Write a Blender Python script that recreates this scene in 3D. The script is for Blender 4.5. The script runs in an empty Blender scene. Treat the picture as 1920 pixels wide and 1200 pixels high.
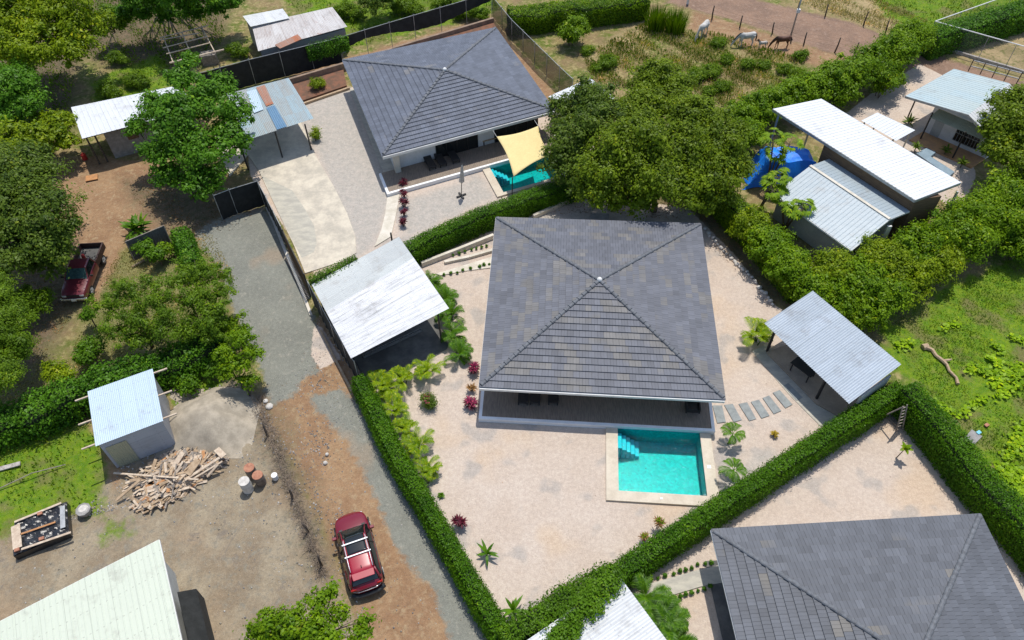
import bpy, math, random
import numpy as np
from mathutils import Vector, Matrix
R = math.radians
random.seed(7); rng = np.random.default_rng(7)
sc = bpy.context.scene

# ---------------------------------------------------------------- camera
FPX, PITCH, ROLL, CH = 1449.0, 0.8633, -0.0179, 38.932
Fw = np.array([0, math.cos(PITCH), -math.sin(PITCH)]); Rt = np.array([1.0, 0, 0]); Up = np.cross(Rt, Fw)
R2 = math.cos(ROLL)*Rt + math.sin(ROLL)*Up; U2 = -math.sin(ROLL)*Rt + math.cos(ROLL)*Up
cam_d = bpy.data.cameras.new('camera'); cam = bpy.data.objects.new('camera', cam_d); sc.collection.objects.link(cam)
cam.matrix_world = Matrix([[R2[0], U2[0], -Fw[0], 0], [R2[1], U2[1], -Fw[1], 0], [R2[2], U2[2], -Fw[2], CH], [0, 0, 0, 1]])
cam_d.sensor_fit = 'HORIZONTAL'; cam_d.sensor_width = 36; cam_d.lens = 36*FPX/1920; cam_d.clip_end = 3000
sc.camera = cam
# ---------------------------------------------------------------- sky, sun, exposure
SUN = Vector((0.10, 0.34, 1.0)).normalized()
w = bpy.data.worlds.new('World'); sc.world = w; w.use_nodes = True
nt = w.node_tree; bg = nt.nodes['Background']; sky = nt.nodes.new('ShaderNodeTexSky')
sky.sky_type = 'NISHITA'; sky.sun_disc = False; sky.sun_elevation = math.asin(SUN.z); sky.sun_rotation = math.atan2(SUN.x, SUN.y)
nt.links.new(sky.outputs[0], bg.inputs[0]); bg.inputs[1].default_value = 0.15
sl = bpy.data.lights.new('sun', 'SUN'); sl.energy = 3.65; sl.angle = R(0.5); sl.color = (1, 0.955, 0.88)
so = bpy.data.objects.new('sun', sl); sc.collection.objects.link(so); so.rotation_euler = SUN.to_track_quat('Z', 'Y').to_euler()
so.location = (20, 60, 80)
sc.view_settings.view_transform = 'Standard'; sc.view_settings.look = 'None'; sc.view_settings.exposure = 0.10; sc.view_settings.gamma = 1

def at(x, y, z=0.0):
    """survey point: photo pixel (1920x1200) at a known height -> world metres"""
    d = R2*((x-960)/FPX) + U2*(-(y-600)/FPX) + Fw
    t = (z-CH)/d[2]
    return Vector((d[0]*t, d[1]*t, z))
def pts(l, z=0.0): return [at(p[0], p[1], p[2] if len(p) > 2 else z) for p in l]

# ---------------------------------------------------------------- node helpers
def new_mat(name):
    m = bpy.data.materials.new(name); m.use_nodes = True; n = m.node_tree
    for x in list(n.nodes): n.nodes.remove(x)
    out = n.nodes.new('ShaderNodeOutputMaterial'); b = n.nodes.new('ShaderNodeBsdfPrincipled'); n.links.new(b.outputs[0], out.inputs[0])
    return m, n, b, out
def N(n, t, **k):
    x = n.nodes.new(t)
    for a, v in k.items(): setattr(x, a, v)
    return x
def sock(n, s, v):
    if hasattr(v, 'is_output') or hasattr(v, 'node'): n.links.new(v, s)
    else: s.default_value = v
def mth(n, op, a, b=0.0, clamp=False):
    x = N(n, 'ShaderNodeMath', operation=op, use_clamp=clamp); sock(n, x.inputs[0], a); sock(n, x.inputs[1], b); return x.outputs[0]
def mix(n, f, a, b, bt='MIX'):
    x = N(n, 'ShaderNodeMix', data_type='RGBA', blend_type=bt); sock(n, x.inputs[0], f)
    for s, v in ((x.inputs[6], a), (x.inputs[7], b)):
        if isinstance(v, tuple): s.default_value = (*v[:3], 1)
        else: n.links.new(v, s)
    return x.outputs[2]
def noise(n, vec, scale, detail=4, rough=0.6, out=0, dist=0):
    x = N(n, 'ShaderNodeTexNoise'); n.links.new(vec, x.inputs['Vector']); x.inputs['Scale'].default_value = scale
    x.inputs['Detail'].default_value = detail; x.inputs['Roughness'].default_value = rough; x.inputs['Distortion'].default_value = dist
    return x.outputs[out]
def rng_map(n, v, a, b, c=0.0, d=1.0):
    x = N(n, 'ShaderNodeMapRange', interpolation_type='SMOOTHSTEP'); sock(n, x.inputs[0], v)
    for i, q in enumerate((a, b, c, d)): x.inputs[i+1].default_value = q
    return x.outputs[0]
def pos(n): return N(n, 'ShaderNodeNewGeometry').outputs['Position']
def scl(n, v, s):
    x = N(n, 'ShaderNodeVectorMath', operation='MULTIPLY'); n.links.new(v, x.inputs[0]); x.inputs[1].default_value = s; return x.outputs[0]
def bump(n, b, h, strength=0.3, dist=0.02):
    x = N(n, 'ShaderNodeBump'); x.inputs['Strength'].default_value = strength; x.inputs['Distance'].default_value = dist
    n.links.new(h, x.inputs['Height']); n.links.new(x.outputs[0], b.inputs['Normal'])

def M(name, c1, c2=None, scale=3.0, rough=0.8, metal=0.0, bs=0.0, bscale=30.0, spec=0.5, stretch=(1, 1, 1), coat=0.0):
    """painted / mineral / wooden surface: two tones mixed by noise, optional bump"""
    m, n, b, o = new_mat(name)
    b.inputs['Roughness'].default_value = rough; b.inputs['Metallic'].default_value = metal; b.inputs['Specular IOR Level'].default_value = spec
    b.inputs['Coat Weight'].default_value = coat
    p = scl(n, pos(n), stretch)
    if c2 is None: c2 = tuple(v*0.8 for v in c1)
    f = rng_map(n, noise(n, p, scale, 6, 0.65), 0.35, 0.65)
    col = mix(n, f, c1, c2)
    g = noise(n, p, scale*9, 3)
    col = mix(n, 0.25, col, mix(n, g, (0.2,)*3, (1.0,)*3), 'OVERLAY') if bs >= 0 else col
    n.links.new(col, b.inputs['Base Color'])
    if bs > 0: bump(n, b, noise(n, p, bscale, 4), bs)
    return m
def foliage(name, dark, light, rough=0.45, trans=0.32):
    m, n, b, o = new_mat(name)
    a = N(n, 'ShaderNodeAttribute', attribute_name='tint').outputs['Fac']
    big = noise(n, pos(n), 0.7, 2)
    f = mth(n, 'ADD', mth(n, 'MULTIPLY', a, 0.75), mth(n, 'MULTIPLY', mth(n, 'SUBTRACT', big, 0.4), 0.8), True)
    c = mix(n, f, dark, light)
    c = mix(n, rng_map(n, a, 0.93, 1.0), c, (light[0]*1.5, light[1]*1.15, light[2]))
    c = mix(n, mth(n, 'MULTIPLY', rng_map(n, noise(n, pos(n), 1.6, 5, .7), .62, .72), .45), c, (light[0]*.9+.03, light[1]*.42+.02, .03))
    n.links.new(c, b.inputs['Base Color']); b.inputs['Roughness'].default_value = rough; b.inputs['Specular IOR Level'].default_value = 0.16
    t = N(n, 'ShaderNodeBsdfTranslucent'); n.links.new(mix(n, 1.0, c, (1.25, 1.3, 0.5), 'MULTIPLY'), t.inputs[0])
    s = N(n, 'ShaderNodeMixShader'); s.inputs[0].default_value = trans
    n.links.new(b.outputs[0], s.inputs[1]); n.links.new(t.outputs[0], s.inputs[2]); n.links.new(s.outputs[0], o.inputs[0])
    return m
def tile_roof(name, base, warm, wf):
    """flat concrete tiles; UV: u metres along the eave, v = course number"""
    m, n, b, o = new_mat(name)
    uv = N(n, 'ShaderNodeUVMap', uv_map='UVMap').outputs[0]
    s = N(n, 'ShaderNodeSeparateXYZ'); n.links.new(uv, s.inputs[0]); u, v = s.outputs[0], s.outputs[1]
    row = mth(n, 'FLOOR', v); off = mth(n, 'MULTIPLY', mth(n, 'MODULO', row, 2.0), 0.5)
    uu = mth(n, 'ADD', mth(n, 'DIVIDE', u, 0.36), off); colm = mth(n, 'FLOOR', uu); fr = mth(n, 'FRACT', uu)
    def wn(x, y, k):
        c = N(n, 'ShaderNodeCombineXYZ'); sock(n, c.inputs[0], x); sock(n, c.inputs[1], y); c.inputs[2].default_value = k
        q = N(n, 'ShaderNodeTexWhiteNoise', noise_dimensions='3D'); n.links.new(c.outputs[0], q.inputs[0]); return q.outputs[0]
    r1 = wn(colm, row, 1.5)
    r2 = wn(mth(n, 'FLOOR', mth(n, 'DIVIDE', mth(n, 'ADD', colm, mth(n, 'MULTIPLY', row, 0.7)), 3.0)), mth(n, 'FLOOR', mth(n, 'DIVIDE', row, 2.0)), 4.5)
    r3 = wn(mth(n, 'FLOOR', mth(n, 'DIVIDE', colm, 2.0)), row, 8.5)
    half = mth(n, 'GREATER_THAN', fr, 0.5); r4 = wn(mth(n, 'ADD', colm, mth(n, 'MULTIPLY', half, 0.5)), row, 2.5)
    val = mth(n, 'ADD', mth(n, 'ADD', mth(n, 'MULTIPLY', r1, 0.22), mth(n, 'MULTIPLY', r2, 0.16)), mth(n, 'ADD', mth(n, 'MULTIPLY', r3, 0.16), mth(n, 'MULTIPLY', r4, 0.10)))
    val = mth(n, 'ADD', val, 0.68)
    wsel = rng_map(n, mth(n, 'ADD', mth(n, 'ADD', mth(n, 'MULTIPLY', r2, 0.5), mth(n, 'MULTIPLY', r3, 0.3)), mth(n, 'MULTIPLY', noise(n, uv, 0.35, 1), 0.5)), wf, wf+0.16)
    c = mix(n, mth(n, 'MULTIPLY', wsel, 0.8), base, warm)
    vm = N(n, 'ShaderNodeCombineColor')
    for i in range(3): n.links.new(val, vm.inputs[i])
    c = mix(n, 1.0, c, vm.outputs[0], 'MULTIPLY')
    # gaps between tiles and the faint groove in the middle of each
    e = mth(n, 'MINIMUM', fr, mth(n, 'SUBTRACT', 1.0, fr)); gap = rng_map(n, e, 0.015, 0.045)
    e2 = mth(n, 'ABSOLUTE', mth(n, 'SUBTRACT', fr, 0.5)); grv = mth(n, 'ADD', mth(n, 'MULTIPLY', rng_map(n, e2, 0.01, 0.03), 0.35), 0.65)
    g = mth(n, 'MULTIPLY', mth(n, 'ADD', mth(n, 'MULTIPLY', gap, 0.6), 0.4), grv)
    gm = N(n, 'ShaderNodeCombineColor')
    for i in range(3): n.links.new(g, gm.inputs[i])
    c = mix(n, 1.0, c, gm.outputs[0], 'MULTIPLY')
    dirt = noise(n, pos(n), 1.2, 5); c = mix(n, 0.35, c, mix(n, dirt, (0.15,)*3, (0.85,)*3), 'OVERLAY')
    n.links.new(c, b.inputs['Base Color']); b.inputs['Roughness'].default_value = 0.62; b.inputs['Specular IOR Level'].default_value = 0.4
    h = mth(n, 'ADD', g, mth(n, 'MULTIPLY', noise(n, pos(n), 60, 2), 0.3)); bump(n, b, h, 0.5, 0.01)
    return m
def sheet(name, c1, c2, rust=None, rough=0.45, metal=0.0, amt=0.55, panel=0.82, streak=0.5, patch=0.0):
    """roof sheeting; UV: u metres across the ribs, v metres along them"""
    m, n, b, o = new_mat(name)
    uv = N(n, 'ShaderNodeUVMap', uv_map='UVMap').outputs[0]
    s = N(n, 'ShaderNodeSeparateXYZ'); n.links.new(uv, s.inputs[0]); u, v = s.outputs[0], s.outputs[1]
    pid = mth(n, 'FLOOR', mth(n, 'DIVIDE', u, panel))
    c = N(n, 'ShaderNodeCombineXYZ'); n.links.new(pid, c.inputs[0]); sock(n, c.inputs[1], mth(n, 'FLOOR', mth(n, 'DIVIDE', v, 2.7)))
    wn = N(n, 'ShaderNodeTexWhiteNoise', noise_dimensions='2D'); n.links.new(c.outputs[0], wn.inputs[0])
    st = noise(n, scl(n, uv, (5, 0.35, 1)), 1.0, 5, 0.7)
    f = mth(n, 'ADD', mth(n, 'MULTIPLY', wn.outputs[0], amt), mth(n, 'MULTIPLY', rng_map(n, st, 0.45, 0.75), streak), True)
    col = mix(n, f, c1, c2)
    if patch: col = mix(n, mth(n, 'GREATER_THAN', wn.outputs[0], patch), col, (0.10, 0.17, 0.26))
    if rust:
        rr = mth(n, 'ADD', mth(n, 'MULTIPLY', noise(n, scl(n, uv, (1.6, 0.7, 1)), 1.0, 6, 0.75), 1.0), mth(n, 'MULTIPLY', noise(n, uv, 25, 2), 0.15))
        col = mix(n, rng_map(n, rr, rust, rust+0.12), col, (0.30, 0.085, 0.03))
    seam = mth(n, 'ABSOLUTE', mth(n, 'SUBTRACT', mth(n, 'FRACT', mth(n, 'DIVIDE', u, panel)), 0.5))
    col = mix(n, mth(n, 'MULTIPLY', rng_map(n, seam, 0.485, 0.5), 0.35), col, (0.05, 0.05, 0.05))
    sc1 = mth(n, 'LESS_THAN', mth(n, 'ABSOLUTE', mth(n, 'SUBTRACT', mth(n, 'FRACT', mth(n, 'DIVIDE', v, 1.15)), 0.5)), 0.022)
    sc2 = mth(n, 'LESS_THAN', mth(n, 'FRACT', mth(n, 'DIVIDE', u, 0.30)), 0.28)
    col = mix(n, mth(n, 'MULTIPLY', mth(n, 'MULTIPLY', sc1, sc2), .28), col, (0.12, 0.10, 0.09))
    col = mix(n, mth(n, 'MULTIPLY', rng_map(n, noise(n, pos(n), 0.9, 6, .7), .52, .70), .30), col, (0.22, 0.19, 0.16))
    n.links.new(col, b.inputs['Base Color']); b.inputs['Roughness'].default_value = rough; b.inputs['Metallic'].default_value = metal
    bump(n, b, noise(n, pos(n), 1.5, 3), 0.35, 0.05)
    return m

# ---------------------------------------------------------------- mesh helpers
ROOT = {}
def link(o, parent):
    sc.collection.objects.link(o)
    if parent is not None: o.parent = parent; ROOT[o.name] = ROOT[parent.name]
    else: ROOT[o.name] = Vector((0, 0, 0))
def thing(name, label, cat, loc=(0, 0, 0), group=None, kind=None):
    o = bpy.data.objects.new(name, None); o.empty_display_size = 0.3; o.location = loc; sc.collection.objects.link(o); ROOT[o.name] = Vector(loc)
    return tag(o, label, cat, group, kind)
def tag(o, label=None, cat=None, group=None, kind=None):
    for k, v in (('label', label), ('category', cat), ('group', group), ('kind', kind)):
        if v: o[k] = v
    return o
class MB:
    def __init__(s): s.v = []; s.f = []; s.uv = []; s.mi = []; s.hasuv = False
    def add(s, vs, fs, uvs=None, mi=0):
        k = len(s.v); s.v += [tuple(v) for v in vs]
        for i, f in enumerate(fs):
            s.f.append([k+j for j in f]); s.mi.append(mi)
            if uvs: s.uv.append(uvs[i]); s.hasuv = True
            else: s.uv.append([(0, 0)]*len(f))
        return s
    def prism(s, poly, z0, z1, mi=0):
        n = len(poly); P = [Vector((p[0], p[1], 0)) for p in poly]
        ar = sum(P[i].x*P[(i+1) % n].y-P[(i+1) % n].x*P[i].y for i in range(n))
        if ar < 0: P.reverse()
        vs = [(p.x, p.y, z0) for p in P]+[(p.x, p.y, z1) for p in P]
        return s.add(vs, [list(range(n))[::-1], list(range(n, 2*n))]+[[i, (i+1) % n, n+(i+1) % n, n+i] for i in range(n)], mi=mi)
    def hexa(s, b, t, mi=0):   # 4 bottom, 4 top points (ccw from above)
        return s.add(list(b)+list(t), [[3, 2, 1, 0], [4, 5, 6, 7], [0, 1, 5, 4], [1, 2, 6, 5], [2, 3, 7, 6], [3, 0, 4, 7]], mi=mi)
    def box(s, c, d, rz=0.0, mi=0, mat=None):
        vs = []
        for z in (-.5, .5):
            for x, y in ((-.5, -.5), (.5, -.5), (.5, .5), (-.5, .5)):
                p = Vector((x*d[0], y*d[1], z*d[2]))
                p = (mat @ p) if mat else Matrix.Rotation(rz, 3, 'Z') @ p
                vs.append(p+Vector(c))
        return s.hexa(vs[:4], vs[4:], mi)
    def beam(s, a, b, w, h=None, mi=0):
        a = Vector(a); b = Vector(b); h = h or w; d = (b-a).normalized()
        up = Vector((0, 0, 1)) if abs(d.z) < 0.95 else Vector((0, 1, 0))
        x = d.cross(up).normalized(); y = x.cross(d)
        q = [(-w/2, -h/2), (w/2, -h/2), (w/2, h/2), (-w/2, h/2)]
        vs = [p+x*i+y*j for p in (a, b) for i, j in q]
        return s.add(vs, [[0, 1, 2, 3], [7, 6, 5, 4], [1, 0, 4, 5], [2, 1, 5, 6], [3, 2, 6, 7], [0, 3, 7, 4]], mi=mi)
    def tube(s, P, r, n=8, mi=0, cap=True):
        P = [Vector(p) for p in P]; rs = r if isinstance(r, (list, tuple)) else [r]*len(P); vs = []
        for i, p in enumerate(P):
            d = (P[min(i+1, len(P)-1)]-P[max(i-1, 0)]).normalized()
            up = Vector((0, 0, 1)) if abs(d.z) < 0.9 else Vector((0, 1, 0))
            x = d.cross(up).normalized(); y = x.cross(d)
            for k in range(n):
                a = 2*math.pi*k/n; vs.append(p+(x*math.cos(a)+y*math.sin(a))*rs[i])
        fs = [[i*n+k, i*n+(k+1) % n, (i+1)*n+(k+1) % n, (i+1)*n+k] for i in range(len(P)-1) for k in range(n)]
        if cap: fs += [list(range(n))[::-1], [(len(P)-1)*n+k for k in range(n)]]
        return s.add(vs, fs, mi=mi)
    def grid(s, rows, mi=0, uv=None):
        n = len(rows[0]); vs = [v for r in rows for v in r]; fs = []; us = []
        for i in range(len(rows)-1):
            for j in range(n-1):
                f = [i*n+j, i*n+j+1, (i+1)*n+j+1, (i+1)*n+j]; fs.append(f)
                if uv: us.append([uv[k] for k in f])
        return s.add(vs, fs, us if uv else None, mi)
    def build(s, name, mats, parent=None, smooth=False, bevel=0.0, local=False):
        me = bpy.data.meshes.new(name)
        off = Vector((0, 0, 0)) if parent is None or local else ROOT[parent.name]
        me.from_pydata([(v[0]-off.x, v[1]-off.y, v[2]-off.z) for v in s.v], [], s.f)
        if s.hasuv:
            l = me.uv_layers.new(name='UVMap'); flat = [c for f in s.uv for q in f for c in q]; l.data.foreach_set('uv', flat)
        if not isinstance(mats, (list, tuple)): mats = [mats]
        for m in mats: me.materials.append(m)
        if len(mats) > 1: me.polygons.foreach_set('material_index', s.mi)
        if smooth: me.polygons.foreach_set('use_smooth', [True]*len(me.polygons))
        me.update(); o = bpy.data.objects.new(name, me); link(o, parent)
        if bevel:
            b = o.modifiers.new('bevel', 'BEVEL'); b.width = bevel; b.segments = 2; b.limit_method = 'ANGLE'
        return o
def quads_obj(name, V, mat, parent=None, tint=None, local=False, extra=None):
    """V: (n,4,3) array of separate quads -> one mesh with a 'tint' value per leaf"""
    n = len(V); V = np.asarray(V, dtype=np.float32).reshape(-1, 3)
    if parent is not None and not local: V = V-np.array(ROOT[parent.name], dtype=np.float32)
    me = bpy.data.meshes.new(name); me.vertices.add(4*n); me.vertices.foreach_set('co', V.ravel())
    me.loops.add(4*n); me.loops.foreach_set('vertex_index', np.arange(4*n, dtype=np.int32))
    me.polygons.add(n); me.polygons.foreach_set('loop_start', np.arange(0, 4*n, 4, dtype=np.int32))
    me.update(calc_edges=True)
    if tint is not None:
        a = me.attributes.new('tint', 'FLOAT', 'POINT'); a.data.foreach_set('value', np.repeat(np.asarray(tint, dtype=np.float32), 4))
    me.materials.append(mat); o = bpy.data.objects.new(name, me); link(o, parent); return o
def nrm(a): return a/np.maximum(np.linalg.norm(a, axis=-1, keepdims=True), 1e-6)
def leaves(C, Nn, S, asp=0.5):
    n = len(C); Nn = nrm(Nn); t = nrm(np.cross(Nn, rng.normal(size=(n, 3)))); b = np.cross(Nn, t); S = np.asarray(S).reshape(-1, 1)*np.ones((n, 1))
    k = Nn*S*0.10
    return np.stack([C-t*S*.5, C+b*S*asp*.5+k-t*S*.05, C+t*S*.5, C-b*S*asp*.5+k-t*S*.05], 1)
def lobe_leaves(c, r, ls, dens=1.0, sq=0.8, up=0.75, asp=0.55, clump=None, hollow=0.60, wild=0.10):
    c = np.array(c); area = 4*math.pi*r*r*0.8; cr = clump or max(0.22, min(0.50, r*0.22))
    k = max(6, int(area/(cr*cr*2.9)*dens)); m = max(10, int(2.1*math.pi*cr*cr/(0.5*ls*ls*asp)))
    d = nrm(rng.normal(size=(k, 3))); d[:, 2] = np.where(d[:, 2] < -0.25, -d[:, 2], d[:, 2]); d = nrm(d)
    ph = rng.uniform(0, 6.28, 3)
    wob = 1+0.18*np.sin(d[:, 0]*4+ph[0])*np.sin(d[:, 1]*4+ph[1])+0.12*np.sin(d[:, 2]*7+ph[2])+wild*rng.normal(size=k)
    rad = r*rng.uniform(hollow, 1.03, k)*wob
    cc = c+d*rad[:, None]*np.array([1, 1, sq])
    tc = rng.uniform(0, 1, k); cs = rng.uniform(.6, 1.35, k)
    g = rng.normal(size=(k*m, 3))*np.array([.62, .62, .45]); O = g*(cr*np.repeat(cs, m))[:, None]
    P = np.repeat(cc, m, 0)+O
    D = nrm(g)*0.85+np.repeat(d, m, 0)*0.30+np.array([0, 0, up])+rng.normal(size=(k*m, 3))*0.30
    S = ls*rng.uniform(0.65, 1.25, k*m)*np.repeat(rng.uniform(.75, 1.3, k), m)
    T = np.clip(0.6*np.repeat(tc, m)+0.45*rng.uniform(0, 1, k*m), 0, 1)
    q = int(k*m*0.05); dd = nrm(rng.normal(size=(q, 3)))*(rng.uniform(0, 1, q)**0.4*r*hollow)[:, None]*np.array([1, 1, sq])
    P = np.concatenate([P, c+dd]); D = np.concatenate([D, dd+rng.normal(size=(q, 3))*.5]); S = np.concatenate([S, np.full(q, ls*1.6)]); T = np.concatenate([T, rng.uniform(0, .5, q)])
    return leaves(P, D, S, asp), T
def crown_obj(name, lobes, mat, parent, ls=0.2, **k):
    A = [lobe_leaves(l[0], l[1], ls, **k) for l in lobes]
    return quads_obj(name, np.concatenate([a[0] for a in A]), mat, parent, np.concatenate([a[1] for a in A]))
def limb(mb, a, b, r0, r1, bend=0.15, n=5):
    a = Vector(a); b = Vector(b); L = (b-a).length; P = []; rs = []
    o = Vector((random.uniform(-1, 1), random.uniform(-1, 1), 0.2))*L*bend
    for i in range(n+1):
        t = i/n; P.append(a.lerp(b, t)+o*math.sin(math.pi*t)*0.5); rs.append(r0+(r1-r0)*t)
    mb.tube(P, rs, 7); return P
def tree(name, label, cat, base, lobes, mat, ls=0.2, tr=0.18, group=None, bark='bark', **k):
    """lobes: (px, py, z, r)"""
    base = Vector(base); t = thing(name, label, cat, base, group)
    L = [(at(a, b, z), r) for a, b, z, r in lobes]
    mb = MB(); fork = base+Vector((0, 0, max(0.4, min(l[0].z-l[1] for l in L)*0.7+0.3)))
    tr *= .8; mb.tube([base-Vector((0, 0, .1)), base.lerp(fork, .5)+Vector((.04, .03, 0)), fork], [tr*1.3, tr, tr*.85], 9)
    for c, r in L:
        P = limb(mb, fork-Vector((0, 0, .1)), c, tr*.6, tr*.2)
        for _ in range(3):
            e = c+Vector((random.uniform(-1, 1), random.uniform(-1, 1), random.uniform(-.2, .8)))*r*.7
            limb(mb, P[3], e, tr*.22, tr*.06, n=3)
    mb.build('trunk', MT[bark], t, smooth=True)
    crown_obj('crown', L, mat, t, ls, **k)
    return t
def wob(x, y, s, a): return a*(math.sin(x*s+1.3)*math.sin(y*s*1.1+.7)+.5*math.sin(x*s*2.3+y*s*1.7))
def hedge(name, label, path, h, w, mat, ls=0.10, dens=1.0, rough=0.09, ragged=0.18, cat='hedge', group=None, z0=0.0, topnoise=0.10):
    P = [at(p[0], p[1], h) for p in path]; t0 = Vector((P[0].x, P[0].y, 0)); t = thing(name, label, cat, t0, group)
    # resample
    seg = []; n = len(P)
    for i in range(n-1):
        k = max(1, int((P[i+1]-P[i]).length/0.4))
        for j in range(k): seg.append(P[i].lerp(P[i+1], j/k))
    seg.append(P[-1]); rows = []
    Q = []; Nn = []
    mb = MB(); pr = None
    for i, p in enumerate(seg):
        d = (seg[min(i+1, len(seg)-1)]-seg[max(i-1, 0)]); d.z = 0; d.normalize(); x = Vector((d.y, -d.x, 0))
        ww = w/2*(1+wob(p.x, p.y, 1.1, rough)); hh = h+wob(p.x*1.3, p.y, .9, topnoise)
        rows.append([p-x*ww*.8+Vector((0, 0, z0-p.z)), p-x*ww*.88+Vector((0, 0, hh*.5+z0*.5-p.z)), p-x*(ww-.1)+Vector((0, 0, hh-.12-p.z)), p+Vector((0, 0, hh-.08-p.z)), p+x*(ww-.1)+Vector((0, 0, hh-.12-p.z)), p+x*ww*.88+Vector((0, 0, hh*.5+z0*.5-p.z)), p+x*ww*.8+Vector((0, 0, z0-p.z))])
    crow = []
    for r in rows:
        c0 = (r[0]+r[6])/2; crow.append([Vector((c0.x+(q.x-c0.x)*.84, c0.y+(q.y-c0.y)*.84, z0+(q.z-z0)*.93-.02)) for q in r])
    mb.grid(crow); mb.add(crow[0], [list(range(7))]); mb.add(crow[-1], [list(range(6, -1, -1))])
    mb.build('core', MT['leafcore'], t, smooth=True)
    A = np.array([[list(q) for q in r] for r in rows]); m = len(seg)-1
    per = (A[:, 1:]-A[:, :-1]); tot = (w+2*(h-z0)); L = m*0.4
    cnt = int(L*tot/(ls*ls*0.5*.6)*1.9*dens)
    i = rng.integers(0, m, cnt); fi = rng.uniform(0, 1, cnt)
    # choose strip by its share of the perimeter
    wts = np.linalg.norm(per[0], axis=1); wts = wts/wts.sum(); j = rng.choice(6, cnt, p=wts); fj = rng.uniform(0, 1, cnt)
    def lerp(a, b, f): return a+(b-a)*f[:, None]
    p = lerp(lerp(A[i, j], A[i, j+1], fj), lerp(A[i+1, j], A[i+1, j+1], fj), fi)
    nn = nrm(np.cross(A[i, j+1]-A[i, j], A[i+1, j]-A[i, j])); nn = np.where((nn*(p-(A[i, 0]+A[i, 6])/2)).sum(1, keepdims=True) < 0, -nn, nn)
    out = np.abs(rng.normal(size=cnt))*0.07+0.02+ragged*rng.uniform(0, 1, cnt)**3
    p = p+nn*out[:, None]+rng.normal(size=(cnt, 3))*0.045
    p[:, 2] = np.maximum(p[:, 2], 0.03)
    D = nn*0.8+np.array([0, 0, .35])+rng.normal(size=(cnt, 3))*.5
    T = np.clip(rng.uniform(0, .8, cnt)+0.25*np.sin(p[:, 0]*2.3)*np.sin(p[:, 1]*1.9), 0, 1)
    V = leaves(p, D, ls*rng.uniform(.7, 1.3, cnt), .6)
    # end caps
    for e, s_ in ((0, -1), (len(seg)-1, 1)):
        c = int((w*(h-z0))/(ls*ls*.3)*1.6*dens); d = (seg[-1]-seg[-2] if e else seg[1]-seg[0]).normalized()*s_
        x = np.array([d.y, -d.x, 0]); q = np.array(seg[e])[None]+x*rng.uniform(-w*.48, w*.48, c)[:, None]+np.array(d)*rng.uniform(0, .1, c)[:, None]
        q[:, 2] = rng.uniform(z0, h, c); V = np.concatenate([V, leaves(q, np.array(d)[None]+rng.normal(size=(c, 3))*.5, ls*rng.uniform(.7, 1.3, c), .6)]); T = np.concatenate([T, rng.uniform(0, .8, c)])
    quads_obj('foliage', V, mat, t, T); return t
def blade(P, widths, up=Vector((0, 0, 1))):
    """leaf strip along P -> list of quads"""
    out = []; P = [Vector(p) for p in P]; L = []; Rr = []
    for i, p in enumerate(P):
        d = (P[min(i+1, len(P)-1)]-P[max(i-1, 0)]).normalized(); x = d.cross(up)
        x = x.normalized() if x.length > .01 else Vector((1, 0, 0)); L.append(p+x*widths[i]/2); Rr.append(p-x*widths[i]/2)
    for i in range(len(P)-1): out.append([tuple(L[i]), tuple(Rr[i]), tuple(Rr[i+1]), tuple(L[i+1])])
    return out
def frond(base, az, el, L, leafl, n=18, droop=1.2, wid=0.035, V=None):
    """pinnate palm frond"""
    P = []; p = Vector(base); e = el; st = L/8
    for i in range(9):
        P.append(p.copy()); p = p+Vector((math.cos(az)*math.cos(e), math.sin(az)*math.cos(e), math.sin(e)))*st; e -= droop/8*(0.5+i/6)
    V += blade(P, [.03]*8+[.01])
    side = Vector((-math.sin(az), math.cos(az), 0))
    for i in range(n):
        t = (0.2+0.78*i/n)*8; k = int(t); q = P[k].lerp(P[min(k+1, 8)], t-k); d = (P[min(k+1, 8)]-P[k]).normalized() if k < 8 else Vector((0, 0, -1))
        l = leafl*(math.sin(math.pi*(0.12+0.85*i/n))*0.9+0.25)
        for s in (-1, 1):
            a = q+(side*s*0.8+d*0.75+Vector((0, 0, .25))).normalized()*l*.5; b = q+(side*s*0.85+d*0.8+Vector((0, 0, -.15))).normalized()*l
            V += blade([q, a, b], [wid*.6, wid, .004])
    return V
def dup(root, loc, rz=0.0, sc_=1.0, label=None, sz=None):
    r = root.copy(); sc.collection.objects.link(r); r.location = loc; r.rotation_euler = (0, 0, rz); r.scale = (sc_, sc_, sz or sc_)
    if label: r['label'] = label
    for ch in list(root.children):
        c = ch.copy(); sc.collection.objects.link(c); c.parent = r
        for g in list(ch.children):
            d = g.copy(); sc.collection.objects.link(d); d.parent = c
    return r
ORD = ['first', 'second', 'third', 'fourth', 'fifth', 'sixth', 'seventh', 'eighth', 'ninth', 'tenth', 'eleventh', 'twelfth', 'thirteenth', 'fourteenth', 'fifteenth', 'sixteenth', 'seventeenth', 'eighteenth', 'nineteenth', 'twentieth', 'twenty-first', 'twenty-second', 'twenty-third', 'twenty-fourth', 'twenty-fifth', 'twenty-sixth', 'twenty-seventh', 'twenty-eighth']

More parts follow.
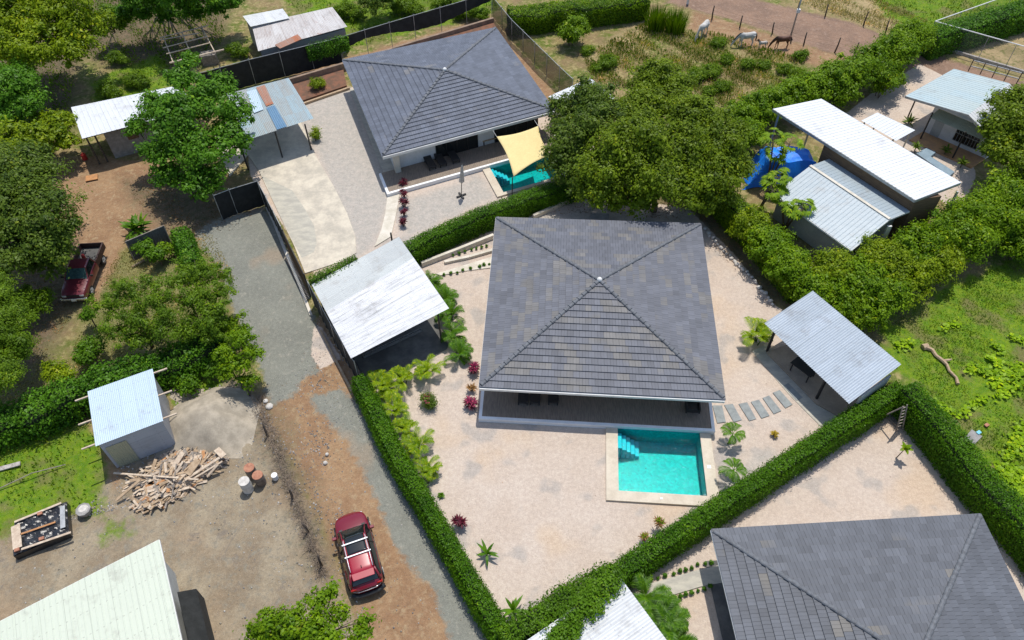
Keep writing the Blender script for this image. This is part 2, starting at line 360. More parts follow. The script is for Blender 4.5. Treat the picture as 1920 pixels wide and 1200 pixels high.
# ---------------------------------------------------------------- materials
MT = {}
MT['bark'] = M('bark', (0.16, 0.12, 0.085), (0.08, 0.06, 0.045), 6, .9, bs=.5)
MT['leafcore'] = M('leaf_core', (0.02, 0.035, 0.006), (0.012, 0.022, 0.004), 6, .9, bs=.6, bscale=20)  # hedge filler; shade among the leaves put into its dark tone
MT['f_hedge'] = foliage('hedge_leaves', (0.04, 0.12, 0.003), (0.13, 0.28, 0.006))
MT['f_vine'] = foliage('vine_leaves', (0.05, 0.12, 0.006), (0.14, 0.28, 0.01))
MT['f_bright'] = foliage('bright_leaves', (0.045, 0.12, 0.002), (0.25, 0.39, 0.008))
MT['f_yellow'] = foliage('yellow_green_leaves', (0.07, 0.14, 0.003), (0.33, 0.42, 0.01))
MT['f_deep'] = foliage('deep_green_leaves', (0.032, 0.105, 0.006), (0.155, 0.34, 0.018))
MT['f_olive'] = foliage('olive_leaves', (0.038, 0.078, 0.004), (0.25, 0.35, 0.012))
MT['f_dark'] = foliage('dark_leaves', (0.032, 0.068, 0.009), (0.175, 0.26, 0.022))
MT['f_mesq'] = foliage('feathery_leaves', (0.05, 0.11, 0.006), (0.205, 0.33, 0.014))
MT['f_palm'] = foliage('palm_leaves', (0.08, 0.18, 0.003), (0.31, 0.41, 0.006), trans=.3)
MT['f_palm2'] = foliage('green_palm_leaves', (0.035, 0.11, 0.005), (0.13, 0.27, 0.012), trans=.3)
MT['f_squash'] = foliage('squash_leaves', (0.10, 0.22, 0.005), (0.38, 0.56, 0.010))
MT['concbr'] = M('brownish_concrete', (0.40, 0.31, 0.225), (0.30, 0.235, 0.175), 1.0, .9, bs=.15)
MT['f_red'] = foliage('maroon_leaves', (0.045, 0.010, 0.014), (0.16, 0.022, 0.045), trans=.2)
MT['f_pink'] = foliage('pink_leaves', (0.2, 0.02, 0.065), (0.42, 0.045, 0.13), trans=.2)
MT['f_gold'] = foliage('golden_leaves', (0.22, 0.15, 0.02), (0.45, 0.33, 0.03), trans=.2)
MT['f_rust'] = foliage('rusty_leaves', (0.14, 0.07, 0.03), (0.36, 0.20, 0.07), trans=.2)
MT['f_grass'] = foliage('grass_blades', (0.058, 0.13, 0.004), (0.19, 0.3, 0.01), trans=.3)
MT['f_dry'] = foliage('dry_grass_blades', (0.2, 0.19, 0.04), (0.55, 0.45, 0.2), trans=.25)
MT['f_brush'] = M('dry_brush', (0.27, 0.21, 0.155), (0.15, 0.115, 0.085), 8, .9)
MT['tileB'] = tile_roof('roof_tiles_grey', (0.120, 0.127, 0.150), (0.145, 0.138, 0.128), .72)
MT['tileA'] = tile_roof('roof_tiles_blue_grey', (0.108, 0.123, 0.158), (0.145, 0.142, 0.140), .92)
MT['tileC'] = tile_roof('roof_tiles_slate', (0.100, 0.108, 0.125), (0.140, 0.128, 0.108), .93)
MT['ridge'] = M('ridge_cap', (0.14, 0.15, 0.165), (0.085, 0.09, 0.10), 5, .7, bs=.2)
MT['white'] = M('white_paint', (0.78, 0.77, 0.74), (0.66, 0.65, 0.62), 1.5, .6)
MT['whitebright'] = M('skylit_white_paint', (0.88, 0.88, 0.87), (0.80, 0.80, 0.79), 1.5, .6)  # white lifted so the shaded deck edge looks skylit
MT['cream'] = M('cream_wall', (0.62, 0.57, 0.47), (0.52, 0.48, 0.40), 1.2, .85, bs=.1)
MT['whitewall'] = M('white_wall', (0.70, 0.70, 0.69), (0.60, 0.60, 0.58), 1.2, .85, bs=.1)
MT['greywall'] = M('grey_wall', (0.42, 0.43, 0.41), (0.33, 0.34, 0.33), .8, .9, bs=.1)
MT['deck'] = M('deck_planks', (0.27, 0.215, 0.165), (0.19, 0.15, 0.115), 2.5, .75, stretch=(6, .8, 1), bs=.2)
MT['conc'] = M('concrete', (0.60, 0.53, 0.42), (0.42, 0.38, 0.31), 0.7, .9, bs=.15)
MT['conc2'] = M('concrete_weathered', (0.47, 0.44, 0.36), (0.36, 0.34, 0.29), 1.1, .9, bs=.15, stretch=(1, 2.5, 1))
MT['concW'] = M('pale_concrete', (0.66, 0.60, 0.50), (0.52, 0.47, 0.38), 1.3, .88, bs=.12)
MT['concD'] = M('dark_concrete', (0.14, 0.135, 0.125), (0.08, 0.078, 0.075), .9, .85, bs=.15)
MT['coping'] = M('pool_coping', (0.60, 0.52, 0.41), (0.50, 0.43, 0.33), 1.3, .8, bs=.12)
MT['stonew'] = M('white_stone', (0.62, 0.58, 0.52), (0.45, 0.42, 0.38), 5, .9, bs=.3)
MT['slab'] = M('stepping_slab', (0.27, 0.29, 0.28), (0.21, 0.225, 0.22), 3, .9, bs=.2)
MT['block'] = M('concrete_blocks', (0.30, 0.29, 0.275), (0.22, 0.21, 0.20), 3, .95, bs=.3)
MT['black'] = M('black_metal', (0.02, 0.02, 0.021), (0.012, 0.012, 0.013), 3, .5)
MT['cloth'] = M('black_shade_cloth', (0.022, 0.023, 0.022), (0.012, 0.013, 0.012), 2, .9, bs=.3, bscale=12)
MT['brownwall'] = M('brown_board_wall', (0.16, 0.10, 0.055), (0.10, 0.065, 0.04), 2, .85, stretch=(1, 1, 6))
MT['galv'] = M('galvanised_steel', (0.42, 0.43, 0.43), (0.30, 0.31, 0.31), 3, .5, metal=.4)
MT['wood'] = M('sawn_wood', (0.46, 0.34, 0.22), (0.33, 0.23, 0.14), 5, .85, stretch=(1, 1, 1))
MT['woodp'] = M('pale_sawn_wood', (0.60, 0.49, 0.37), (0.44, 0.34, 0.25), 5, .85)
MT['woodo'] = M('orange_wood', (0.50, 0.24, 0.09), (0.36, 0.18, 0.08), 5, .85)
MT['woodg'] = M('grey_weathered_wood', (0.30, 0.26, 0.22), (0.18, 0.155, 0.13), 6, .9, bs=.2)
MT['woodd'] = M('dark_post_wood', (0.09, 0.07, 0.055), (0.05, 0.04, 0.032), 6, .9, bs=.3)
MT['wicker'] = M('dark_wicker', (0.030, 0.027, 0.026), (0.018, 0.016, 0.016), 30, .7, bs=.3)
MT['sail'] = M('yellow_sail_cloth', (0.72, 0.57, 0.26), (0.68, 0.53, 0.24), 1.0, .85)
MT['parasol'] = M('beige_parasol_cloth', (0.60, 0.55, 0.48), (0.5, 0.45, 0.4), 4, .85)
MT['tarp'] = M('blue_tarp', (0.008, 0.24, 0.92), (0.006, 0.17, 0.78), 1.5, .55, bs=.25, bscale=3)
MT['bplastic'] = M('black_plastic_sheet', (0.03, 0.032, 0.035), (0.015, 0.015, 0.017), 2, .28, bs=.9, bscale=7)
MT['glassd'] = M('dark_window_glass', (0.012, 0.015, 0.016), (0.008, 0.01, 0.01), 2, .08, spec=.8)
MT['rubber'] = M('rubber', (0.018, 0.018, 0.018), (0.012, 0.012, 0.012), 4, .8)
MT['mound'] = M('sand_heap', (0.40, 0.345, 0.265), (0.29, 0.25, 0.19), 1.6, .95, bs=.6, bscale=14)
MT['soil'] = M('red_soil', (0.21, 0.095, 0.055), (0.12, 0.07, 0.045), 2, .95, bs=.5, bscale=14)
MT['retain'] = M('retaining_wall', (0.30, 0.21, 0.15), (0.2, 0.15, 0.11), 2, .9, bs=.3)
MT['orange'] = M('orange_floor', (0.50, 0.27, 0.12), (0.38, 0.21, 0.11), 1.5, .85)
MT['bluefloor'] = M('blue_grey_step', (0.22, 0.30, 0.36), (0.17, 0.24, 0.29), 2, .7)
MT['drumr'] = M('rusty_drum_lid', (0.42, 0.20, 0.12), (0.30, 0.12, 0.07), 6, .8, bs=.2)
MT['drums'] = M('drum_side', (0.22, 0.18, 0.15), (0.12, 0.09, 0.07), 4, .7, bs=.2)
MT['drumw'] = M('white_drum', (0.62, 0.60, 0.55), (0.45, 0.43, 0.39), 4, .6)
MT['litter'] = M('grey_debris', (0.45, 0.42, 0.38), (0.25, 0.22, 0.20), 4, .9)
MT['redbit'] = M('red_paint', (0.5, 0.03, 0.02), (0.4, 0.02, 0.02), 3, .5)
MT['silver'] = M('silver_rail', (0.75, 0.76, 0.77), (0.65, 0.66, 0.67), 3, .35, metal=.3)
MT['carred'] = M('red_car_paint', (0.175, 0.005, 0.018), (0.165, 0.005, 0.016), 1, .35, coat=0.5, spec=.5, bs=-1)
MT['carred_skylit'] = M('red_car_paint_skylit', (0.33, 0.006, 0.025), (0.31, 0.006, 0.022), 1, .35, coat=0.5, bs=-1)  # car red brightened: sky reflection on the roof put into the colour
MT['maroon'] = M('maroon_paint', (0.13, 0.012, 0.022), (0.10, 0.010, 0.018), 1, .38, coat=.7)
MT['bplas'] = M('black_trim', (0.022, 0.022, 0.023), (0.018, 0.018, 0.018), 8, .55)
MT['chrome'] = M('chrome', (0.6, 0.6, 0.6), (0.5, 0.5, 0.5), 4, .25, metal=.9)
MT['lampr'] = M('tail_lamp', (0.35, 0.005, 0.005), (0.3, 0.004, 0.004), 4, .15)
MT['lampw'] = M('head_lamp', (0.6, 0.6, 0.58), (0.5, 0.5, 0.5), 4, .15)
MT['hwhite'] = M('white_horse_coat', (0.62, 0.59, 0.55), (0.42, 0.40, 0.37), 3, .8)
MT['hbrown'] = M('brown_horse_coat', (0.12, 0.045, 0.022), (0.07, 0.028, 0.015), 3, .6)
MT['hdark'] = M('dark_mane_hair', (0.03, 0.022, 0.018), (0.02, 0.015, 0.012), 6, .8)
MT['hmane'] = M('pale_mane_hair', (0.5, 0.46, 0.4), (0.35, 0.32, 0.28), 6, .8)
MT['s_white'] = sheet('white_corrugated', (0.68, 0.69, 0.68), (0.50, 0.51, 0.51), None, .4, amt=.25, streak=.55)
MT['s_cpB'] = sheet('white_corrugated_weathered', (0.72, 0.72, 0.72), (0.30, 0.31, 0.31), None, .45, amt=.10, streak=.95)
MT['s_cpBg'] = sheet('grey_translucent_corrugated', (0.50, 0.53, 0.52), (0.38, 0.40, 0.40), None, .45, amt=.5, streak=.4)
MT['s_galv'] = sheet('galvanised_corrugated', (0.52, 0.57, 0.61), (0.36, 0.40, 0.42), None, .36, metal=.25, amt=.3, streak=.5)
MT['s_blue'] = sheet('pale_blue_corrugated', (0.50, 0.61, 0.70), (0.43, 0.53, 0.61), None, .4, amt=.25, streak=.3)
MT['s_rustp'] = sheet('orange_rust_sheet', (0.42, 0.14, 0.06), (0.33, 0.27, 0.23), None, .7, amt=.5, streak=.8)
MT['s_bluep'] = sheet('blue_painted_sheet', (0.10, 0.21, 0.34), (0.16, 0.26, 0.36), None, .5, amt=.4, streak=.6)
MT['s_mix'] = sheet('patched_blue_corrugated', (0.33, 0.45, 0.50), (0.34, 0.33, 0.30), .70, .5, amt=.7, streak=.6)
MT['s_rust'] = sheet('rusty_pale_corrugated', (0.60, 0.58, 0.56), (0.38, 0.32, 0.29), .68, .55, amt=.4, streak=.9)
MT['s_green'] = sheet('pale_green_ribbed', (0.56, 0.60, 0.49), (0.52, 0.56, 0.46), None, .4, amt=.2, streak=.3, panel=1.05)
MT['s_long'] = sheet('white_ribbed', (0.66, 0.68, 0.70), (0.57, 0.59, 0.61), None, .42, amt=.15, streak=.5, panel=1.05)
MT['s_grey'] = sheet('grey_ribbed', (0.35, 0.41, 0.44), (0.30, 0.36, 0.39), None, .42, amt=.3, streak=.3, panel=1.05)
MT['s_gable'] = sheet('blue_green_ribbed', (0.40, 0.50, 0.52), (0.46, 0.50, 0.46), None, .42, amt=.4, streak=.4, panel=1.05)
MT['s_wall'] = sheet('grey_corrugated_wall', (0.44, 0.44, 0.44), (0.30, 0.30, 0.31), None, .5, amt=.3, streak=.5)
MT['s_dark'] = sheet('dark_corrugated', (0.10, 0.095, 0.09), (0.05, 0.05, 0.05), None, .6, amt=.3, streak=.5)
MT['s_awn'] = sheet('yellowed_clear_sheet', (0.42, 0.42, 0.30), (0.30, 0.30, 0.20), None, .4, amt=.4, streak=.4)

def glass_mix(name, col, tr, rough=.1, op=.5):
    m, n, b, o = new_mat(name); b.inputs['Base Color'].default_value = (*col, 1); b.inputs['Roughness'].default_value = rough
    t = N(n, 'ShaderNodeBsdfTransparent'); t.inputs[0].default_value = (*tr, 1); s = N(n, 'ShaderNodeMixShader'); s.inputs[0].default_value = op
    n.links.new(t.outputs[0], s.inputs[1]); n.links.new(b.outputs[0], s.inputs[2]); n.links.new(s.outputs[0], o.inputs[0]); return m
MT['mesh'] = glass_mix('dark_chain_mesh', (0.03, 0.03, 0.03), (1, 1, 1), .9, .72)
MT['mesh2'] = glass_mix('thin_chain_mesh', (0.25, 0.25, 0.25), (1, 1, 1), .9, .16)
MT['autoglass'] = glass_mix('car_window_glass', (0.01, 0.02, 0.018), (0.35, 0.5, 0.45), .04, .55)
# pool water: clear tinted surface with ripples
m, n, b, o = new_mat('pool_water')
tr = N(n, 'ShaderNodeBsdfTransparent'); tr.inputs[0].default_value = (0.30, 0.90, 0.88, 1)
gl = N(n, 'ShaderNodeBsdfGlossy'); gl.inputs['Roughness'].default_value = .06; fr = N(n, 'ShaderNodeFresnel'); fr.inputs[0].default_value = 1.33
bp = N(n, 'ShaderNodeBump'); bp.inputs['Strength'].default_value = .5; bp.inputs['Distance'].default_value = .03
n.links.new(noise(n, pos(n), 7, 3, .6), bp.inputs['Height']); n.links.new(bp.outputs[0], gl.inputs['Normal']); n.links.new(bp.outputs[0], fr.inputs['Normal'])
ms = N(n, 'ShaderNodeMixShader'); n.links.new(mth(n, 'MULTIPLY', fr.outputs[0], .35), ms.inputs[0]); n.links.new(tr.outputs[0], ms.inputs[1]); n.links.new(gl.outputs[0], ms.inputs[2]); n.links.new(ms.outputs[0], o.inputs[0])
MT['water'] = m
# pool lining: turquoise tiling with the water's caustic mottling put into its tone
m, n, b, o = new_mat('pool_tiles_caustic')
vo = N(n, 'ShaderNodeTexVoronoi'); n.links.new(pos(n), vo.inputs['Vector']); vo.inputs['Scale'].default_value = 8
sp = N(n, 'ShaderNodeSeparateXYZ'); n.links.new(vo.outputs['Color'], sp.inputs[0])
vv = mth(n, 'ADD', mth(n, 'MULTIPLY', sp.outputs[0], .6), mth(n, 'MULTIPLY', noise(n, pos(n), 9, 3), .4))
n.links.new(mix(n, vv, (0.0, 0.29, 0.30), (0.0, 0.60, 0.58)), b.inputs['Base Color']); b.inputs['Roughness'].default_value = .4
MT['poolmottle'] = m
MT['poolstep'] = M('pool_step', (0.22, 0.60, 0.72), (0.16, 0.50, 0.64), 3, .5)
# ================================================================ GROUND
def sdf(X, Y, poly):
    P = np.array([[p.x, p.y] for p in poly]); Q = np.roll(P, -1, 0); best = np.full(X.shape, 1e9); ins = np.zeros(X.shape, bool)
    for (ax, ay), (bx, by) in zip(P, Q):
        dx, dy = bx-ax, by-ay; t = np.clip(((X-ax)*dx+(Y-ay)*dy)/(dx*dx+dy*dy+1e-9), 0, 1)
        best = np.minimum(best, np.hypot(X-ax-t*dx, Y-ay-t*dy))
        c = ((ay > Y) != (by > Y)) & (X < (bx-ax)*(Y-ay)/(by-ay+1e-12)+ax); ins ^= c
    return np.where(ins, best, -best)
ZONES = {
 'olive': [[(120, 700), (175, 560), (215, 480), (300, 425), (400, 440), (440, 520), (420, 640), (250, 690), (100, 745), (-60, 800), (-60, 640), (60, 600)]],
 'green': [[(1640, 590), (1760, 540), (1990, 440), (2100, 1000), (1930, 990), (1680, 705)], [(-60, 870), (60, 820), (150, 770), (195, 850), (192, 960), (120, 965), (90, 1000), (-60, 1010)],
           [(480, -60), (940, -60), (930, 20), (640, 95), (600, 60), (540, 10)], [(170, 150), (300, 100), (330, 160), (180, 200)], [(300, 700), (345, 690), (420, 720), (400, 740), (345, 775), (325, 740)],
           [(1600, -60), (1990, -60), (1990, -10), (1740, 60), (1660, 30)], [(195, 980), (235, 975), (240, 1000), (200, 1005)]],
 'red': [[(100, 300), (180, 290), (330, 310), (420, 400), (380, 450), (250, 430), (215, 500), (170, 580), (140, 470), (100, 400)],
         [(470, 755), (560, 700), (583, 610), (600, 590), (640, 650), (690, 720), (960, 1230), (700, 1230), (650, 1110), (590, 960), (545, 860), (490, 790)],
         [(540, 140), (920, 30), (945, 60), (1045, 180), (1030, 215), (930, 60), (645, 125), (650, 165), (570, 195)], [(830, 480), (925, 478), (925, 520), (850, 520)],
         [(1300, 20), (1480, 75), (1600, 110), (1560, 130), (1400, 90), (1290, 55)], [(155, 790), (190, 770), (215, 860), (240, 880), (215, 920), (180, 850)]],
 'dirt': [[(330, 735), (440, 715), (495, 760), (545, 870), (590, 960), (640, 1090), (690, 1240), (-80, 1240), (-80, 1010), (90, 985), (150, 960), (200, 905), (240, 860), (330, 840)]],
 'road': [[(362, 440), (400, 415), (495, 388), (512, 410), (545, 480), (575, 565), (605, 625), (598, 700), (575, 705), (545, 745), (503, 762), (495, 700), (450, 620), (410, 500)],
          [(582, 745), (640, 727), (662, 745), (708, 805), (776, 905), (846, 1025), (890, 1115), (930, 1240), (858, 1240), (812, 1110), (752, 1040), (722, 980), (690, 900), (650, 830), (612, 785), (588, 768)]],
 'yard': [[(545, 205), (655, 165), (900, 80), (940, 100), (1030, 190), (1140, 200), (1090, 350), (760, 470), (600, 530), (470, 330), (460, 250)],
          [(590, 545), (760, 470), (1085, 360), (1290, 390), (1380, 480), (1450, 570), (1560, 640), (1650, 740), (1350, 930), (1180, 1080), (945, 1200), (678, 710)],
          [(1180, 1090), (1400, 930), (1680, 745), (1720, 800), (1930, 1020), (2100, 1300), (900, 1300), (960, 1210)],
          [(588, 612), (602, 612), (640, 672), (622, 682), (600, 692), (583, 665)],
          [(1570, 225), (1640, 170), (1725, 120), (1765, 140), (1800, 200), (1830, 330), (1800, 400), (1700, 330)]],
 'grav': [[(545, 205), (655, 165), (720, 300), (740, 362), (705, 455), (660, 500), (600, 300)], [(745, 380), (900, 330), (930, 370), (760, 450)], [(1370, 880), (1450, 850), (1300, 1000), (1240, 1010)], [(990, 400), (1290, 395), (1330, 440), (1000, 430)]],
 'purple': [[(1280, -30), (1400, -5), (1500, 18), (1600, 42), (1690, 78), (1760, 105), (1860, 135), (2000, 175), (2000, 235), (1800, 190), (1700, 150), (1600, 112), (1480, 75), (1400, 45), (1250, 5)]],
 'tan': [[(1745, 95), (1990, 10), (1990, 160), (1850, 125)], [(1480, -40), (1640, -40), (1720, 60), (1660, 60), (1480, 10)], [(1090, 110), (1215, 25), (1240, 50), (1150, 130)]],
 'litter': [[(230, 340), (330, 330), (430, 380), (480, 400), (400, 455), (330, 440), (270, 400)], [(1290, 395), (1345, 400), (1470, 560), (1440, 575), (1300, 420)], [(985, 385), (1100, 360), (1290, 385), (1300, 415), (1100, 400), (940, 405)], [(480, 745), (520, 760), (620, 1060), (600, 1110), (560, 960), (500, 830)], [(-60, 440), (120, 440), (150, 560), (60, 720), (-60, 740)], [(-60, -60), (430, -60), (420, 80), (330, 130), (150, 110), (120, 260), (-60, 250)]],
}
def fine(a, b, s): return list(np.arange(a, b, s))
gx = np.array([-900, -500, -250, -140, -95, -75]+fine(-64, 64, .28)+[66, 75, 95, 140, 250, 500, 900.]); gy = np.array([-600, -200, -60, -10, 4]+fine(9, 88, .28)+[92, 100, 130, 200, 400, 900.])
X, Y = np.meshgrid(gx, gy); h = 0.035*np.sin(X*.9+1)*np.sin(Y*.8)+0.02*np.sin(X*2.1+Y*1.7)-0.03
# house A and B pools pierce the ground
HB = pts([(930, 408), (1314, 420), (1360, 750), (898, 726)], 2.7); HA = pts([(642, 113), (930, 52), (1040, 207), (717, 293)], 2.7)
HC = pts([(1333, 993), (1838, 964)], 2.7); dC = (HC[1]-HC[0]); nC = Vector((dC.y, -dC.x, 0)).normalized()*14.3; HC += [HC[1]+nC, HC[0]+nC]
PB = pts([(1158, 803), (1312, 812), (1326, 930), (1160, 920)], .12)
uA = (HA[2]-HA[3]).normalized(); uA.z = 0; vA = (HA[3]-HA[0]).normalized(); vA.z = 0
p0 = at(917, 312, .12); PA = [p0, p0+uA*4.9, p0+uA*4.9+vA*3.4, p0+vA*3.4]
hole = np.maximum(sdf(X, Y, PB), sdf(X, Y, PA))
yy = np.maximum.reduce([sdf(X, Y, pts(p)) for p in ZONES['yard']+ZONES['road']]); h = np.where(yy > -.6, h*np.clip(-yy/.6, 0.15, 1), h)
me = bpy.data.meshes.new('ground'); ny, nx = X.shape
V = np.stack([X, Y, h], -1).reshape(-1, 3); idx = np.arange(nx*ny).reshape(ny, nx)
F = np.stack([idx[:-1, :-1], idx[:-1, 1:], idx[1:, 1:], idx[1:, :-1]], -1).reshape(-1, 4)
keep = hole.ravel()[F].max(1) < 0.05; F = F[keep]
me.vertices.add(len(V)); me.vertices.foreach_set('co', V.ravel()); me.loops.add(F.size); me.loops.foreach_set('vertex_index', F.ravel().astype(np.int32))
me.polygons.add(len(F)); me.polygons.foreach_set('loop_start', np.arange(0, F.size, 4, dtype=np.int32)); me.polygons.foreach_set('use_smooth', [True]*len(F)); me.update(calc_edges=True)
for k, polys in ZONES.items():
    d = np.maximum.reduce([sdf(X, Y, pts(p)) for p in polys]); a = me.attributes.new('z_'+k, 'FLOAT', 'POINT'); a.data.foreach_set('value', np.clip(d, -3, 3).ravel().astype(np.float32))
m, n, b, o = new_mat('ground'); p = pos(n)
def zone(k, w_, amp, sc2=1.6):
    a = N(n, 'ShaderNodeAttribute', attribute_name='z_'+k).outputs['Fac']
    ns = mth(n, 'SUBTRACT', noise(n, p, sc2, 6, .65), .5); return rng_map(n, mth(n, 'ADD', a, mth(n, 'MULTIPLY', ns, amp)), -w_, w_)
n1 = noise(n, p, .45, 6, .62); n2 = noise(n, p, 2.2, 6, .68); n3 = noise(n, p, 11, 4, .7); n4 = noise(n, p, 38, 3, .6); n0 = noise(n, p, .16, 3, .5)
def ramp(f, a, b2, lo=.38, hi=.62): return mix(n, rng_map(n, f, lo, hi), a, b2)
base = ramp(n1, (0.10, 0.14, 0.016), (0.25, 0.185, 0.085)); base = mix(n, rng_map(n, n2, .48, .62), base, (0.33, 0.27, 0.12)); base = mix(n, mth(n, 'MULTIPLY', rng_map(n, n3, .58, .74), .6), base, (0.09, 0.12, 0.018)); base = mix(n, mth(n, 'MULTIPLY', rng_map(n, noise(n, p, .3, 4, .6), .5, .62), .6), base, (0.22, 0.145, 0.08))
olive = ramp(n1, (0.205, 0.19, 0.07), (0.145, 0.15, 0.045)); olive = mix(n, rng_map(n, n2, .5, .7), olive, (0.27, 0.23, 0.11))
green = ramp(n2, (0.085, 0.18, 0.004), (0.155, 0.235, 0.008)); green = mix(n, rng_map(n, n1, .5, .75), green, (0.10, 0.125, 0.018)); green = mix(n, rng_map(n, n3, .58, .72), green, (0.15, 0.13, 0.045)); green = mix(n, mth(n, 'MULTIPLY', rng_map(n, noise(n, p, .35, 4, .6), .50, .62), .65), green, (0.17, 0.135, 0.06))
red = ramp(n1, (0.325, 0.203, 0.110), (0.26, 0.152, 0.082)); red = mix(n, rng_map(n, n2, .48, .7), red, (0.37, 0.265, 0.155)); red = mix(n, rng_map(n, n3, .52, .75), red, (0.22, 0.135, 0.085))
dirt = ramp(n1, (0.325, 0.268, 0.185), (0.24, 0.185, 0.122)); dirt = mix(n, rng_map(n, n2, .48, .68), dirt, (0.235, 0.21, 0.16)); dirt = mix(n, rng_map(n, n0, .5, .62), dirt, (0.30, 0.22, 0.14)); dirt = mix(n, rng_map(n, n3, .55, .75), dirt, (0.19, 0.16, 0.12)); dirt = mix(n, rng_map(n, n4, .66, .74), dirt, (0.50, 0.47, 0.42))
road = ramp(n1, (0.225, 0.228, 0.19), (0.185, 0.188, 0.158), .3, .7); road = mix(n, rng_map(n, n2, .54, .70), road, (0.30, 0.285, 0.235)); road = mix(n, mth(n, 'MULTIPLY', rng_map(n, n4, .55, .66), .6), road, (0.36, 0.35, 0.31)); road = mix(n, mth(n, 'MULTIPLY', rng_map(n, n0, .56, .64), .5), road, (0.33, 0.24, 0.16))
yard = ramp(n1, (0.515, 0.420, 0.340), (0.56, 0.47, 0.39), .3, .7); yard = mix(n, mth(n, 'MULTIPLY', rng_map(n, n0, .52, .66), .55), yard, (0.56, 0.41, 0.27)); yard = mix(n, mth(n, 'MULTIPLY', rng_map(n, noise(n, p, .55, 2, .4), .57, .68), .65), yard, (0.36, 0.33, 0.30)); yard = mix(n, rng_map(n, n2, .6, .8), yard, (0.50, 0.43, 0.37))
grav = ramp(n2, (0.40, 0.37, 0.325), (0.47, 0.42, 0.365)); grav = mix(n, rng_map(n, n4, .55, .7), grav, (0.33, 0.31, 0.28))
purple = ramp(n1, (0.275, 0.175, 0.12), (0.215, 0.14, 0.10)); purple = mix(n, rng_map(n, n2, .52, .7), purple, (0.31, 0.215, 0.16))
tan = ramp(n1, (0.40, 0.30, 0.16), (0.27, 0.21, 0.10)); tan = mix(n, rng_map(n, n2, .5, .65), tan, (0.14, 0.15, 0.04))
lit = ramp(n2, (0.17, 0.12, 0.075), (0.10, 0.09, 0.045)); lit = mix(n, rng_map(n, n3, .55, .7), lit, (0.19, 0.14, 0.085))
dirt = mix(n, mth(n, 'MULTIPLY', rng_map(n, noise(n, scl(n, p, (1, .6, 1)), .8, 5, .7, dist=1.8), .54, .66), .55), dirt, (0.165, 0.145, 0.125))
c = base
for col, k, w_, amp, s2 in ((tan, 'tan', .5, 2.5, .9), (olive, 'olive', .4, 2, .9), (dirt, 'dirt', .3, 1.6, .9), (red, 'red', .35, 1.5, 1.1), (lit, 'litter', 1.4, 3.0, .8), (green, 'green', .45, 3.2, .8), (purple, 'purple', .35, 1.2, .9), (road, 'road', .22, 1.5, 1.6), (yard, 'yard', .06, .35, 2.5), (grav, 'grav', .6, 1.2, 1.0)):
    c = mix(n, zone(k, w_, amp, s2), c, col)
g = mix(n, rng_map(n, noise(n, p, 13, 5, .8), .34, .66), (0.25,)*3, (0.75,)*3); c = mix(n, .20, c, g, 'OVERLAY')
g = mix(n, rng_map(n, noise(n, p, 4.5, 5, .7), .36, .66), (0.32,)*3, (0.68,)*3); c = mix(n, .24, c, g, 'OVERLAY')
c = mix(n, mth(n, 'MULTIPLY', rng_map(n, noise(n, p, 16, 2, .5), .70, .76), .6), c, (0.10, 0.085, 0.07))
c = mix(n, mth(n, 'MULTIPLY', rng_map(n, n4, .60, .68), .30), c, (0.66, 0.60, 0.52)); c = mix(n, mth(n, 'MULTIPLY', rng_map(n, n4, .40, .32), .35), c, (0.12, 0.10, 0.085))
n.links.new(c, b.inputs['Base Color']); b.inputs['Roughness'].default_value = .95; b.inputs['Specular IOR Level'].default_value = .2
bump(n, b, mth(n, 'ADD', mth(n, 'MULTIPLY', n4, .5), mth(n, 'ADD', n3, mth(n, 'MULTIPLY', n2, 1.5))), .55, .05)
me.materials.append(m); gr = bpy.data.objects.new('ground', me); link(gr, None); tag(gr, kind='structure')

def slabobj(name, poly, z0, z1, mat, label=None, cat=None, kind='structure', bevel=.01):
    mb = MB(); mb.prism(pts(poly, z1), z0, z1); return tag(mb.build(name, MT[mat], None, bevel=bevel), label, cat, kind=kind)
slabobj('driveway', [(430, 215), (545, 185), (592, 292), (625, 348), (650, 398), (666, 442), (668, 474), (640, 490), (572, 512), (552, 462), (520, 395), (486, 322), (465, 290), (430, 330), (400, 260)], -.05, .06, 'conc')
slabobj('driveway_apron', [(492, 330), (548, 357), (572, 392), (589, 424), (594, 455), (588, 473), (566, 484), (520, 395)], .0, .066, 'conc2', bevel=0)
slabobj('path', [(727, 363), (750, 358), (743, 400), (733, 443), (702, 462), (715, 430), (722, 400)], -.05, .07, 'concW')
slabobj('garden_path', [(817, 513), (870, 497), (925, 480), (925, 501), (870, 508), (827, 516)], -.05, .07, 'concW')
slabobj('front_path', [(1190, 1102), (1250, 1085), (1310, 1068), (1350, 1059), (1355, 1092), (1313, 1100), (1240, 1122), (1215, 1118)], -.05, .07, 'conc2')
slabobj('carport_floor', [(600, 545), (748, 470), (841, 645), (838, 654), (690, 722), (672, 690)], -.05, .05, 'concD')
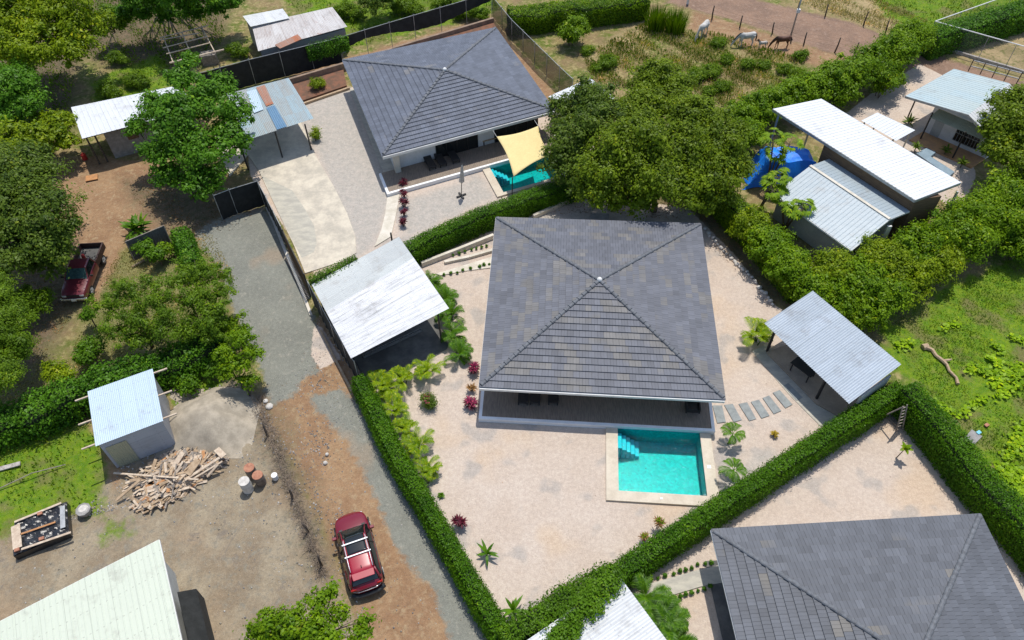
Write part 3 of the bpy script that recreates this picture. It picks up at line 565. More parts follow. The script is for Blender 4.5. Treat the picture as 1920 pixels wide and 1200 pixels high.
# curbs
def wall_thing(name, path, h_, w_, mat, label, cat='wall', z0=-.05):
    P = pts(path, h_); mb = MB()
    for a, c2 in zip(P[:-1], P[1:]): mb.beam((a.x, a.y, (h_+z0)/2), (c2.x, c2.y, (h_+z0)/2), w_, h_-z0)
    return tag(mb.build(name, MT[mat], None, bevel=.01), label, cat)
wall_thing('curb', [(500, 388), (512, 412), (534, 468), (560, 530), (583, 590)], .14, .2, 'concW', 'pale concrete curb between the grey gravel lane and the black fence', 'curb')
wall_thing('board', [(601, 618), (628, 672), (660, 733)], .15, .14, 'wood', 'long orange-brown board lying as an edging beside the shaded strip of the lane', 'board')
wall_thing('garden_curb', [(833, 490), (880, 480), (925, 467)], .22, .22, 'concW', 'low pale curb above the short path left of the central house', 'curb')
wall_thing('retaining_wall', [(790, 492), (860, 465), (925, 439)], .4, .22, 'concW', 'low pale wall along the foot of the hedge between the two upper yards', 'wall')
wall_thing('retaining_wall', [(1000, 403), (1045, 383), (1085, 364)], .35, .22, 'concW', 'low pale wall at the hedge end beside the big olive tree', 'wall')
wall_thing('retaining_wall', [(540, 148), (643, 118), (780, 76), (925, 33)], .75, .25, 'retain', 'brownish retaining wall behind the upper left house below the black cloth fence')
wall_thing('garden_edge', [(548, 200), (600, 182), (655, 163)], .2, .2, 'wood', 'orange timber edging of the red soil bed behind the patched carport', 'edging')
tb = slabobj('soil_bed', [(545, 196), (650, 160), (642, 122), (540, 152)], -.05, .25, 'soil'); 
t2 = slabobj('soil_bank', [(645, 122), (925, 40), (935, 62), (930, 70), (700, 125)], -.05, .35, 'soil')

# ================================================================ HIP-ROOFED HOUSES
def P4(H, u, v, z):
    a = H[0].lerp(H[1], (u+1)/2); b_ = H[3].lerp(H[2], (u+1)/2); q = a.lerp(b_, (v+1)/2); return Vector((q.x, q.y, z))
def hb(mb, H, u0, u1, v0, v1, z0, z1, mi=0):
    c = [(u0, v1), (u1, v1), (u1, v0), (u0, v0)]
    mb.hexa([P4(H, u, v, z0) for u, v in c], [P4(H, u, v, z1) for u, v in c], mi)
def hip_house(H, apex, tmat, label, deckv, decku, wallmat='whitewall', walls=(-.90, .88, -.90, .85), courses=17, sidewall=None):
    c0 = (H[0]+H[2])/2; t = thing('house', label, 'house', (c0.x, c0.y, 0))
    ap = apex; rf = MB()
    for s in range(4):
        a, b_ = H[(s+1) % 4], H[s]      # outward order
        if s == 0: a, b_ = H[1], H[0]
        L = (b_-a).length; e = (b_-a).normalized(); mid = (a+b_)/2; up = (ap-mid); outn = e.cross(up).normalized()
        if outn.z < 0: outn = -outn
        for i in range(courses):
            t0, t1 = i/courses, (i+1)/courses; t1b = min(1.0, t1+.004)
            A0, B0, A1, B1 = a.lerp(ap, t0), b_.lerp(ap, t0), a.lerp(ap, t1b), b_.lerp(ap, t1b)
            k0, k1 = outn*.068, outn*.006
            ua0, ub0, ua1, ub1 = L*t0/2, L*(1-t0/2), L*t1/2, L*(1-t1/2)
            v0, v1 = i+s*40+.001, i+s*40+.999
            rf.add([A0+k0, B0+k0, B1+k1, A1+k1], [[0, 1, 2, 3]], [[(ua0, v0), (ub0, v0), (ub1, v1), (ua1, v1)]])
            rf.add([A0-k0*.3, B0-k0*.3, B0+k0, A0+k0], [[0, 1, 2, 3]], [[(ua0, v0), (ub0, v0), (ub0, v0), (ua0, v0)]], mi=1)
    roof = rf.build('roof', [MT[tmat], MT['ridge']], t)
    # hip caps: overlapping half-round tiles, and the finial
    cap = MB()
    for q in H:
        a = q.lerp(ap, .015)+Vector((0, 0, .06)); b_ = ap+Vector((0, 0, .06)); K = 26; d = (b_-a)/K
        for i in range(K):
            s0 = a+d*i; x = d.cross(Vector((0, 0, 1))).normalized(); ring = []
            for e, r, dz in ((0, .135, .03), (1.08, .10, 0.0)):
                ring.append([s0+d*e+x*(r*math.cos(math.pi*k/6))+Vector((0, 0, r*.75*math.sin(math.pi*k/6)+dz-.03)) for k in range(7)])
            cap.grid(ring); cap.add(ring[0], [list(range(7))])
    cap.build('hip_caps', MT['ridge'], roof, smooth=False)
    fi = MB(); fi.tube([ap+Vector((0, 0, .0)), ap+Vector((0, 0, .14)), ap+Vector((0, 0, .22)), ap+Vector((0, 0, .25))], [.17, .16, .10, .02], 12); fi.build('finial', MT['white'], roof, smooth=True)
    # fascia and gutter
    fa = MB()
    for s in range(4):
        a, b_ = H[s], H[(s+1) % 4]; o_ = (a+b_)/2-c0; o_.z = 0; o_.normalize(); d = (b_-a).normalized()
        hf = .30 if s == 2 else .20; fa.beam(a-o_*.02-Vector((0, 0, .03+hf/2)), b_-o_*.02-Vector((0, 0, .03+hf/2)), .03, hf)
        if s == 2: fa.beam(a+d*.03+o_*.05-Vector((0, 0, .07)), b_-d*.03+o_*.05-Vector((0, 0, .07)), .09, .09)
        else: fa.beam(a+d*.03+o_*.015-Vector((0, 0, .05)), b_-d*.03+o_*.015-Vector((0, 0, .05)), .035, .07)
    fa.build('gutter', MT['white'], t)
    sf = MB(); hb(sf, H, -.985, .985, -.985, .985, 2.50, 2.54); sf.build('soffit', MT['white'], t)
    wl = MB(); u0, u1, v0, v1 = walls; hb(wl, H, u0, u1, v0, v1, -.05, 2.5); wl.build('wall', MT[wallmat], t)
    # recessed strips of dark openings set proud as frames with glass
    def opening(nm, face, a, b_, z0, z1):
        f = MB(); g_ = MB()
        if face == 'front': bx = (a, b_, v1, v1+.010); gx_ = (a+.008, b_-.008, v1+.009, v1+.014)
        elif face == 'left': bx = (u0-.010, u0, a, b_); gx_ = (u0-.014, u0-.009, a+.008, b_-.008)
        else: bx = (u1, u1+.010, a, b_); gx_ = (u1+.009, u1+.014, a+.008, b_-.008)
        hb(f, H, *bx, z0, z1); hb(g_, H, *gx_, z0+.06, z1-.06); fo = f.build(nm, MT['black'], t); g_.build('glass', MT['glassd'], fo)
        k = max(2, int((b_-a)*7/.8))
        for i in range(1, k):
            q = a+(b_-a)*i/k; nb = MB()
            if face == 'front': hb(nb, H, q-.004, q+.004, v1+.014, v1+.019, z0+.03, z1-.03)
            elif face == 'left': hb(nb, H, u0-.019, u0-.014, q-.004, q+.004, z0+.03, z1-.03)
            else: hb(nb, H, u1+.014, u1+.019, q-.004, q+.004, z0+.03, z1-.03)
            nb.build('mullion', MT['black'], fo)
    opening('glass_door', 'front', -.38, .12, .32, 2.3); opening('glass_door', 'front', .32, .86, .32, 2.3)
    opening('window', 'left', -.82, -.72, .9, 2.1); opening('window', 'left', -.15, -.02, .9, 2.1); opening('window', 'left', .35, .55, .9, 2.1); opening('window', 'right', -.3, .1, .9, 2.1)
    if deckv:
        dk = MB(); hb(dk, H, decku[0], decku[1], v1+.002, deckv, -.05, .30); deck = dk.build('deck', MT['deck'], t)
        ed = MB(); e_ = .027
        hb(ed, H, decku[0]-e_, decku[1]+e_, deckv, deckv+e_, -.06, .33); hb(ed, H, decku[0]-e_, decku[0], v1+.003, deckv, -.06, .33); hb(ed, H, decku[1], decku[1]+e_, v1+.003, deckv, -.06, .33)
        ed.build('deck_edge', MT['whitebright'], deck, bevel=.01)
        pl = MB(); x = decku[0]
        while x < decku[1]:
            hb(pl, H, x+.001, min(decku[1], x+.0206)-.001, v1+.003, deckv-.001, .300, .316); x += .0214
        pl.build('planks', MT['deck'], deck)
        co_ = MB(); hb(co_, H, walls[0]-.012, walls[0]+.05, v1+.003, v1+.075, .30, 2.5); co_.build('column', MT['cream'], t)
    return t
def uvof(H, p):
    u = v = 0.0
    for _ in range(20):
        q = P4(H, u, v, 0); du = P4(H, u+.01, v, 0)-q; dv = P4(H, u, v+.01, 0)-q; e = Vector((p.x-q.x, p.y-q.y)); det = du.x*dv.y-du.y*dv.x
        u += .01*(e.x*dv.y-e.y*dv.x)/det; v += .01*(du.x*e.y-du.y*e.x)/det
    return u, v
dvB = uvof(HB, at(1120, 792, .32))[1]; dvA = uvof(HA, at(815, 336, .32))[1]; drB = uvof(HB, at(1334, 800, .32))[0]; dlA = uvof(HA, at(728, 357, .32))[0]
hip_house(HB, at(1124, 526, 4.28), 'tileB', 'central house with grey-brown pyramid roof and shaded deck beside the square pool', dvB, (-.985, drB), walls=(-.88, .88, -.88, .62))
hip_house(HA, at(834, 132, 4.28), 'tileA', 'upper left house with blue-grey tiled pyramid roof, white walls and deck loungers', dvA, (dlA, 1.0), walls=(-.86, .86, -.9, .84), wallmat='whitewall')
hip_house(HC, at(1719, 1243, 4.28), 'tileC', 'lower right house with dark slate-coloured tiled roof cut off by the picture edge', None, None, walls=(-.84, .84, -.9, .84))
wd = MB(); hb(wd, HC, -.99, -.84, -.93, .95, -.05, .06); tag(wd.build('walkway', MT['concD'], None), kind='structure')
wd = MB(); hb(wd, HA, -.99, -.86, -.93, .9, -.05, .06); tag(wd.build('walkway', MT['conc2'], None), kind='structure')

# ================================================================ POOLS
def pool(Q, label, cw, steps=5, lights=()):
    c = sum(Q, Vector())/4; t = thing('pool', label, 'swimming pool', (c.x, c.y, 0)); D = 1.15
    def q(u, v, z): a = Q[0].lerp(Q[1], u); b_ = Q[3].lerp(Q[2], u); r = a.lerp(b_, v); return Vector((r.x, r.y, z))
    U = (Q[1]-Q[0]).length; Vv = (Q[3]-Q[0]).length
    ba = MB(); T = [q(u, v, .11) for u, v in ((0, 0), (1, 0), (1, 1), (0, 1))]; B_ = [q(u, v, -D) for u, v in ((0, 0), (1, 0), (1, 1), (0, 1))]
    ba.add(T+B_, [[4, 7, 6, 5], [0, 1, 5, 4], [1, 2, 6, 5], [2, 3, 7, 6], [3, 0, 4, 7]]); ba.build('basin', MT['poolmottle'], t)
    wa = MB(); wa.add([q(u, v, .03) for u, v in ((0, 1), (1, 1), (1, 0), (0, 0))], [[0, 1, 2, 3]]); wa.build('water', MT['water'], t)
    l, r, f, bk = cw; co = MB(); zz = (-.1, .14)
    def blk(u0, u1, v0, v1): co.hexa([q(u, v, zz[0]) for u, v in ((u0, v1), (u1, v1), (u1, v0), (u0, v0))], [q(u, v, zz[1]) for u, v in ((u0, v1), (u1, v1), (u1, v0), (u0, v0))])
    blk(-l/U, 0, -bk/Vv, 1+f/Vv); blk(1, 1+r/U, -bk/Vv, 1+f/Vv); blk(0, 1, 1, 1+f/Vv)
    if bk > 0: blk(0, 1, -bk/Vv, 0)
    cp = co.build('coping', MT['coping'], t)
    for i in range(steps):
        s = MB(); s.hexa([q(u, v, -D) for u, v in ((i*.27/U+.004, 1.25/Vv), ((i+1)*.27/U-.006, 1.25/Vv), ((i+1)*.27/U-.006, .25/Vv), (i*.27/U+.004, .25/Vv))], [q(u, v, -.02-i*.2) for u, v in ((i*.27/U+.004, 1.25/Vv), ((i+1)*.27/U-.006, 1.25/Vv), ((i+1)*.27/U-.006, .25/Vv), (i*.27/U+.004, .25/Vv))])
        s.build('step', MT['poolstep'], t)
    for u, v, s_ in lights:
        k = MB(); p_ = q(u, v, .145); k.box((p_.x, p_.y, .147), (s_, s_, .02)); k.build('skimmer_lid', MT['white'], cp)
    return t
pool(PB, 'square turquoise pool with sandy coping in front of the central house', (.68, .62, .62, 0), 5, [(1.06, .55, .22), (.48, 1.08, .13)])
pool(PA, 'turquoise pool under the yellow shade sail of the upper left house', (.62, .6, .3, .05), 5)

# ================================================================ SHEET ROOFS
def corr(name, C, mat, parent, sp_=.15, amp=.02, local=False, thick=0.0):
    """C = a,b,c,d; ribs run from edge ab to edge dc"""
    a, b_, c, d = [Vector(p) for p in C]; L = (b_-a).length; n_ = max(4, int(L/sp_)*4); nr = (b_-a).cross(d-a).normalized()
    if nr.z < 0: nr = -nr
    prof = [0, 1, 0, -1] if amp > 0 else [0]*4; r0, r1, r2_ = [], [], []; uv0, uv1, uv2 = [], [], []
    W = (d-a).length
    for i in range(n_+1):
        t_ = i/n_; o_ = nr*amp*prof[i % 4]; r0.append(a.lerp(b_, t_)+o_); r2_.append(d.lerp(c, t_)+o_); uv0.append((L*t_, 0)); uv2.append((L*t_, W))
    mb = MB(); mb.grid([r0, r2_], uv=uv0+uv2)
    return mb.build(name, MT[mat], parent, smooth=False, local=local)
def ribs(name, C, mat, parent, sp_=.27):
    """flat sheeting with narrow raised ribs"""
    a, b_, c, d = [Vector(p) for p in C]; L = (b_-a).length; nr = (b_-a).cross(d-a).normalized()
    if nr.z < 0: nr = -nr
    t_ = [0]; h_ = [0]; x = 0
    while x+sp_ < L:
        x += sp_
        for dx, hh_ in ((-.035, 0), (-.018, .02), (.018, .02), (.035, 0)): t_.append((x+dx)/L); h_.append(hh_)
    t_.append(1); h_.append(0); W = (d-a).length
    r0 = [a.lerp(b_, q)+nr*z for q, z in zip(t_, h_)]; r1 = [d.lerp(c, q)+nr*z for q, z in zip(t_, h_)]
    mb = MB(); mb.grid([r0, r1], uv=[(L*q, 0) for q in t_]+[(L*q, W) for q in t_]); return mb.build(name, MT[mat], parent)
def frame(C, parent, mat='black', k=4, w_=.08, name='roof_frame', dz=.09, inset=.06):
    a, b_, c, d = [Vector(p)-Vector((0, 0, dz)) for p in C]; mb = MB(); e = inset
    for i in range(k):
        t_ = e+(1-2*e)*i/(k-1); mb.beam(a.lerp(b_, t_).lerp(d.lerp(c, t_), .02), a.lerp(b_, t_).lerp(d.lerp(c, t_), .98), w_)
    for t_ in (e, 1-e): mb.beam(a.lerp(d, t_)-Vector((0, 0, w_)), b_.lerp(c, t_)-Vector((0, 0, w_)), w_)
    return mb.build(name, MT[mat], parent)
def post(p, z1, parent, mat='black', w_=.1, z0=0.0, top=None):
    mb = MB(); q = top or Vector((p.x, p.y, z1)); mb.beam((p.x, p.y, z0), (q.x, q.y, z1), w_); return mb.build('post', MT[mat], parent)

# carport beside the central house
t = thing('carport', 'open carport with streaked white corrugated roof left of the central house', 'carport', at(715, 590, 0))
C = pts([(584, 533, 2.75), (748, 444, 2.95), (842, 578, 2.95), (658, 672, 2.75)])   # a left, b top, c right, d bottom
a, b_, c, d = C
# ribs run parallel to a-b (bottom-left to top-right), so the across direction is b->c
m1, m2 = b_.lerp(c, .33), a.lerp(d, .46)
corr('roof', [b_.lerp(c, .31), c, d, a.lerp(d, .39)], 's_cpB', t, .13, .016)
corr('roof_panel', [b_, b_.lerp(c, .32), a.lerp(d, .40), a], 's_cpBg', t, .13, .016)
frame([a, b_, c, d], t, 'black', 5)
for x_, y_ in ((828, 643), (742, 490)): post(at(x_, y_), 2.75, t)
for x_, y_ in ((607, 580), (672, 708)): post(at(x_, y_), 2.6, t)
# parking kerb of hollow blocks on its floor
P0, P1 = at(686, 668, .05), at(786, 622, .05)
for i in range(13):
    p = P0.lerp(P1, i/12); an = math.atan2((P1-P0).y, (P1-P0).x)
    if i == 0:
        bt = thing('hollow_block', 'hollow grey block on the shaded carport floor, first from the hedge side', 'block', p, 'blocks in a row on the carport floor'); mb = MB()
        for sx in (-.17, 0, .17): mb.box((sx, 0, .09), (.035, .19, .18))
        for sy in (-.08, .08): mb.box((0, sy, .09), (.38, .03, .176))
        mb.build('shell', MT['block'], bt, local=True); bt.rotation_euler = (0, 0, an); b0 = bt
    else: dup(b0, p, an, label='hollow grey block on the shaded carport floor, %s from the hedge side' % ORD[i])
# pavilion on the right
t = thing('pavilion', 'open pavilion with galvanised corrugated roof right of the central house', 'pavilion', at(1560, 680, 0))
C = pts([(1433, 606, 2.4), (1524, 545, 2.75), (1690, 683, 2.75), (1592, 757, 2.4)])
a, b_, c, d = C
corr('roof', [b_, c, d, a], 's_galv', t, .15, .022); frame([b_, c, d, a], t, 'black', 5)
for x_, y_ in ((1438, 659), (1530, 749)): post(at(x_, y_), 2.35, t, w_=.13)
post(at(1603, 768), 2.35, t, 'white', w_=.16)
post(Vector((b_.x-.2, b_.y-.3, 0)), 2.6, t)
fl = MB(); Q = pts([(1437, 660), (1531, 757), (1600, 795), (1680, 745), (1545, 620)], .12); fl.prism([(p.x, p.y) for p in Q], -.05, .12); fl.build('floor', MT['concbr'], t)
ew = MB(); q0 = Vector((c.x-.15, c.y-.1, 0)).lerp(Vector((d.x, d.y, 0)), .12); q1 = Vector((c.x, c.y, 0)).lerp(Vector((d.x, d.y, 0)), .75); ew.beam(q0+Vector((0, 0, 1.1)), q1+Vector((0, 0, 1.1)), .12, 2.3); ew.build('end_wall', MT['greywall'], t)
slabobj('pavilion_apron', [(1410, 658), (1437, 645), (1530, 740), (1625, 790), (1540, 800), (1480, 740)], -.05, .03, 'conc2')
# dining table and chairs in its shade
t = thing('garden_table', 'dark table in the shade under the galvanised pavilion roof', 'table', at(1503, 700, .12))
mb = MB(); c_ = at(1503, 700, .12); mb.box(c_+Vector((0, 0, .72)), (1.5, .9, .05), -.9); mb.build('table_top', MT['bplas'], t, bevel=.01)
for sx in (-.6, .6):
    for sy in (-.35, .35):
        o_ = Matrix.Rotation(-.9, 3, 'Z') @ Vector((sx, sy, 0)); mb = MB(); mb.beam(c_+o_, c_+o_+Vector((0, 0, .7)), .06); mb.build('leg', MT['bplas'], t)
# carport at the bottom
t = thing('carport', 'white corrugated carport roof at the bottom edge with vines creeping over its corner', 'carport', at(1130, 1160, 0))
C = pts([(1162, 1081, 2.8), (1250, 1200, 2.8)]); dd = (C[1]-C[0]).normalized(); pp = Vector((dd.y, -dd.x, 0)); b_ = C[0]; c = b_+dd*5.6; a = b_+pp*6.2; d = a+dd*5.6
if at(1050, 1190, 2.8).x > b_.x: pass
a = at(1035, 1168, 2.8); a = b_+(a-b_).normalized()*6.2; d = a+dd*5.6
corr('roof', [b_, c, d, a], 's_white', t, .15, .02); frame([b_, c, d, a], t)
for q in (b_.lerp(d, .06), c.lerp(a, .06), a.lerp(c, .06), d.lerp(b_, .06)): post(Vector((q.x, q.y, 0)), 2.6, t)
# patched carport of the upper left house
t = thing('carport', 'carport with patched blue and rusty corrugated roof beside the upper left house', 'carport', at(520, 240, 0))
a, b_, c, d = pts([(425, 176, 2.7), (541, 146, 2.8), (588, 222, 2.7), (462, 263, 2.6)])
corr('roof', [a, b_, c, d], 's_mix', t, .12, .016)
for Q_, m_ in ((((480, 164, 2.79), (496, 159, 2.79), (513, 194, 2.76), (499, 199, 2.76)), 's_rustp'), (((499, 202, 2.76), (515, 197, 2.76), (538, 237, 2.70), (519, 243, 2.70)), 's_bluep'), (((462, 172, 2.79), (480, 167, 2.79), (494, 205, 2.76), (476, 212, 2.76)), 's_blue')): corr('roof_patch', pts(Q_), m_, t, .12, .016); frame([a, b_, c, d], t)
for x_, y_ in ((584, 282), (530, 296), (466, 318)): post(at(x_, y_), 2.55, t)
for x_, y_ in ((545, 200), (440, 225)): post(at(x_, y_), 2.6, t)
# white-roofed block shed
t = thing('block_shed', 'grey block shed under a plain white metal roof behind the leafy tree on the left', 'shed', at(230, 290, 0))
a, b_, c, d = pts([(133, 201, 3.0), (335, 160, 3.0), (372, 203, 2.8), (154, 260, 2.8)])
ribs('roof', [a, b_, c, d], 's_long', t, .35); frame([a, b_, c, d], t, 'woodd', 6)
w0 = Vector((d.x, d.y, 0)).lerp(Vector((c.x, c.y, 0)), .17); w1 = Vector((d.x, d.y, 0)).lerp(Vector((c.x, c.y, 0)), .95); bk = (Vector((a.x, a.y, 0))-Vector((d.x, d.y, 0)))
mb = MB(); w0 += bk*.12; w1 += bk*.12; e0 = w0+bk*.75; e1 = w1+bk*.75
mb.hexa([w0, w1, e1, e0], [w0+Vector((0, 0, 2.55)), w1+Vector((0, 0, 2.55)), e1+Vector((0, 0, 2.65)), e0+Vector((0, 0, 2.65))]); wl = mb.build('wall', MT['block'], t)
mb = MB(); x0, x1 = w0.lerp(w1, .22), w0.lerp(w1, .34); nn = bk.normalized()*-.02; mb.hexa([x0+nn+Vector((0, 0, 1.3)), x1+nn+Vector((0, 0, 1.3)), x1+bk*.01+Vector((0, 0, 1.3)), x0+bk*.01+Vector((0, 0, 1.3))], [x0+nn+Vector((0, 0, 2.2)), x1+nn+Vector((0, 0, 2.2)), x1+bk*.01+Vector((0, 0, 2.2)), x0+bk*.01+Vector((0, 0, 2.2))]); mb.build('window', MT['glassd'], t)
for f_ in (.03, .10): q = Vector((d.x, d.y, 0)).lerp(Vector((c.x, c.y, 0)), f_)+bk*.08; post(q, 2.7, t, 'woodd')
# small corrugated shed
t = thing('tin_shed', 'small tin shed with pale blue roof and protruding poles beside the scrap wood', 'shed', at(270, 820, 0))
a, b_, c, d = pts([(164, 734, 3.0), (286, 691, 3.0), (306, 789, 2.65), (179, 837, 2.65)])
corr('roof', [a, b_, c, d], 's_blue', t, .10, .012)
g0, g1, g2, g3 = [Vector((p.x, p.y, 0)) for p in (a, b_, c, d)]; cc = (g0+g1+g2+g3)/4
g0, g1, g2, g3 = [cc+(p-cc)*.93 for p in (g0, g1, g2, g3)]
def vwall(nm, p, q, z0, zp, zq, mat, sp_=.1, horiz=True):
    A_, B_, C_, D_ = p+Vector((0, 0, z0)), q+Vector((0, 0, z0)), q+Vector((0, 0, zq)), p+Vector((0, 0, zp))
    n0 = (q-p).cross(Vector((0, 0, 1))).normalized(); mb_ = MB(); K = int(zp/sp_)*4 if horiz else int((q-p).length/sp_)*4; pr = [0, .012, 0, -.012]; rows = []; uv = []
    for i in range(K+1):
        f_ = i/K; o_ = n0*pr[i % 4]
        if horiz: rows.append([A_.lerp(D_, f_)+o_, B_.lerp(C_, f_)+o_]); uv += [(zp*f_, 0), (zp*f_, (q-p).length)]
        else: rows.append([A_.lerp(B_, f_)+o_, D_.lerp(C_, f_)+o_]); uv += [((q-p).length*f_, 0), ((q-p).length*f_, zp)]
    mb_.grid(rows, uv=uv); return mb_.build(nm, MT[mat], t)
vwall('wall', g3, g2, 0, 2.6, 2.6, 's_wall'); vwall('wall', g2, g1, 0, 2.6, 2.9, 's_wall', horiz=False); vwall('wall', g1, g0, 0, 2.9, 2.9, 's_wall'); vwall('wall', g0, g3, 0, 2.9, 2.6, 's_wall', horiz=False)
o_ = (g3-g0).normalized()*.04; vwall('door', g3.lerp(g2, .05)+o_, g3.lerp(g2, .38)+o_, .0, 2.1, 2.1, 's_awn', .12, horiz=False)
for f_, z_ in ((.06, 2.93), (.5, 2.78), (.93, 2.62)):
    p, q = a.lerp(d, f_), b_.lerp(c, f_); e = (q-p).normalized(); mb = MB(); mb.beam(Vector((p.x, p.y, z_-.1))-e*.75, Vector((q.x, q.y, z_-.1))+e*.75, .08); mb.build('pole', MT['woodp'], t)
# big pale green roof
t = thing('workshop', 'large building with pale green ribbed roof in the bottom left corner', 'workshop', at(200, 1180, 0))
b_ = at(298, 1012, 3.1); d2 = (at(0, 1165, 3.1)-b_).normalized(); d1 = (at(340, 1200, 3.1)-b_).normalized(); a = b_+d2*13; c = b_+d1*11; d = a+d1*11
ribs('roof', [a, b_, c, d], 's_green', t, .27)
mb = MB(); z_ = lambda p: Vector((p.x, p.y, 0)); Q = [z_(a), z_(b_), z_(c), z_(d)]; cc = sum(Q, Vector())/4; Q = [cc+(p-cc)*.95 for p in Q]; mb.prism([(p.x, p.y) for p in Q], -.05, 2.95); mb.build('wall', MT['greywall'], t)
mb = MB(); s0, s1 = z_(b_.lerp(c, .22)), z_(b_.lerp(c, 1)); e = -d2*.75; e.z = 0
mb.hexa([s0, s1, s1+e, s0+e], [s0+Vector((0, 0, 1.9)), s1+Vector((0, 0, 1.9)), s1+e+Vector((0, 0, 1.3)), s0+e+Vector((0, 0, 1.3))]); mb.build('dark_side_box', MT['cloth'], t)  # black box added for the dark shaded strip beside the wall
mb = MB(); mb.beam(b_-Vector((0, 0, .08)), a-Vector((0, 0, .08)), .05, .14); mb.beam(b_-Vector((0, 0, .08)), c-Vector((0, 0, .08)), .05, .14); mb.build('fascia', MT['white'], t)
# tin shed at the top
t = thing('tin_shed', 'long low shed with rust-streaked pale tin roof by the black cloth fence', 'shed', at(560, 90, 0))
a, b_, c, d = pts([(472, 47, 2.4), (623, 13, 2.6), (651, 50, 2.5), (484, 96, 2.3)])
corr('roof', [a, b_, c, d], 's_rust', t, .12, .015); corr('rusty_sheet', pts([(515, 84, 2.40), (558, 64, 2.44), (566, 73, 2.42), (525, 91, 2.38)]), 's_rustp', t, .12, .015)
e0, e1, e2, e3 = pts([(455, 30, 2.7), (530, 16, 2.7), (543, 34, 2.62), (470, 50, 2.62)]); corr('roof_sheet', [e0, e1, e2, e3], 's_white', t, .12, .012)
Q = [Vector((p.x, p.y, 0)) for p in (a, b_, c, d)]; cc = sum(Q, Vector())/4; Q = [cc+(p-cc)*Vector((.95, .95, 0)).x for p in Q]; mb = MB(); mb.prism([(p.x, p.y) for p in Q], -.05, 2.25); mb.build('wall', MT['s_galv'], t)
Q = [Vector((p.x, p.y, 0)) for p in (e0, e1, e2, e3)]; cc = sum(Q, Vector())/4; Q = [cc+(p-cc)*.9 for p in Q]; mb = MB(); mb.prism([(p.x, p.y) for p in Q], -.05, 2.5); mb.build('wall', MT['s_wall'], t)
# little white roof by house A
t = thing('garden_shed', 'small pale-roofed shed half hidden by the big dark tree', 'shed', at(1085, 200, 0))
a, b_, c, d = pts([(1028, 181, 2.4), (1107, 146, 2.4), (1153, 184, 2.4), (1062, 215, 2.4)]); ribs('roof', [a, b_, c, d], 's_long', t, .3)
Q = [Vector((p.x, p.y, 0)) for p in (a, b_, c, d)]; cc = sum(Q, Vector())/4; Q = [cc+(p-cc)*.9 for p in Q]; mb = MB(); mb.prism([(p.x, p.y) for p in Q], -.05, 2.3); mb.build('wall', MT['cream'], t)
# ---- neighbours on the right
t = thing('long_house', 'neighbouring building with long white ribbed roof and brown board wall', 'house', at(1630, 320, 0))
a, b_, c, d = pts([(1449, 204, 3.9), (1540, 185, 4.3), (1802, 342, 4.3), (1716, 375, 3.9)]); ribs('roof', [b_, c, d, a], 's_long', t, .3)
mb = MB(); mb.beam(a-Vector((0, 0, .12)), d-Vector((0, 0, .12)), .06, .2); mb.beam(c-Vector((0, 0, .12)), d-Vector((0, 0, .12)), .06, .2); mb.beam(b_-Vector((0, 0, .12)), c-Vector((0, 0, .12)), .05, .12); mb.build('gutter', MT['galv'], t)
Q = [Vector((p.x, p.y, 0)) for p in (a, b_, c, d)]; u_ = (Q[3]-Q[0]); v_ = (Q[1]-Q[0])
w = [Q[0]+u_*.38+v_*.06, Q[0]+u_*.99+v_*.06, Q[0]+u_*.99+v_*.55, Q[0]+u_*.38+v_*.55]; mb = MB(); mb.prism([(p.x, p.y) for p in w], -.05, 3.8); mb.build('wall', MT['brownwall'], t)
for f_, g_ in ((.02, .1), (.02, .9), (.35, .92), (.68, .92), (.97, .92)): q = Q[0]+u_*f_+v_*g_; post(q, 3.8, t, 'galv', .12)
t = thing('grey_house', 'grey-walled building with low grey ribbed gable roof beside the blue tarpaulin', 'house', at(1590, 420, 0))
r0, r1 = at(1519, 311, 3.0), at(1668, 411, 3.0); le0, le1 = at(1474, 336, 2.35), at(1597, 469, 2.35); re0, re1 = at(1556, 297, 2.7), at(1712, 393, 2.7)
le0 = r0+(le1-r1)
ribs('roof', [r0, r1, le1, le0], 's_grey', t, .3); ribs('roof', [re0, re1, r1, r0], 's_grey', t, .3)
mb = MB(); mb.beam(r0+Vector((0, 0, .04)), r1+Vector((0, 0, .04)), .22, .04); mb.build('ridge_cap', MT['concW'], t)
mb = MB(); mb.beam(le0-Vector((0, 0, .08)), le1-Vector((0, 0, .08)), .1, .12); mb.beam(le1-Vector((0, 0, .08)), r1-Vector((0, 0, .08)), .05, .14); mb.beam(r1-Vector((0, 0, .08)), re1-Vector((0, 0, .08)), .05, .14); mb.build('gutter', MT['white'], t)
Q = [Vector((p.x, p.y, 0)) for p in (le0, le1, re1, re0)]; u_ = Q[1]-Q[0]; v_ = Q[3]-Q[0]; w = [Q[0]+u_*.03+v_*.08, Q[0]+u_*.92+v_*.08, Q[0]+u_*.92+v_*.97, Q[0]+u_*.03+v_*.97]
mb = MB(); Z = Vector((0, 0, 1)); mb.hexa(w, [w[0]+Z*2.3, w[1]+Z*2.3, w[2]+Z*2.62, w[3]+Z*2.62]); mb.build('wall', MT['greywall'], t)
mb = MB(); x0, x1 = w[0].lerp(w[1], .66), w[0].lerp(w[1], .86); n_ = -v_.normalized()*.03; mb.hexa([x0+n_+Z*1.7, x1+n_+Z*1.7, x1+Z*1.7, x0+Z*1.7], [x0+n_+Z*2.1, x1+n_+Z*2.1, x1+Z*2.1, x0+Z*2.1]); mb.build('window', MT['glassd'], t)
for f_ in (.25, .62): q = Q[1].lerp(Q[2], f_); mb = MB(); mb.beam(q, q+Z*2.45, .3, .14); mb.build('post', MT['white'], t)
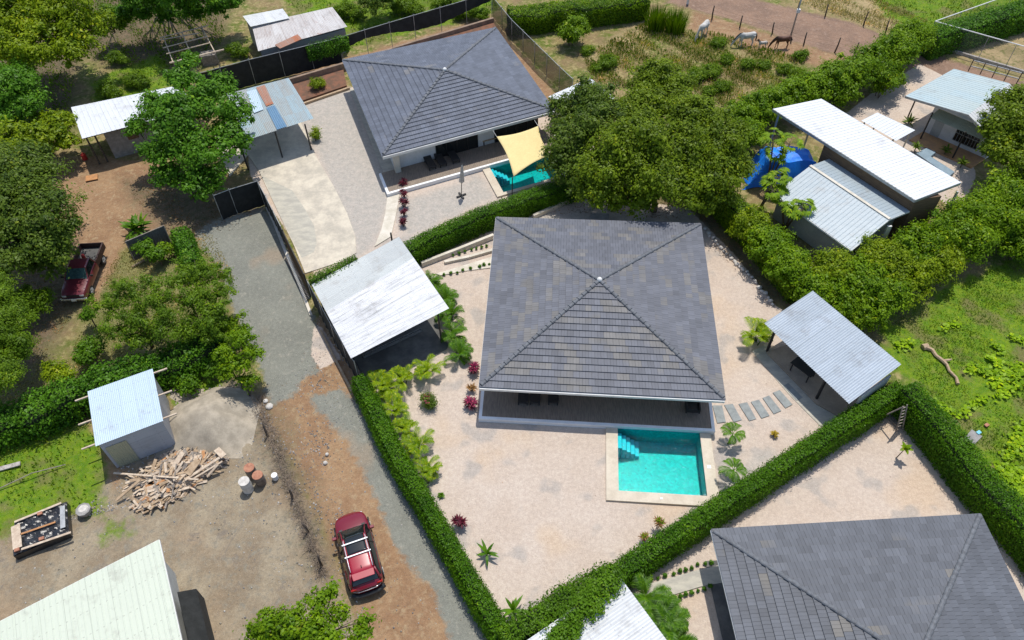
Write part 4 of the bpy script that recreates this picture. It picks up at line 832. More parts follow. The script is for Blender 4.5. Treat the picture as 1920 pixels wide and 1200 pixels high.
t = thing('small_roof', 'small flat white roof on posts behind the long white roof', 'shelter', at(1662, 260, 0))
a, b_, c, d = pts([(1615, 226, 2.5), (1645, 211, 2.5), (1716, 244, 2.5), (1680, 264, 2.5)]); ribs('roof', [b_, c, d, a], 's_long', t, .3)
for q in (a.lerp(c, .07), b_.lerp(d, .1), c.lerp(a, .07), d.lerp(b_, .1)): post(Vector((q.x, q.y, 0)), 2.4, t, 'galv', .09)
t = thing('gable_house', 'neighbouring white house with blue-green gable roof, barred window and awning', 'house', at(1820, 230, 0))
r0, r1 = at(1892, 156, 3.7), at(1816, 215, 3.7); e0, e1 = at(1789, 129, 3.1), at(1698, 180, 3.1); f1 = at(1862, 262, 2.6); f0 = r0+(f1-r1)
ribs('roof', [e0, e1, r1, r0], 's_gable', t, .3) if False else ribs('roof', [r1, r0, e0, e1], 's_gable', t, .3); ribs('roof', [r1, r0, f0, f1], 's_long', t, .3)
mb = MB()
for p, q in ((e1, r1), (r1, f1), (e0, e1)): mb.beam(p-Z*.1, q-Z*.1, .05, .18)
mb.build('fascia', MT['galv'], t)
g = lambda p: Vector((p.x, p.y, 0)); A0 = g(e1); B0 = g(f1); dirr = (g(e0)-g(e1)); 
wa = A0.lerp(B0, .26)+dirr*.20; wb = A0.lerp(B0, .97)+dirr*.20; wc = wb+dirr*.75; wd_ = wa+dirr*.75; apx = wa.lerp(wb, .42)
mb = MB(); mb.hexa([wa, wb, wc, wd_], [p+Z*2.6 for p in (wa, wb, wc, wd_)]); mb.add([wa+Z*2.6, wb+Z*2.6, apx+Z*3.45], [[0, 1, 2]]); wl = mb.build('wall', MT['whitewall'], t)
fn = -dirr.normalized()
mb = MB(); x0, x1 = wa.lerp(wb, .45), wa.lerp(wb, .82); mb.hexa([x0+Z*.5, x1+Z*.5, x1+fn*.04+Z*.5, x0+fn*.04+Z*.5], [x0+Z*2, x1+Z*2, x1+fn*.04+Z*2, x0+fn*.04+Z*2]); wn_ = mb.build('window', MT['glassd'], t)
mb = MB()
for i in range(9): q = x0.lerp(x1, i/8)+fn*.07; mb.beam(q+Z*.5, q+Z*2, .025)
for z_ in (.5, 1.2, 2.0): mb.beam(x0+fn*.07+Z*z_, x1+fn*.07+Z*z_, .04)
mb.build('window_bars', MT['galv'], wn_)
mb = MB(); x0, x1 = wa.lerp(wb, .1), wa.lerp(wb, .24); mb.hexa([x0, x1, x1+fn*.04, x0+fn*.04], [x0+Z*2, x1+Z*2, x1+fn*.04+Z*2, x0+fn*.04+Z*2]); mb.build('door', MT['greywall'], t)
x0, x1 = wa.lerp(wb, .08), wa.lerp(wb, .9); corr('awning', [x0+fn*.1+Z*2.5, x1+fn*.1+Z*2.5, x1+fn*1.25+Z*2.2, x0+fn*1.25+Z*2.2], 's_awn', t, .12, .012)
for x_, y_ in ((1725, 262), (1785, 298)): post(at(x_, y_), 2.6, t, 'black', .09)
post(at(1702, 220), 2.9, t, 'woodd', .09)
Q = [g(wa)+fn*1.9, g(wb)+fn*1.9, g(wb), g(wa)]; mb = MB(); mb.prism([(p.x, p.y) for p in Q], -.05, .1); mb.build('terrace', MT['orange'], t)
slabobj('blue_step', [(1718, 287), (1738, 277), (1755, 285), (1745, 293), (1790, 322), (1780, 330)], -.05, .3, 'bluefloor', 'blue-grey raised step beside the terrace of the gable house', 'step', kind=None)
# ================================================================ FENCES
def cloth_panel(mb, p, q, z0p, z0q, z1, n_=10, sag=.05, lean=Vector((0, 0, 0))):
    rows = []; d = (q-p); nn = d.cross(Z).normalized() if d.length else Vector((1, 0, 0))
    for i in range(n_+1):
        f_ = i/n_; col = []; zb = z0p+(z0q-z0p)*f_
        for k in range(5):
            g_ = k/4; z_ = zb+(z1-sag*math.sin(math.pi*f_)-zb)*g_
            col.append(p+d*f_+nn*(.05*math.sin(f_*17+g_*5)*(1-g_))+lean*g_+Z*z_)
        rows.append(col)
    mb.grid(rows)
def fence(name, label, path, h, mat, step=2.6, gaps=None, postmat='galv', pw=.06, top=True, cat='fence'):
    P = pts(path, 0); t = thing(name, label, cat, P[0]); mb = MB(); i_ = 0
    for a, b_ in zip(P[:-1], P[1:]):
        k = max(1, round((b_-a).length/step))
        for i in range(k):
            p, q = a.lerp(b_, i/k), a.lerp(b_, (i+1)/k); z0p, z0q = gaps(i_, p) if gaps else (.02, .02)
            cloth_panel(mb, p, q, z0p, z0q, h); i_ += 1
            pm = MB(); pm.tube([p, p+Z*(h+.12)], pw/2, 6); pm.build('post', MT[postmat], t)
    pm = MB(); pm.tube([P[-1], P[-1]+Z*(h+.12)], pw/2, 6); pm.build('post', MT[postmat], t)
    mb.build('panel', MT[mat], t, smooth=True)
    if top:
        tb = MB()
        for a, b_ in zip(P[:-1], P[1:]): tb.tube([a+Z*h, b_+Z*h], .025, 6)
        tb.build('top_rail', MT[postmat], t)
    return t
fence('cloth_fence', 'long black shade-cloth fence behind the upper left house, torn and sagging', [(380, 186), (427, 173), (480, 158), (643, 117)], 2.45, 'cloth')
fence('cloth_fence', 'sagging torn black cloth stretch of fence above the retaining wall', [(645, 116), (780, 74), (922, 31)], 2.45, 'cloth', gaps=lambda i, p: ((1.2+.45*math.sin(i*1.3)), (1.2+.45*math.sin((i+1)*1.3))))
fence('chain_link_fence', 'dark chain-link fence running down the right side of the upper left house', [(924, 33), (960, 78), (1048, 167), (1072, 190)], 2.2, 'mesh')
fence('cloth_fence', 'black cloth fence end by the leafy tree at the head of the grey lane', [(418, 412), (446, 401), (497, 385)], 2.35, 'cloth', step=1.6)
fence('cloth_fence', 'black cloth fence along the concrete driveway beside the grey lane', [(498, 386), (512, 412), (541, 470)], 2.3, 'cloth', step=1.6)
fence('cloth_fence', 'dark cloth fence along the shaded edge of the white carport', [(590, 572), (632, 650), (676, 722)], 2.35, 'cloth', step=1.7)
# sliding gate
p, q = at(543, 474), at(583, 556); t = thing('gate', 'dark sliding gate with vertical pickets across the concrete driveway', 'gate', p); mb = MB()
for z_ in (.1, 1.1, 2.15): mb.beam(p+Z*z_, q+Z*z_, .06)
for e in (p, q): mb.beam(e+Z*.05, e+Z*2.25, .08)
mb.build('frame', MT['black'], t); mb = MB(); k = 30
for i in range(k): s_ = p.lerp(q, (i+.5)/k); mb.beam(s_+Z*.1, s_+Z*2.12, .075, .02)
mb.build('pickets', MT['brownwall'], t)
p, q = at(540, 484, .05), at(577, 562, .05); t = thing('slat_strip', 'long flat grate along the foot of the sliding gate', 'slatwork', p); mb = MB()  # slatted strip laid flat beside the gate
d = (q-p).normalized(); x = Vector((-d.y, d.x, 0))
for s_ in (-.2, .2): mb.beam(p+x*s_, q+x*s_, .03, .08)
mb.build('frame', MT['woodd'], t); mb = MB(); k = int((q-p).length/.15)
for i in range(k): s_ = p.lerp(q, (i+.5)/k); mb.beam(s_-x*.2+Z*.02, s_+x*.2+Z*.02, .07, .03)
mb.build('slats', MT['woodg'], t)
# leaning corrugated panel
p, q = at(252, 488), at(322, 458); t = thing('leaning_tin_fence', 'dark corrugated tin panel standing among leafy plants on the left', 'panel', p); le = Vector((-.15, .35, 0))
ribs('sheet', [p, q, q+Z*1.5+le, p+Z*1.5+le], 's_dark', t, .2)
mb = MB(); mb.beam(p+Z*1.5+le, q+Z*1.5+le, .06); mb.beam(p, p+Z*1.5+le, .06); mb.beam(q, q+Z*1.5+le, .06); mb.build('frame', MT['woodg'], t)
# rail fence top right
t = thing('rail_fence', 'tall thin mesh fence with white top rail around the plot at the top right', 'fence', at(1735, 83)); c0 = at(1735, 83); c1 = at(1990, 158); c2 = at(1880, 30)
h_ = 2.3; mb = MB(); mb.tube([c0+Z*h_, c1+Z*h_], .045, 6); mb.tube([c0+Z*h_, c2+Z*h_], .045, 6); mb.build('top_rail', MT['white'], t)
for i in range(6): q = c0.lerp(c1, i/5); pm = MB(); pm.tube([q, q+Z*h_], .03, 6); pm.build('post', MT['galv'], t)
for i in range(1, 4): q = c0.lerp(c2, i/3); pm = MB(); pm.tube([q, q+Z*h_], .03, 6); pm.build('post', MT['galv'], t)
mb = MB(); mb.add([c0, c1, c1+Z*h_, c0+Z*h_], [[0, 1, 2, 3]]); mb.add([c0, c2, c2+Z*h_, c0+Z*h_], [[0, 1, 2, 3]]); mb.build('mesh_panel', MT['mesh2'], t)
mb = MB(); mb.beam(c0+Z*.12, c1+Z*.12, .2, .26); mb.build('base', MT['litter'], t)
t = thing('farm_gate', 'low pale metal gate behind the gable house', 'gate', at(1815, 134)); p, q = at(1815, 134), at(1905, 158); mb = MB()
for z_ in (.55, 1.1): mb.beam(p+Z*z_, q+Z*z_, .07)
mb.build('rail', MT['galv'], t)
for i in range(5): s_ = p.lerp(q, i/4); mb = MB(); mb.beam(s_, s_+Z*1.2, .06); mb.build('post', MT['woodd'], t)
# wire fences along the unpaved road
def wire_fence(label, posts, h_=1.4):
    P = [at(*p[:2]) for p in posts]; t = thing('wire_fence', label, 'fence', P[0])
    T = []
    for p, q in zip(P, posts):
        lx, ly = (q[2], q[3]) if len(q) > 2 else (random.uniform(-.12, .12), random.uniform(-.1, .1)); tp = p+Vector((lx, ly, h_*random.uniform(.85, 1.1))); T.append(tp)
        mb = MB(); mb.tube([p-Z*.1, p.lerp(tp, .5)+Vector((random.uniform(-.04, .04), 0, 0)), tp], [.075, .065, .055], 7); mb.build('post', MT['woodd'], t, smooth=True)
    mb = MB()
    for i in range(len(P)-1):
        for f_ in (.4, .65, .92): mb.tube([P[i].lerp(T[i], f_), P[i+1].lerp(T[i+1], f_)], .005, 4)
    mb.build('wire', MT['woodd'], t)
wire_fence('wire fence of crooked posts on the near side of the reddish road', [(1335, 36), (1387, 51), (1448, 64), (1507, 84), (1565, 98, .15, .1), (1600, 108)])
wire_fence('wire fence of dark posts along the far side of the reddish road', [(1496, 16), (1547, 31), (1619, 47), (1659, 64), (1700, 75)])
wire_fence('leaning dark posts in dry brush along the left edge of the lane', [(469, 742), (502, 818), (548, 934), (578, 998), (603, 1062)], 1.2)
t = thing('power_pole', 'thin power pole rising beside the reddish road behind the brown horse', 'pole', at(1483, 66)); p = at(1483, 66); mb = MB(); mb.tube([p, p+Vector((.15, .3, 5.5))], [.09, .06], 8); mb.build('mast', MT['galv'], t, smooth=True)
mb = MB(); q = p+Vector((.1, .1, 2.4)); mb.box(q, (.3, .25, .35)); mb.build('meter_box', MT['white'], t, bevel=.02)
t = thing('sign_post', 'short white marker post at the top edge right of the tall grass clumps', 'post', at(1289, 8)); p = at(1289, 8); mb = MB(); mb.beam(p, p+Z*1.3, .22, .16); mb.build('post', MT['white'], t, bevel=.02)

# ================================================================ HEDGES
hedge('hedge', 'clipped hedge between the upper left yard and the central yard', [(762, 462), (850, 420), (930, 387), (1010, 358), (1085, 336)], 1.55, 1.15, MT['f_hedge'])
hedge('hedge', 'narrow clipped hedge between the lane and the areca palms', [(671, 705), (700, 762), (735, 838), (775, 905), (832, 1000), (882, 1088), (935, 1178), (960, 1225)], 1.5, .82, MT['f_hedge'])
hedge('hedge', 'clipped hedge running from the bottom edge up to the galvanised pavilion', [(1150, 1077), (1262, 1003), (1400, 913), (1500, 847), (1600, 782), (1690, 724)], 1.65, .95, MT['f_hedge'])
hedge('hedge', 'looser vine-covered hedge end over the bottom white carport roof', [(945, 1200), (1060, 1125), (1155, 1075)], 1.9, 1.25, MT['f_vine'], ls=.13, ragged=.35, rough=.18, topnoise=.16)
hedge('hedge', 'broad dark clipped hedge between the right lawn and the lower right yard', [(1706, 722), (1788, 813), (1856, 897), (1925, 968), (2010, 1070)], 2.2, 1.35, MT['f_hedge'], ls=.11, rough=.08)
hedge('hedge', 'tall clipped hedge along the white stones right of the central house', [(1312, 312), (1372, 368), (1428, 426), (1476, 478), (1512, 522)], 2.2, 1.3, MT['f_bright'], ls=.12, rough=.12)
hedge('hedge', 'thick hedge at the top edge above the overgrown pasture', [(955, 22), (1030, 14), (1120, 4), (1212, -8)], 2.0, 2.1, MT['f_bright'], ls=.16, rough=.1)
hedge('hedge', 'overgrown hedge behind the small tin shed at the left edge', [(-60, 800), (60, 762), (130, 735), (210, 700), (290, 680), (350, 655), (410, 625)], 1.7, 2.0, MT['f_deep'], ls=.18, ragged=.45, rough=.25, topnoise=.25)
hedge('hedge', 'dark hedge along the far side of the fenced plot at the top right', [(1745, 62), (1850, 32), (1960, 0)], 2.2, 2.0, MT['f_deep'], ls=.17, ragged=.3, rough=.12)
hedge('hedge', 'hedge of glossy leaves by the leaning tin panel at the head of the lane', [(334, 428), (350, 470), (358, 490)], 1.5, 1.2, MT['f_deep'], ls=.16, ragged=.2)
hedge('vine', 'green vine along the back edge of the white carport roof', [(583, 524, 2.8), (622, 505, 2.8), (666, 482, 2.8)], 2.95, .55, MT['f_vine'], ls=.1, ragged=.25, cat='vine', z0=2.3)
hedge('vine', 'green vine on the black cloth fence beside the long tin shed', [(575, 87), (610, 78), (650, 68)], 2.5, .35, MT['f_deep'], ls=.16, ragged=.3, cat='vine', z0=1.2)

# ================================================================ TREES
tree('tree', 'large olive-green spreading tree behind the central house roof', 'tree', at(1225, 395), [(1140, 325, 4, 2.12), (1170, 285, 5.2, 2.02), (1125, 365, 2.8, 1.56), (1215, 330, 4.6, 2.21), (1205, 260, 6, 1.93), (1270, 290, 5, 2.12), (1255, 350, 3.8, 2.02), (1190, 375, 2.4, 1.38)], MT['f_olive'], ls=.21, tr=.25)
tree('tree', 'dark-leaved tree leaning over the yellow shade sail', 'tree', at(1090, 345), [(1065, 215, 4.2, 1.6), (1075, 270, 3.8, 2.0), (1055, 305, 3, 1.5), (1110, 195, 4.8, 1.8), (1125, 230, 5, 1.9), (1085, 330, 2.6, 1.5)], MT['f_dark'], ls=.2, tr=.2)
tree('tree', 'rear tree with narrow upright crown above the pasture edge', 'tree', at(1235, 250), [(1215, 160, 4.5, 1.5), (1240, 145, 5, 1.5), (1262, 165, 4.6, 1.6), (1235, 195, 4.2, 1.9), (1190, 215, 4.6, 1.8)], MT['f_olive'], ls=.2, tr=.16)
tree('tree', 'rounded tree at the right side of the big tree cluster, above the hedge corner', 'tree', at(1335, 400), [(1310, 230, 5, 2.02), (1345, 270, 4.6, 2.12), (1330, 325, 3.8, 2.12), (1290, 215, 5, 1.75), (1375, 310, 3.2, 1.56), (1330, 370, 2.4, 1.66)], MT['f_olive'], ls=.21, tr=.2)
tree('tree', 'bright open-crowned leafy tree between the block shed and the patched carport', 'tree', at(365, 372), [(300, 205, 5, 1.5), (345, 150, 6, 1.4), (330, 225, 5.5, 1.9), (380, 200, 5.8, 1.9), (415, 165, 5.5, 1.2), (440, 215, 4.8, 1.3), (300, 285, 3.6, 1.4), (370, 280, 4.2, 2.0), (425, 260, 4.4, 1.4), (320, 335, 2.4, 1.2), (385, 345, 2.6, 1.5), (455, 270, 3.6, .8), (258, 240, 4, .9), (355, 115, 5, .8)], MT['f_deep'], ls=.26, tr=.16, wild=.16, dens=.9)
tree('tree', 'large bright yellow-green tree in the top left corner', 'tree', at(60, 150), [(30, 30, 6, 3.0), (100, 20, 6, 2.8), (150, 50, 5, 2.2), (60, 90, 5, 2.6), (130, 95, 4, 2.0), (-20, 90, 5, 2.6)], MT['f_yellow'], ls=.27, tr=.3, wild=.14, dens=.8)
tree('tree', 'dark tree at the left edge below the yellow-green corner tree', 'tree', at(20, 240), [(20, 165, 4.5, 2.0), (50, 200, 3.6, 1.5), (10, 220, 3, 1.8), (40, 150, 4, 1.4)], MT['f_deep'], ls=.22, tr=.18)
tree('tree', 'dark green tree at the top edge left of the pole frame', 'tree', at(315, 5), [(255, -5, 5, 1.9), (320, -18, 6, 2.2), (385, -12, 5, 1.9), (300, 8, 4, 1.3), (350, 8, 4, 1.1), (238, 22, 3.2, 1.0), (272, 24, 2.8, 1.1), (318, 30, 2.4, 1.1), (365, 24, 2.6, 1.1), (410, 14, 3, 1.2), (435, 4, 3.2, 1.2)], MT['f_deep'], ls=.24, tr=.25)
tree('tree', 'dense grey-green tree overhanging the maroon pickup', 'tree', at(60, 500), [(50, 330, 5, 2.4), (20, 390, 5, 2.6), (70, 400, 5, 2.3), (100, 440, 3.8, 1.7), (90, 480, 3.0, 1.6), (40, 460, 4, 2.2), (0, 320, 4, 2.0)], MT['f_dark'], ls=.22, tr=.25)
tree('tree', 'feathery green tree at the left edge beside the dry lawn', 'tree', at(10, 690), [(-8, 550, 4, 1.4), (22, 600, 3.6, 1.2), (-10, 640, 3.6, 1.6), (28, 655, 2.6, 1.1), (-25, 600, 4, 1.8), (40, 560, 2, .8), (5, 700, 3, 1.3)], MT['f_mesq'], ls=.17, tr=.18, asp=.35)
tree('tree', 'feathery mesquite-like tree on the lawn above the overgrown hedge', 'tree', at(285, 650), [(205, 575, 3.4, 0.94), (250, 550, 3.8, 1.09), (300, 560, 3.8, 1.17), (255, 600, 3.2, 1.17), (310, 610, 3.0, 1.17), (220, 620, 2.6, 0.94), (270, 640, 2.2, 0.94)], MT['f_mesq'], ls=.15, tr=.12, asp=.4, wild=.32, dens=.45)
tree('tree', 'feathery yellow-green tree leaning over the grey lane', 'tree', at(390, 650), [(345, 525, 3.6, 1.01), (380, 510, 3.8, 1.09), (410, 545, 3.6, 0.94), (360, 570, 3.2, 1.17), (400, 590, 3, 1.09), (425, 515, 3.2, 0.47), (395, 625, 2.4, 0.94), (350, 620, 2.4, 1.01)], MT['f_mesq'], ls=.15, tr=.12, asp=.45, wild=.32, dens=.5)
tree('tree', 'small leafy tree with dark shadow at the foot of the grey lane', 'tree', at(455, 728), [(420, 665, 2.8, 0.64), (455, 640, 3, 0.72), (445, 685, 2.4, 0.72), (475, 665, 2.6, 0.56), (425, 700, 1.8, 0.56), (465, 715, 1.4, 0.48)], MT['f_bright'], ls=.17, tr=.08, wild=.15, dens=.8)
tree('tree', 'leafy tree crown rising at the bottom edge below the red car', 'tree', at(585, 1240), [(505, 1175, 3.2, 0.81), (550, 1165, 3.6, 0.81), (590, 1180, 3.6, 0.81), (600, 1125, 3.8, 0.5), (622, 1105, 3.6, 0.41), (640, 1150, 3.4, 0.45), (685, 1165, 3, 0.38), (670, 1185, 3, 0.41), (540, 1205, 3, 0.9), (615, 1200, 3.4, 0.72), (480, 1190, 2.8, 0.54)], MT['f_bright'], ls=.18, tr=.1, wild=.2, dens=.7)
tree('tree', 'tree at the right edge in front of the gable house', 'tree', at(1935, 340), [(1905, 200, 4.8, 1.9), (1880, 240, 4.2, 1.6), (1860, 250, 3.6, 1.0), (1900, 290, 3.6, 1.8), (1940, 240, 4.5, 2.4), (1870, 285, 3, 1.2)], MT['f_olive'], ls=.22, tr=.2)
tree('tree', 'low bright leafy tree left of the white-roofed block shed', 'tree', at(100, 290), [(105, 235, 2.8, 1.3), (70, 260, 2.8, 1.5), (30, 265, 2.8, 1.6), (120, 265, 2.2, 1.1), (55, 295, 2, 1.3), (10, 300, 3, 1.6)], MT['f_yellow'], ls=.25, tr=.12)
tree('tree', 'small dark tree at the top edge between the yellow-green tree and the dark tree', 'tree', at(215, 60), [(200, 25, 3, 1.0), (225, 45, 2.4, 1.0), (190, 60, 2, .9)], MT['f_mesq'], ls=.2, tr=.1)
tree('tree', 'spiky dark tree on the hill behind the long tin shed', 'tree', at(705, 25), [(700, 5, 2, 1.5), (725, -5, 2, 1.2)], MT['f_dark'], ls=.2, tr=.12)

def bush(label, lobes, mat, ls=.17, name='bush', cat='bush', group=None, **k):
    x, y, z_, r = lobes[0]; c_ = at(x, y, z_); t = thing(name, label, cat, (c_.x, c_.y, 0), group)
    L = [(at(a, b_, q), s_) for a, b_, q, s_ in lobes]; mb = MB()
    for c_, r_ in L:
        for _ in range(3): mb.tube([Vector((c_.x, c_.y, 0)), c_+Vector((random.uniform(-1, 1), random.uniform(-1, 1), .2))*r_*.5], [.04, .012], 5)
    mb.build('stem', MT['bark'], t); crown_obj('foliage', L, MT[mat], t, ls, **k); return t
rowR = [(1400, 425, 1.6, 1.3), (1438, 462, 1.8, 1.4), (1478, 503, 1.8, 1.4), (1525, 545, 1.7, 1.3), (1560, 510, 1.7, 1.5), (1570, 570, 1.5, 1.3), (1610, 530, 1.8, 1.6), (1620, 590, 1.2, 1.2), (1655, 555, 1.6, 1.5), (1650, 490, 1.8, 1.5), (1700, 520, 1.7, 1.6), (1715, 470, 1.9, 1.6), (1760, 495, 1.6, 1.5), (1775, 440, 2.0, 1.7), (1820, 455, 1.8, 1.6), (1835, 405, 2.2, 1.8), (1885, 420, 2.0, 1.8), (1890, 370, 2.4, 1.9), (1915, 460, 1.4, 1.3), (1940, 400, 2.4, 2.2)]
names = ['beside the papaya trees', 'above the white stones', 'left of the grey-walled house corner', 'behind the top corner of the galvanised pavilion', 'below the grey-walled house', 'touching the right edge of the pavilion roof', 'below the posts of the grey house', 'lowest beside the pavilion', 'middle of the lawn side', 'against the grey house posts', 'overhanging the lawn shade', 'behind the banana leaf by the grey house', 'over the upper lawn edge', 'below the end of the long white roof', 'on the lawn side under the long white roof', 'right of the rubble below the gable house', 'third from the right edge above the lawn', 'below the right-edge tree', 'at the right edge closest to the lawn', 'tallest, cut by the right edge']
for (x, y, z_, r), nm in zip(rowR, names):
    bush('bright green bush by the right lawn, '+nm, [(x, y, z_, r), (x+r*9, y-r*8, z_*.8, r*.75), (x-r*8, y+r*6, z_*.7, r*.65)], 'f_bright' if random.random() < .75 else 'f_yellow', ls=.18, group='bushes in the row along the right lawn')
bush('vine tangle hanging over the corner of the bottom carport roof', [(1148, 1088, 3.0, .55), (1122, 1108, 3.0, .6), (1096, 1135, 3.0, .65), (1070, 1162, 3.0, .6), (1050, 1190, 3.0, .7), (1112, 1140, 3.0, .4)], 'f_vine', ls=.13, name='vine_tangle', cat='vine', dens=.7, sq=.4, wild=.25)
rowT = [(1385, 222, 2.2, 1.5), (1420, 205, 2.0, 1.6), (1455, 195, 2.0, 1.5), (1490, 180, 2.0, 1.6), (1525, 170, 2.1, 1.6), (1560, 150, 2.2, 1.7), (1600, 140, 2.2, 1.7), (1635, 122, 2.3, 1.8), (1675, 105, 2.4, 1.9), (1700, 75, 2.4, 1.9), (1660, 150, 1.8, 1.3), (1580, 175, 1.6, 1.3), (1400, 260, 2, 1.4)]
names = ['nearest the big tree cluster', 'above the long white roof corner', 'second left of the long roof corner', 'at the top corner of the long white roof', 'behind the long white roof', 'opposite the fence corner post', 'midway along the sandy track', 'beside the sandy track bend', 'next to the road end', 'by the corner of the white rail fence', 'lowest at the sandy track', 'overhanging the shaded sandy track', 'between the big tree and the blue tarpaulin']
for (x, y, z_, r), nm in zip(rowT, names):
    bush('leafy bush above the long white roof, '+nm, [(x, y, z_, r), (x+r*9, y-r*6, z_*.8, r*.7), (x-r*8, y+r*7, z_*.6, r*.6)], 'f_bright', ls=.2, group='bushes in the row above the long white roof')
bush('round bright green bush standing alone in the pasture below the top hedge', [(1075, 58, 1.5, 1.25), (1085, 45, 1.8, .9), (1068, 72, .8, .8)], 'f_bright', ls=.18)
for x, y, s_ in ((1100, 95, .5), (1130, 110, .8), (1140, 130, .6), (1115, 125, .5), (1220, 90, .5), (1340, 80, .8), (1330, 130, 1.1), (1310, 140, .9), (1345, 160, .6), (1400, 110, .9), (1430, 105, .9), (1375, 95, .9), (1460, 120, .9), (1480, 140, .8), (1500, 110, .6), (1420, 130, .8), (1328, 170, .5), (1195, 85, .4), (1160, 95, .5), (1370, 75, .6), (1260, 120, .5), (1290, 95, .5)):
    pass
WEEDS = [(1100, 95, .5, 'below the round pasture bush'), (1136, 118, .8, 'left of the pasture centre'), (1120, 128, .5, 'near the chain-link fence'), (1330, 135, .8, 'in the middle of the pasture'), (1305, 142, .8, 'left of the pasture centre clump'), (1352, 162, .6, 'above the big tree cluster'), (1400, 122, .6, 'below the feet of the white horse'), (1360, 112, .6, 'in front of the grazing white horse'), (1432, 124, .5, 'below the foal'), (1468, 130, .6, 'below the brown horse'), (1490, 138, .6, 'beside the row above the long roof'), (1500, 106, .6, 'by the road fence post'), (1328, 172, .5, 'lowest, over the tree tops'), (1345, 80, .6, 'right of the screened white horse')]
for x, y, s_, nm in WEEDS: bush('low green weed clump in the pasture, '+nm, [(x, y, s_*.5, s_), (x+s_*14, y-s_*5, s_*.4, s_*.7)], 'f_grass', ls=.2, name='weed_clump', cat='weeds', group='green weed clumps in the pasture', asp=.3, sq=.6)
bush('shrub at the head of the lane beside the tin panel', [(270, 465, 1.0, .6), (295, 480, 1.0, .6), (255, 455, .8, .5)], 'f_vine', ls=.18)
bush('small loose shrub under the leaning tin panel', [(300, 472, .8, .5), (315, 468, .8, .4)], 'f_bright', ls=.16)
bush('bright bush on the lawn in front of the overgrown hedge', [(165, 590, 1.2, .5), (170, 655, 1, .8), (160, 670, 1, .6)], 'f_vine', ls=.16)
bush('yellow-flowering bush at the left of the overgrown hedge', [(100, 700, 1.2, .7), (118, 705, 1.4, .6)], 'f_yellow', ls=.17)
bush('spiky bush at the left edge below the maroon pickup', [(65, 570, 1.2, .9), (80, 560, 1.2, .6)], 'f_grass', ls=.25, asp=.25)
bush('bush behind the pole of the lane hedge by the small leafy tree', [(425, 610, 1.5, .7), (445, 625, 1.8, .7)], 'f_bright', ls=.16)
for x, y, s_, nm in ((330, 685, .8, 'right of the tin shed roof'), (350, 720, .6, 'on the bank beside the sand heap'), (395, 690, .7, 'between the shed and the small leafy tree')): bush('low bush '+nm, [(x, y, .6, s_), (x+12, y+5, .5, s_*.7)], 'f_vine', ls=.17)
bush('bright round bush in the red soil bed behind the patched carport', [(592, 158, .7, .5), (600, 156, .6, .4)], 'f_yellow', ls=.13)
bush('small bush at the post of the patched carport', [(590, 255, .5, .35), (592, 245, .6, .25)], 'f_yellow', ls=.12)
for x, y, nm in ((650, 20, 'above the long tin shed'), (760, 12, 'at the top edge, left'), (840, 8, 'at the top edge, middle'), (880, 22, 'near the fence corner')): bush('green weed bush behind the black cloth fence '+nm, [(x, y, .6, 1.0), (x+20, y+6, .5, .8), (x-18, y+4, .5, .7)], 'f_grass', ls=.2, asp=.35)
for x, y, s_, nm in ((70, 230, .9, 'under the dark left tree'), (200, 170, .8, 'above the white shed roof'), (250, 150, .9, 'between shed and pole frame'), (440, 95, .8, 'left of the long tin shed'), (215, 110, .7, 'on the slope under the corner tree')): bush('low rough green scrub '+nm, [(x, y, .5, s_), (x+16, y+5, .4, s_*.7)], 'f_mesq', ls=.18, asp=.35)
# tall grass clumps at the top
for x, y, nm in ((1228, 55, 'left'), (1265, 60, 'right')):
    c_ = at(x, y); t = thing('grass_clump', 'tall upright grass clump below the top hedge, the %s one of two' % nm, 'grass clump', c_, 'tall grass clumps'); Vq = []
    for _ in range(420):
        a_ = random.uniform(0, 6.28); r_ = random.uniform(0, .9); b0_ = c_+Vector((math.cos(a_)*r_, math.sin(a_)*r_, 0)); l = random.uniform(1.6, 2.6); o_ = Vector((math.cos(a_), math.sin(a_), 0))*random.uniform(.1, .7)
        Vq += blade([b0_, b0_+o_*.3+Z*l*.5, b0_+o_+Z*l*.9], [.05, .05, .008], Vector((random.uniform(-1, 1), random.uniform(-1, 1), .3)))
    quads_obj('blades', Vq, MT['f_grass'], t, rng.uniform(0, 1, len(Vq)))
# papaya-like trees by the blue tarpaulin
for x, y, s_, nm in ((1420, 400, 3.6, 'left of the blue tarpaulin'), (1470, 432, 2.6, 'in front of the grey ribbed roof'), (1438, 350, 4.0, 'over the blue tarpaulin')):
    c_ = at(x, y); t = thing('papaya_tree', 'slender bright green papaya-like tree '+nm, 'tree', c_, 'papaya-like trees by the tarpaulin'); mb = MB(); Vq = []
    for k in range(3):
        tp = c_+Vector((random.uniform(-.9, .9), random.uniform(-.9, .9), s_*random.uniform(.7, 1))); mb.tube([c_, c_.lerp(tp, .6)+Vector((0, 0, .2)), tp], [.09, .06, .05], 7)
        for _ in range(15):
            a_ = random.uniform(0, 6.28); l = random.uniform(.3, .8); e = tp+Vector((math.cos(a_)*l, math.sin(a_)*l, random.uniform(-.15, .35))); mb.tube([tp, e], .012, 4)
            for j in range(7):
                b_ = a_+(j-3)*.5; Vq += blade([e, e+Vector((math.cos(b_)*.2, math.sin(b_)*.2, .03)), e+Vector((math.cos(b_)*.42, math.sin(b_)*.42, -.08))], [.05, .15, .02])
    mb.build('trunk', MT['bark'], t, smooth=True); quads_obj('crown', Vq, MT['f_bright'], t, np.repeat(rng.uniform(.3, 1, len(Vq)//2), 2))

